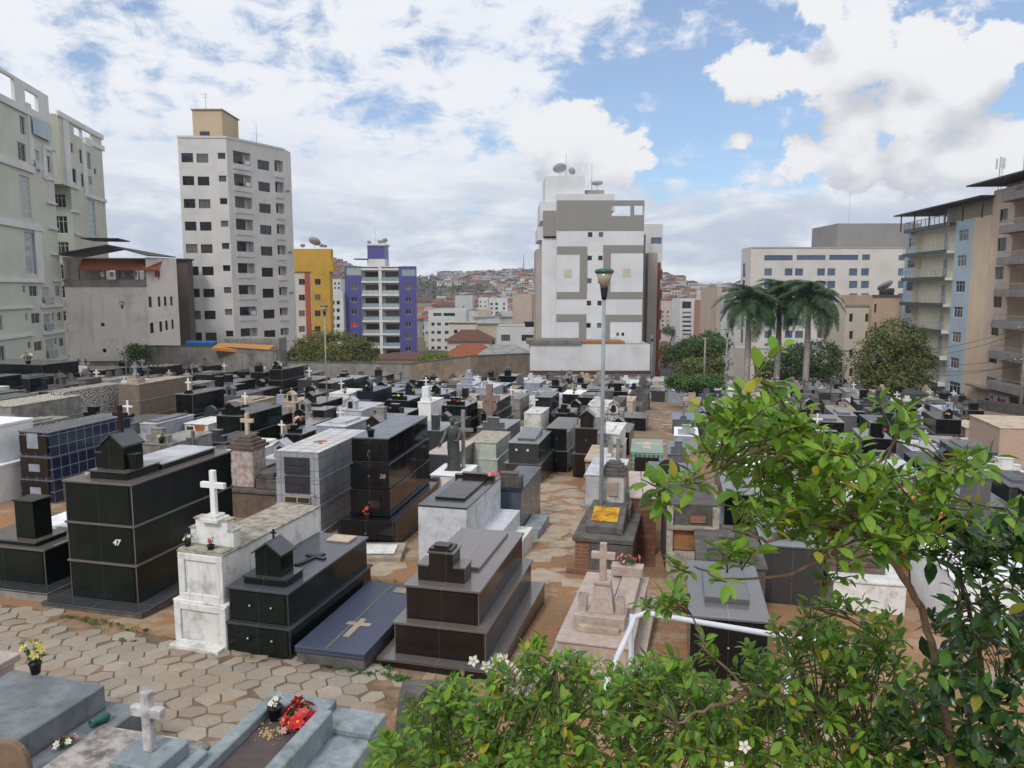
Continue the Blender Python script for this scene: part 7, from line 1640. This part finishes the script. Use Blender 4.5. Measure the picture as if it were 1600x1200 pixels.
plant('dark_leaved_bush','dark glossy leaved bush at the right edge below the lemon tree','bush',db,[
 [(2.55,3.1,0,db.z-.2,.06),(2.45,3.05,0,-3.2,.045),(2.3,2.95,0,-2.2,.03),(1540,1130,2.8,.012),(1530,1000,2.75,.009),(1500,900,2.7,.007),(1450,860,2.7,.004)],
 [(1540,1130,2.8,.009),(1600,1000,2.7,.007),(1610,880,2.7,.005),(1590,790,2.6,.003)],[(2.3,2.95,0,-2.2,.02),(1450,1160,2.8,.01),(1420,1080,2.8,.005)]],
 [(1540,870,85,45,2.4,3.1,40),(1470,870,55,35,2.5,2.9,18),(1590,815,28,35,2.4,2.9,5),(1560,960,70,60,2.4,3.1,32),(1500,1010,70,60,2.5,3.1,26),(1570,1080,60,80,2.4,3.1,34),(1480,1120,80,70,2.5,3.1,34),(1420,1170,60,40,2.6,3.0,12),(1590,850,24,50,2.2,2.5,10),(1560,1180,70,40,2.4,3.0,30),(1480,1190,60,30,2.5,3.0,16)],
 53,.07,8,(BSH,DKL,.3),BARK,dens=.72)
# weeds along the pavers
def weeds():
    rng=random.Random(9); m=MB()
    for (x0,y0,x1,y1,n) in ((100,962,240,990,46),(470,1030,700,1078,90),(560,1012,640,1070,40),(180,1000,210,1000,4),(300,1010,420,1040,8),(575,905,640,915,12)):
        for i in range(n):
            t=rng.random(); p=G(x0+(x1-x0)*t+rng.uniform(-5,5),y0+(y1-y0)*t+rng.uniform(-3,6)); p.z=gz(p.x,p.y)+.01
            for k in range(rng.randint(4,9)):
                g=rng.uniform(0,6.28); L_=rng.uniform(.02,.055); leaf(m,p+V((rng.uniform(-.03,.03),rng.uniform(-.03,.03),.01)),V((math.cos(g),math.sin(g),rng.uniform(.3,1.2))),V((0,0,1)),L_,L_*.28,LG,.2,rng)
    structure(m.build('weeds'),'stuff')
weeds()
# ---------- hillside houses ----------
def hillside():
    rng=random.Random(12); HW=[rough_mat('house_'+n,c,tuple(x*.8 for x in c),.3,tuple(x*.4 for x in c),.3,.2,.9,.0,False,.2,.12) for n,c in (('white',(.56,.55,.52)),('cream',(.50,.43,.33)),('grey',(.33,.31,.29)),('raw_brick',(.30,.17,.115)),('pink',(.46,.33,.29)),('pale_blue',(.36,.42,.45)),('yellow',(.50,.38,.14)))]
    HN=['white','cream','grey','raw brick','pink','pale blue','yellow']
    RN=[('faded red tiled',TILE_D),('orange tiled',TILE_O),('grey sheet',SHEETG),('flat cement',RFM)]; protos={}
    def proto(i,j):
        if (i,j) in protos: return protos[(i,j)],False
        w,d,h=rng.uniform(7,10),rng.uniform(7,9),rng.uniform(5,8.5); m=MB()
        m.box(-w/2,w/2,-d/2,d/2,-5,h,HW[i])
        if j==3: m.box(-w/2-.2,w/2+.2,-d/2-.2,d/2+.2,h,h+.4,RFM); m.box(-w*.2,w*.2,-d*.2,d*.2,h+.4,h+2,HW[i])
        else: m.prism([(-w/2-.6,h),(w/2+.6,h),(0,h+w*.17)],-d/2-.6,d/2+.6,RN[j][1],'y') if rng.random()<.5 else m.prism([(-d/2-.6,h),(d/2+.6,h),(0,h+d*.17)],-w/2-.6,w/2+.6,RN[j][1],'x')
        for fl in range(2):
            for k in range(3):
                x=-w*.36+k*w*.28; z=1.0+fl*2.9
                if z<h-1.5: m.box(x,x+1.1,-d/2-.05,-d/2+.1,z,z+1.2,DKF)
        m.box(w/2-.05,w/2+.05,-.6,.6,1.2,2.4,DKF)
        o=m.build('hillside_house'); tag(o,'%s house with a %s roof on the far hillside'%(HN[i],RN[j][0]),'house','houses on the far hillside'); protos[(i,j)]=o; return o,True
    spots=[]
    for k in range(30000):
        px=rng.choice((rng.uniform(648,845),rng.uniform(648,845),rng.uniform(648,845),rng.uniform(1015,1170),rng.uniform(1015,1170),rng.uniform(505,545))); D=rng.uniform(430,945); p=V(((px-800)/1200*D,D,0)); p.z=gz(p.x,p.y)
        q=proj(p)
        if q[1]>505 or mnoise.noise(V((p.x*.011,p.y*.009,7)))<-.16: continue
        if 645<px<690 and 425<q[1]<475: continue
        mn=7.6 if D<650 else 8.6
        if any((a-p).length<mn for a in spots): continue
        spots.append(p)
        if len(spots)>=850: break
    rest=MB()
    for n_,p in enumerate(spots):
        i=rng.choice((0,0,0,1,1,2,3,3,3,4,4,5,6)) if True else 0; j=rng.choice((0,0,1,2,2,3,3))
        if n_>=255:
            w,d,h=rng.uniform(6,9),rng.uniform(6,8),rng.uniform(4,8.5); M_=Matrix.Translation(p)@Matrix.Rotation(rng.uniform(-.5,.5),4,'Z'); rest.box(-w/2,w/2,-d/2,d/2,-5,h,HW[i],M_)
            if j==3: rest.box(-w/2-.2,w/2+.2,-d/2-.2,d/2+.2,h,h+.4,RFM,M_)
            else: rest.prism([(-w/2-.5,h),(w/2+.5,h),(0,h+w*.16)],-d/2-.5,d/2+.5,RN[j][1],'y',M_)
            for q in range(3):
                if rng.random()<.7: x=-w*.36+q*w*.28; rest.box(x,x+1.1,-d/2-.05,-d/2+.1,h-2.4,h-1.1,DKF,M_)
            continue
        o,new=proto(i,j); c=o if new else dup(o)
        c.location=p; c.rotation_euler=(0,0,rng.uniform(-.5,.5)); s=rng.uniform(.8,1.15); c.scale=(s,s,s*rng.uniform(.9,1.3))
    if rest.v: q=structure(rest.build('packed_hillside_houses'),'stuff'); q['label']='mass of further small houses packed on the far hillside'
    # far wood between the houses
    m=MB(); n=0; fl=leafm('far_wood_foliage',(.022,.038,.018),(.045,.055,.025),None,.05)
    while n<2300:
        D=rng.uniform(400,960); px=rng.uniform(380,1190); 
        dark=645<px<700 and D<760
        p=V(((px-800)/1200*D,D,0)); p.z=gz(p.x,p.y)
        if not dark and mnoise.noise(V((p.x*.02,p.y*.02,2)))<-.05: 
            if rng.random()<.6: continue
        if any(abs(a.x-p.x)<5 and abs(a.y-p.y)<5 for a in spots): n+=.2; continue
        H=rng.uniform(2.5,6); n+=1
        for k in range(7):
            c=p+V((rng.gauss(0,1.5),rng.gauss(0,1.5),H*rng.uniform(.2,1))); a=V((rng.uniform(-1,1),rng.uniform(-1,1),rng.uniform(-.4,.4))).normalized(); b=a.orthogonal().normalized(); s=rng.uniform(1.0,2.0)
            m.add([c-a*s,c-b*s*.7,c+a*s,c+b*s*.7],[(0,1,2,3)],fl)
    o=structure(m.build('far_wood'),'stuff'); o['label']='dark green trees between the far hillside houses'
    # lower town roofs at the foot of the hill
    rng=random.Random(77)
    k=0
    for (px,D) in [(rng.uniform(655,840),rng.uniform(230,430)) for _ in range(24)]+[(rng.uniform(1030,1125),rng.uniform(330,430)) for _ in range(8)]:
        p=V(((px-800)/1200*D,D,0)); p.z=gz(p.x,p.y); i=rng.choice((0,0,1,2,4)); j=rng.choice((0,1,2,3)); o,new=proto(i,j); c=o if new else dup(o); c.location=p; c.rotation_euler=(0,0,rng.uniform(-.4,.4)); c.scale=(1.2,1.2,rng.uniform(.9,1.6))
    # masts on the ridge
    p=V(((818-800)/1200*900,900,0)); p.z=gz(p.x,p.y); r=thing('ridge_mast','thin lattice mast on the hill ridge left of the white tower','mast',p); b=MB(); b.tube([(0,0,-2),(0,0,26)],[1.0,.35],4,ALU); b.build('lattice',r)
hillside()
# street going downhill right of the white tower
def street():
    m=rough_mat('asphalt',(.06,.06,.062),(.045,.045,.046),2,None,0,1,.9,.1); vs=[];fs=[]
    pts=[(23+ .02*i*4, 92+i*8) for i in range(28)]
    for i,(x,y) in enumerate(pts):
        x=.182*y+2.6
        for dx in(-3.2,3.2): vs.append((x+dx,y,gz(x+dx,y)+.05))
    for i in range(len(pts)-1): fs.append((2*i,2*i+1,2*i+3,2*i+2))
    structure(MB().add(vs,fs,m).build('road'))
street()
def side_street():
    vs=[];fs=[]
    for i in range(20):
        y=34+i*4
        for x in(41.5,49.5): vs.append((x,y,gz(x,y)+.05))
    for i in range(19): fs.append((2*i,2*i+1,2*i+3,2*i+2))
    structure(MB().add(vs,fs,_M['asphalt']).build('side_road'))
    a,b=V((41.0,36,0)),V((41.0,104,0)); r=thing('boundary_wall','low dark cement wall between the right tombs and the side street','wall',V((41,70,gz(41,70)))); m=MB()
    for i in range(17):
        y=36+i*4; z=gz(41,y)-r.location.z; z2=gz(41,y+4)-r.location.z; m.add([(-.12,y-70,z-.5),(.12,y-70,z-.5),(.12,y-66,z2-.5),(-.12,y-66,z2-.5),(-.12,y-70,z+.9),(.12,y-70,z+.9),(.12,y-66,z2+.9),(-.12,y-66,z2+.9)],[(4,5,6,7),(0,1,5,4),(1,2,6,5),(2,3,7,6),(3,0,4,7)],COD)
    m.build('wall_body',r)
side_street()
gt=thing('low_gate','low blue grey gate closing the far end of the dirt path','gate',G(1034,628)); MB().box(-1.3,1.3,0,.08,-.2,.85,BLP).build('gate_panel',gt,.01); MB().box(-1.42,-1.3,-.05,.13,-.2,1.0,WP).box(1.3,1.42,-.05,.13,-.2,1.0,WP).build('gate_posts',gt)
def air():
    m=bpy.data.materials.new('pale_haze'); m.use_nodes=True; t=m.node_tree; t.nodes.clear(); out=t.nodes.new('ShaderNodeOutputMaterial'); v=t.nodes.new('ShaderNodeVolumePrincipled')
    v.inputs['Color'].default_value=(.86,.91,1,1); v.inputs['Density'].default_value=.00027; v.inputs['Anisotropy'].default_value=.2; t.links.new(v.outputs[0],out.inputs['Volume'])
    o=MB().box(-1500,1500,-60,1100,-90,100,m).build('haze'); structure(o,'stuff'); o['label']='thin pale haze between the town and the hills'
if HAZE: air()
for o in bpy.data.objects:
    if o.parent is None and 'category' in o.keys() and 'kind' not in o.keys(): o['kind']='thing'
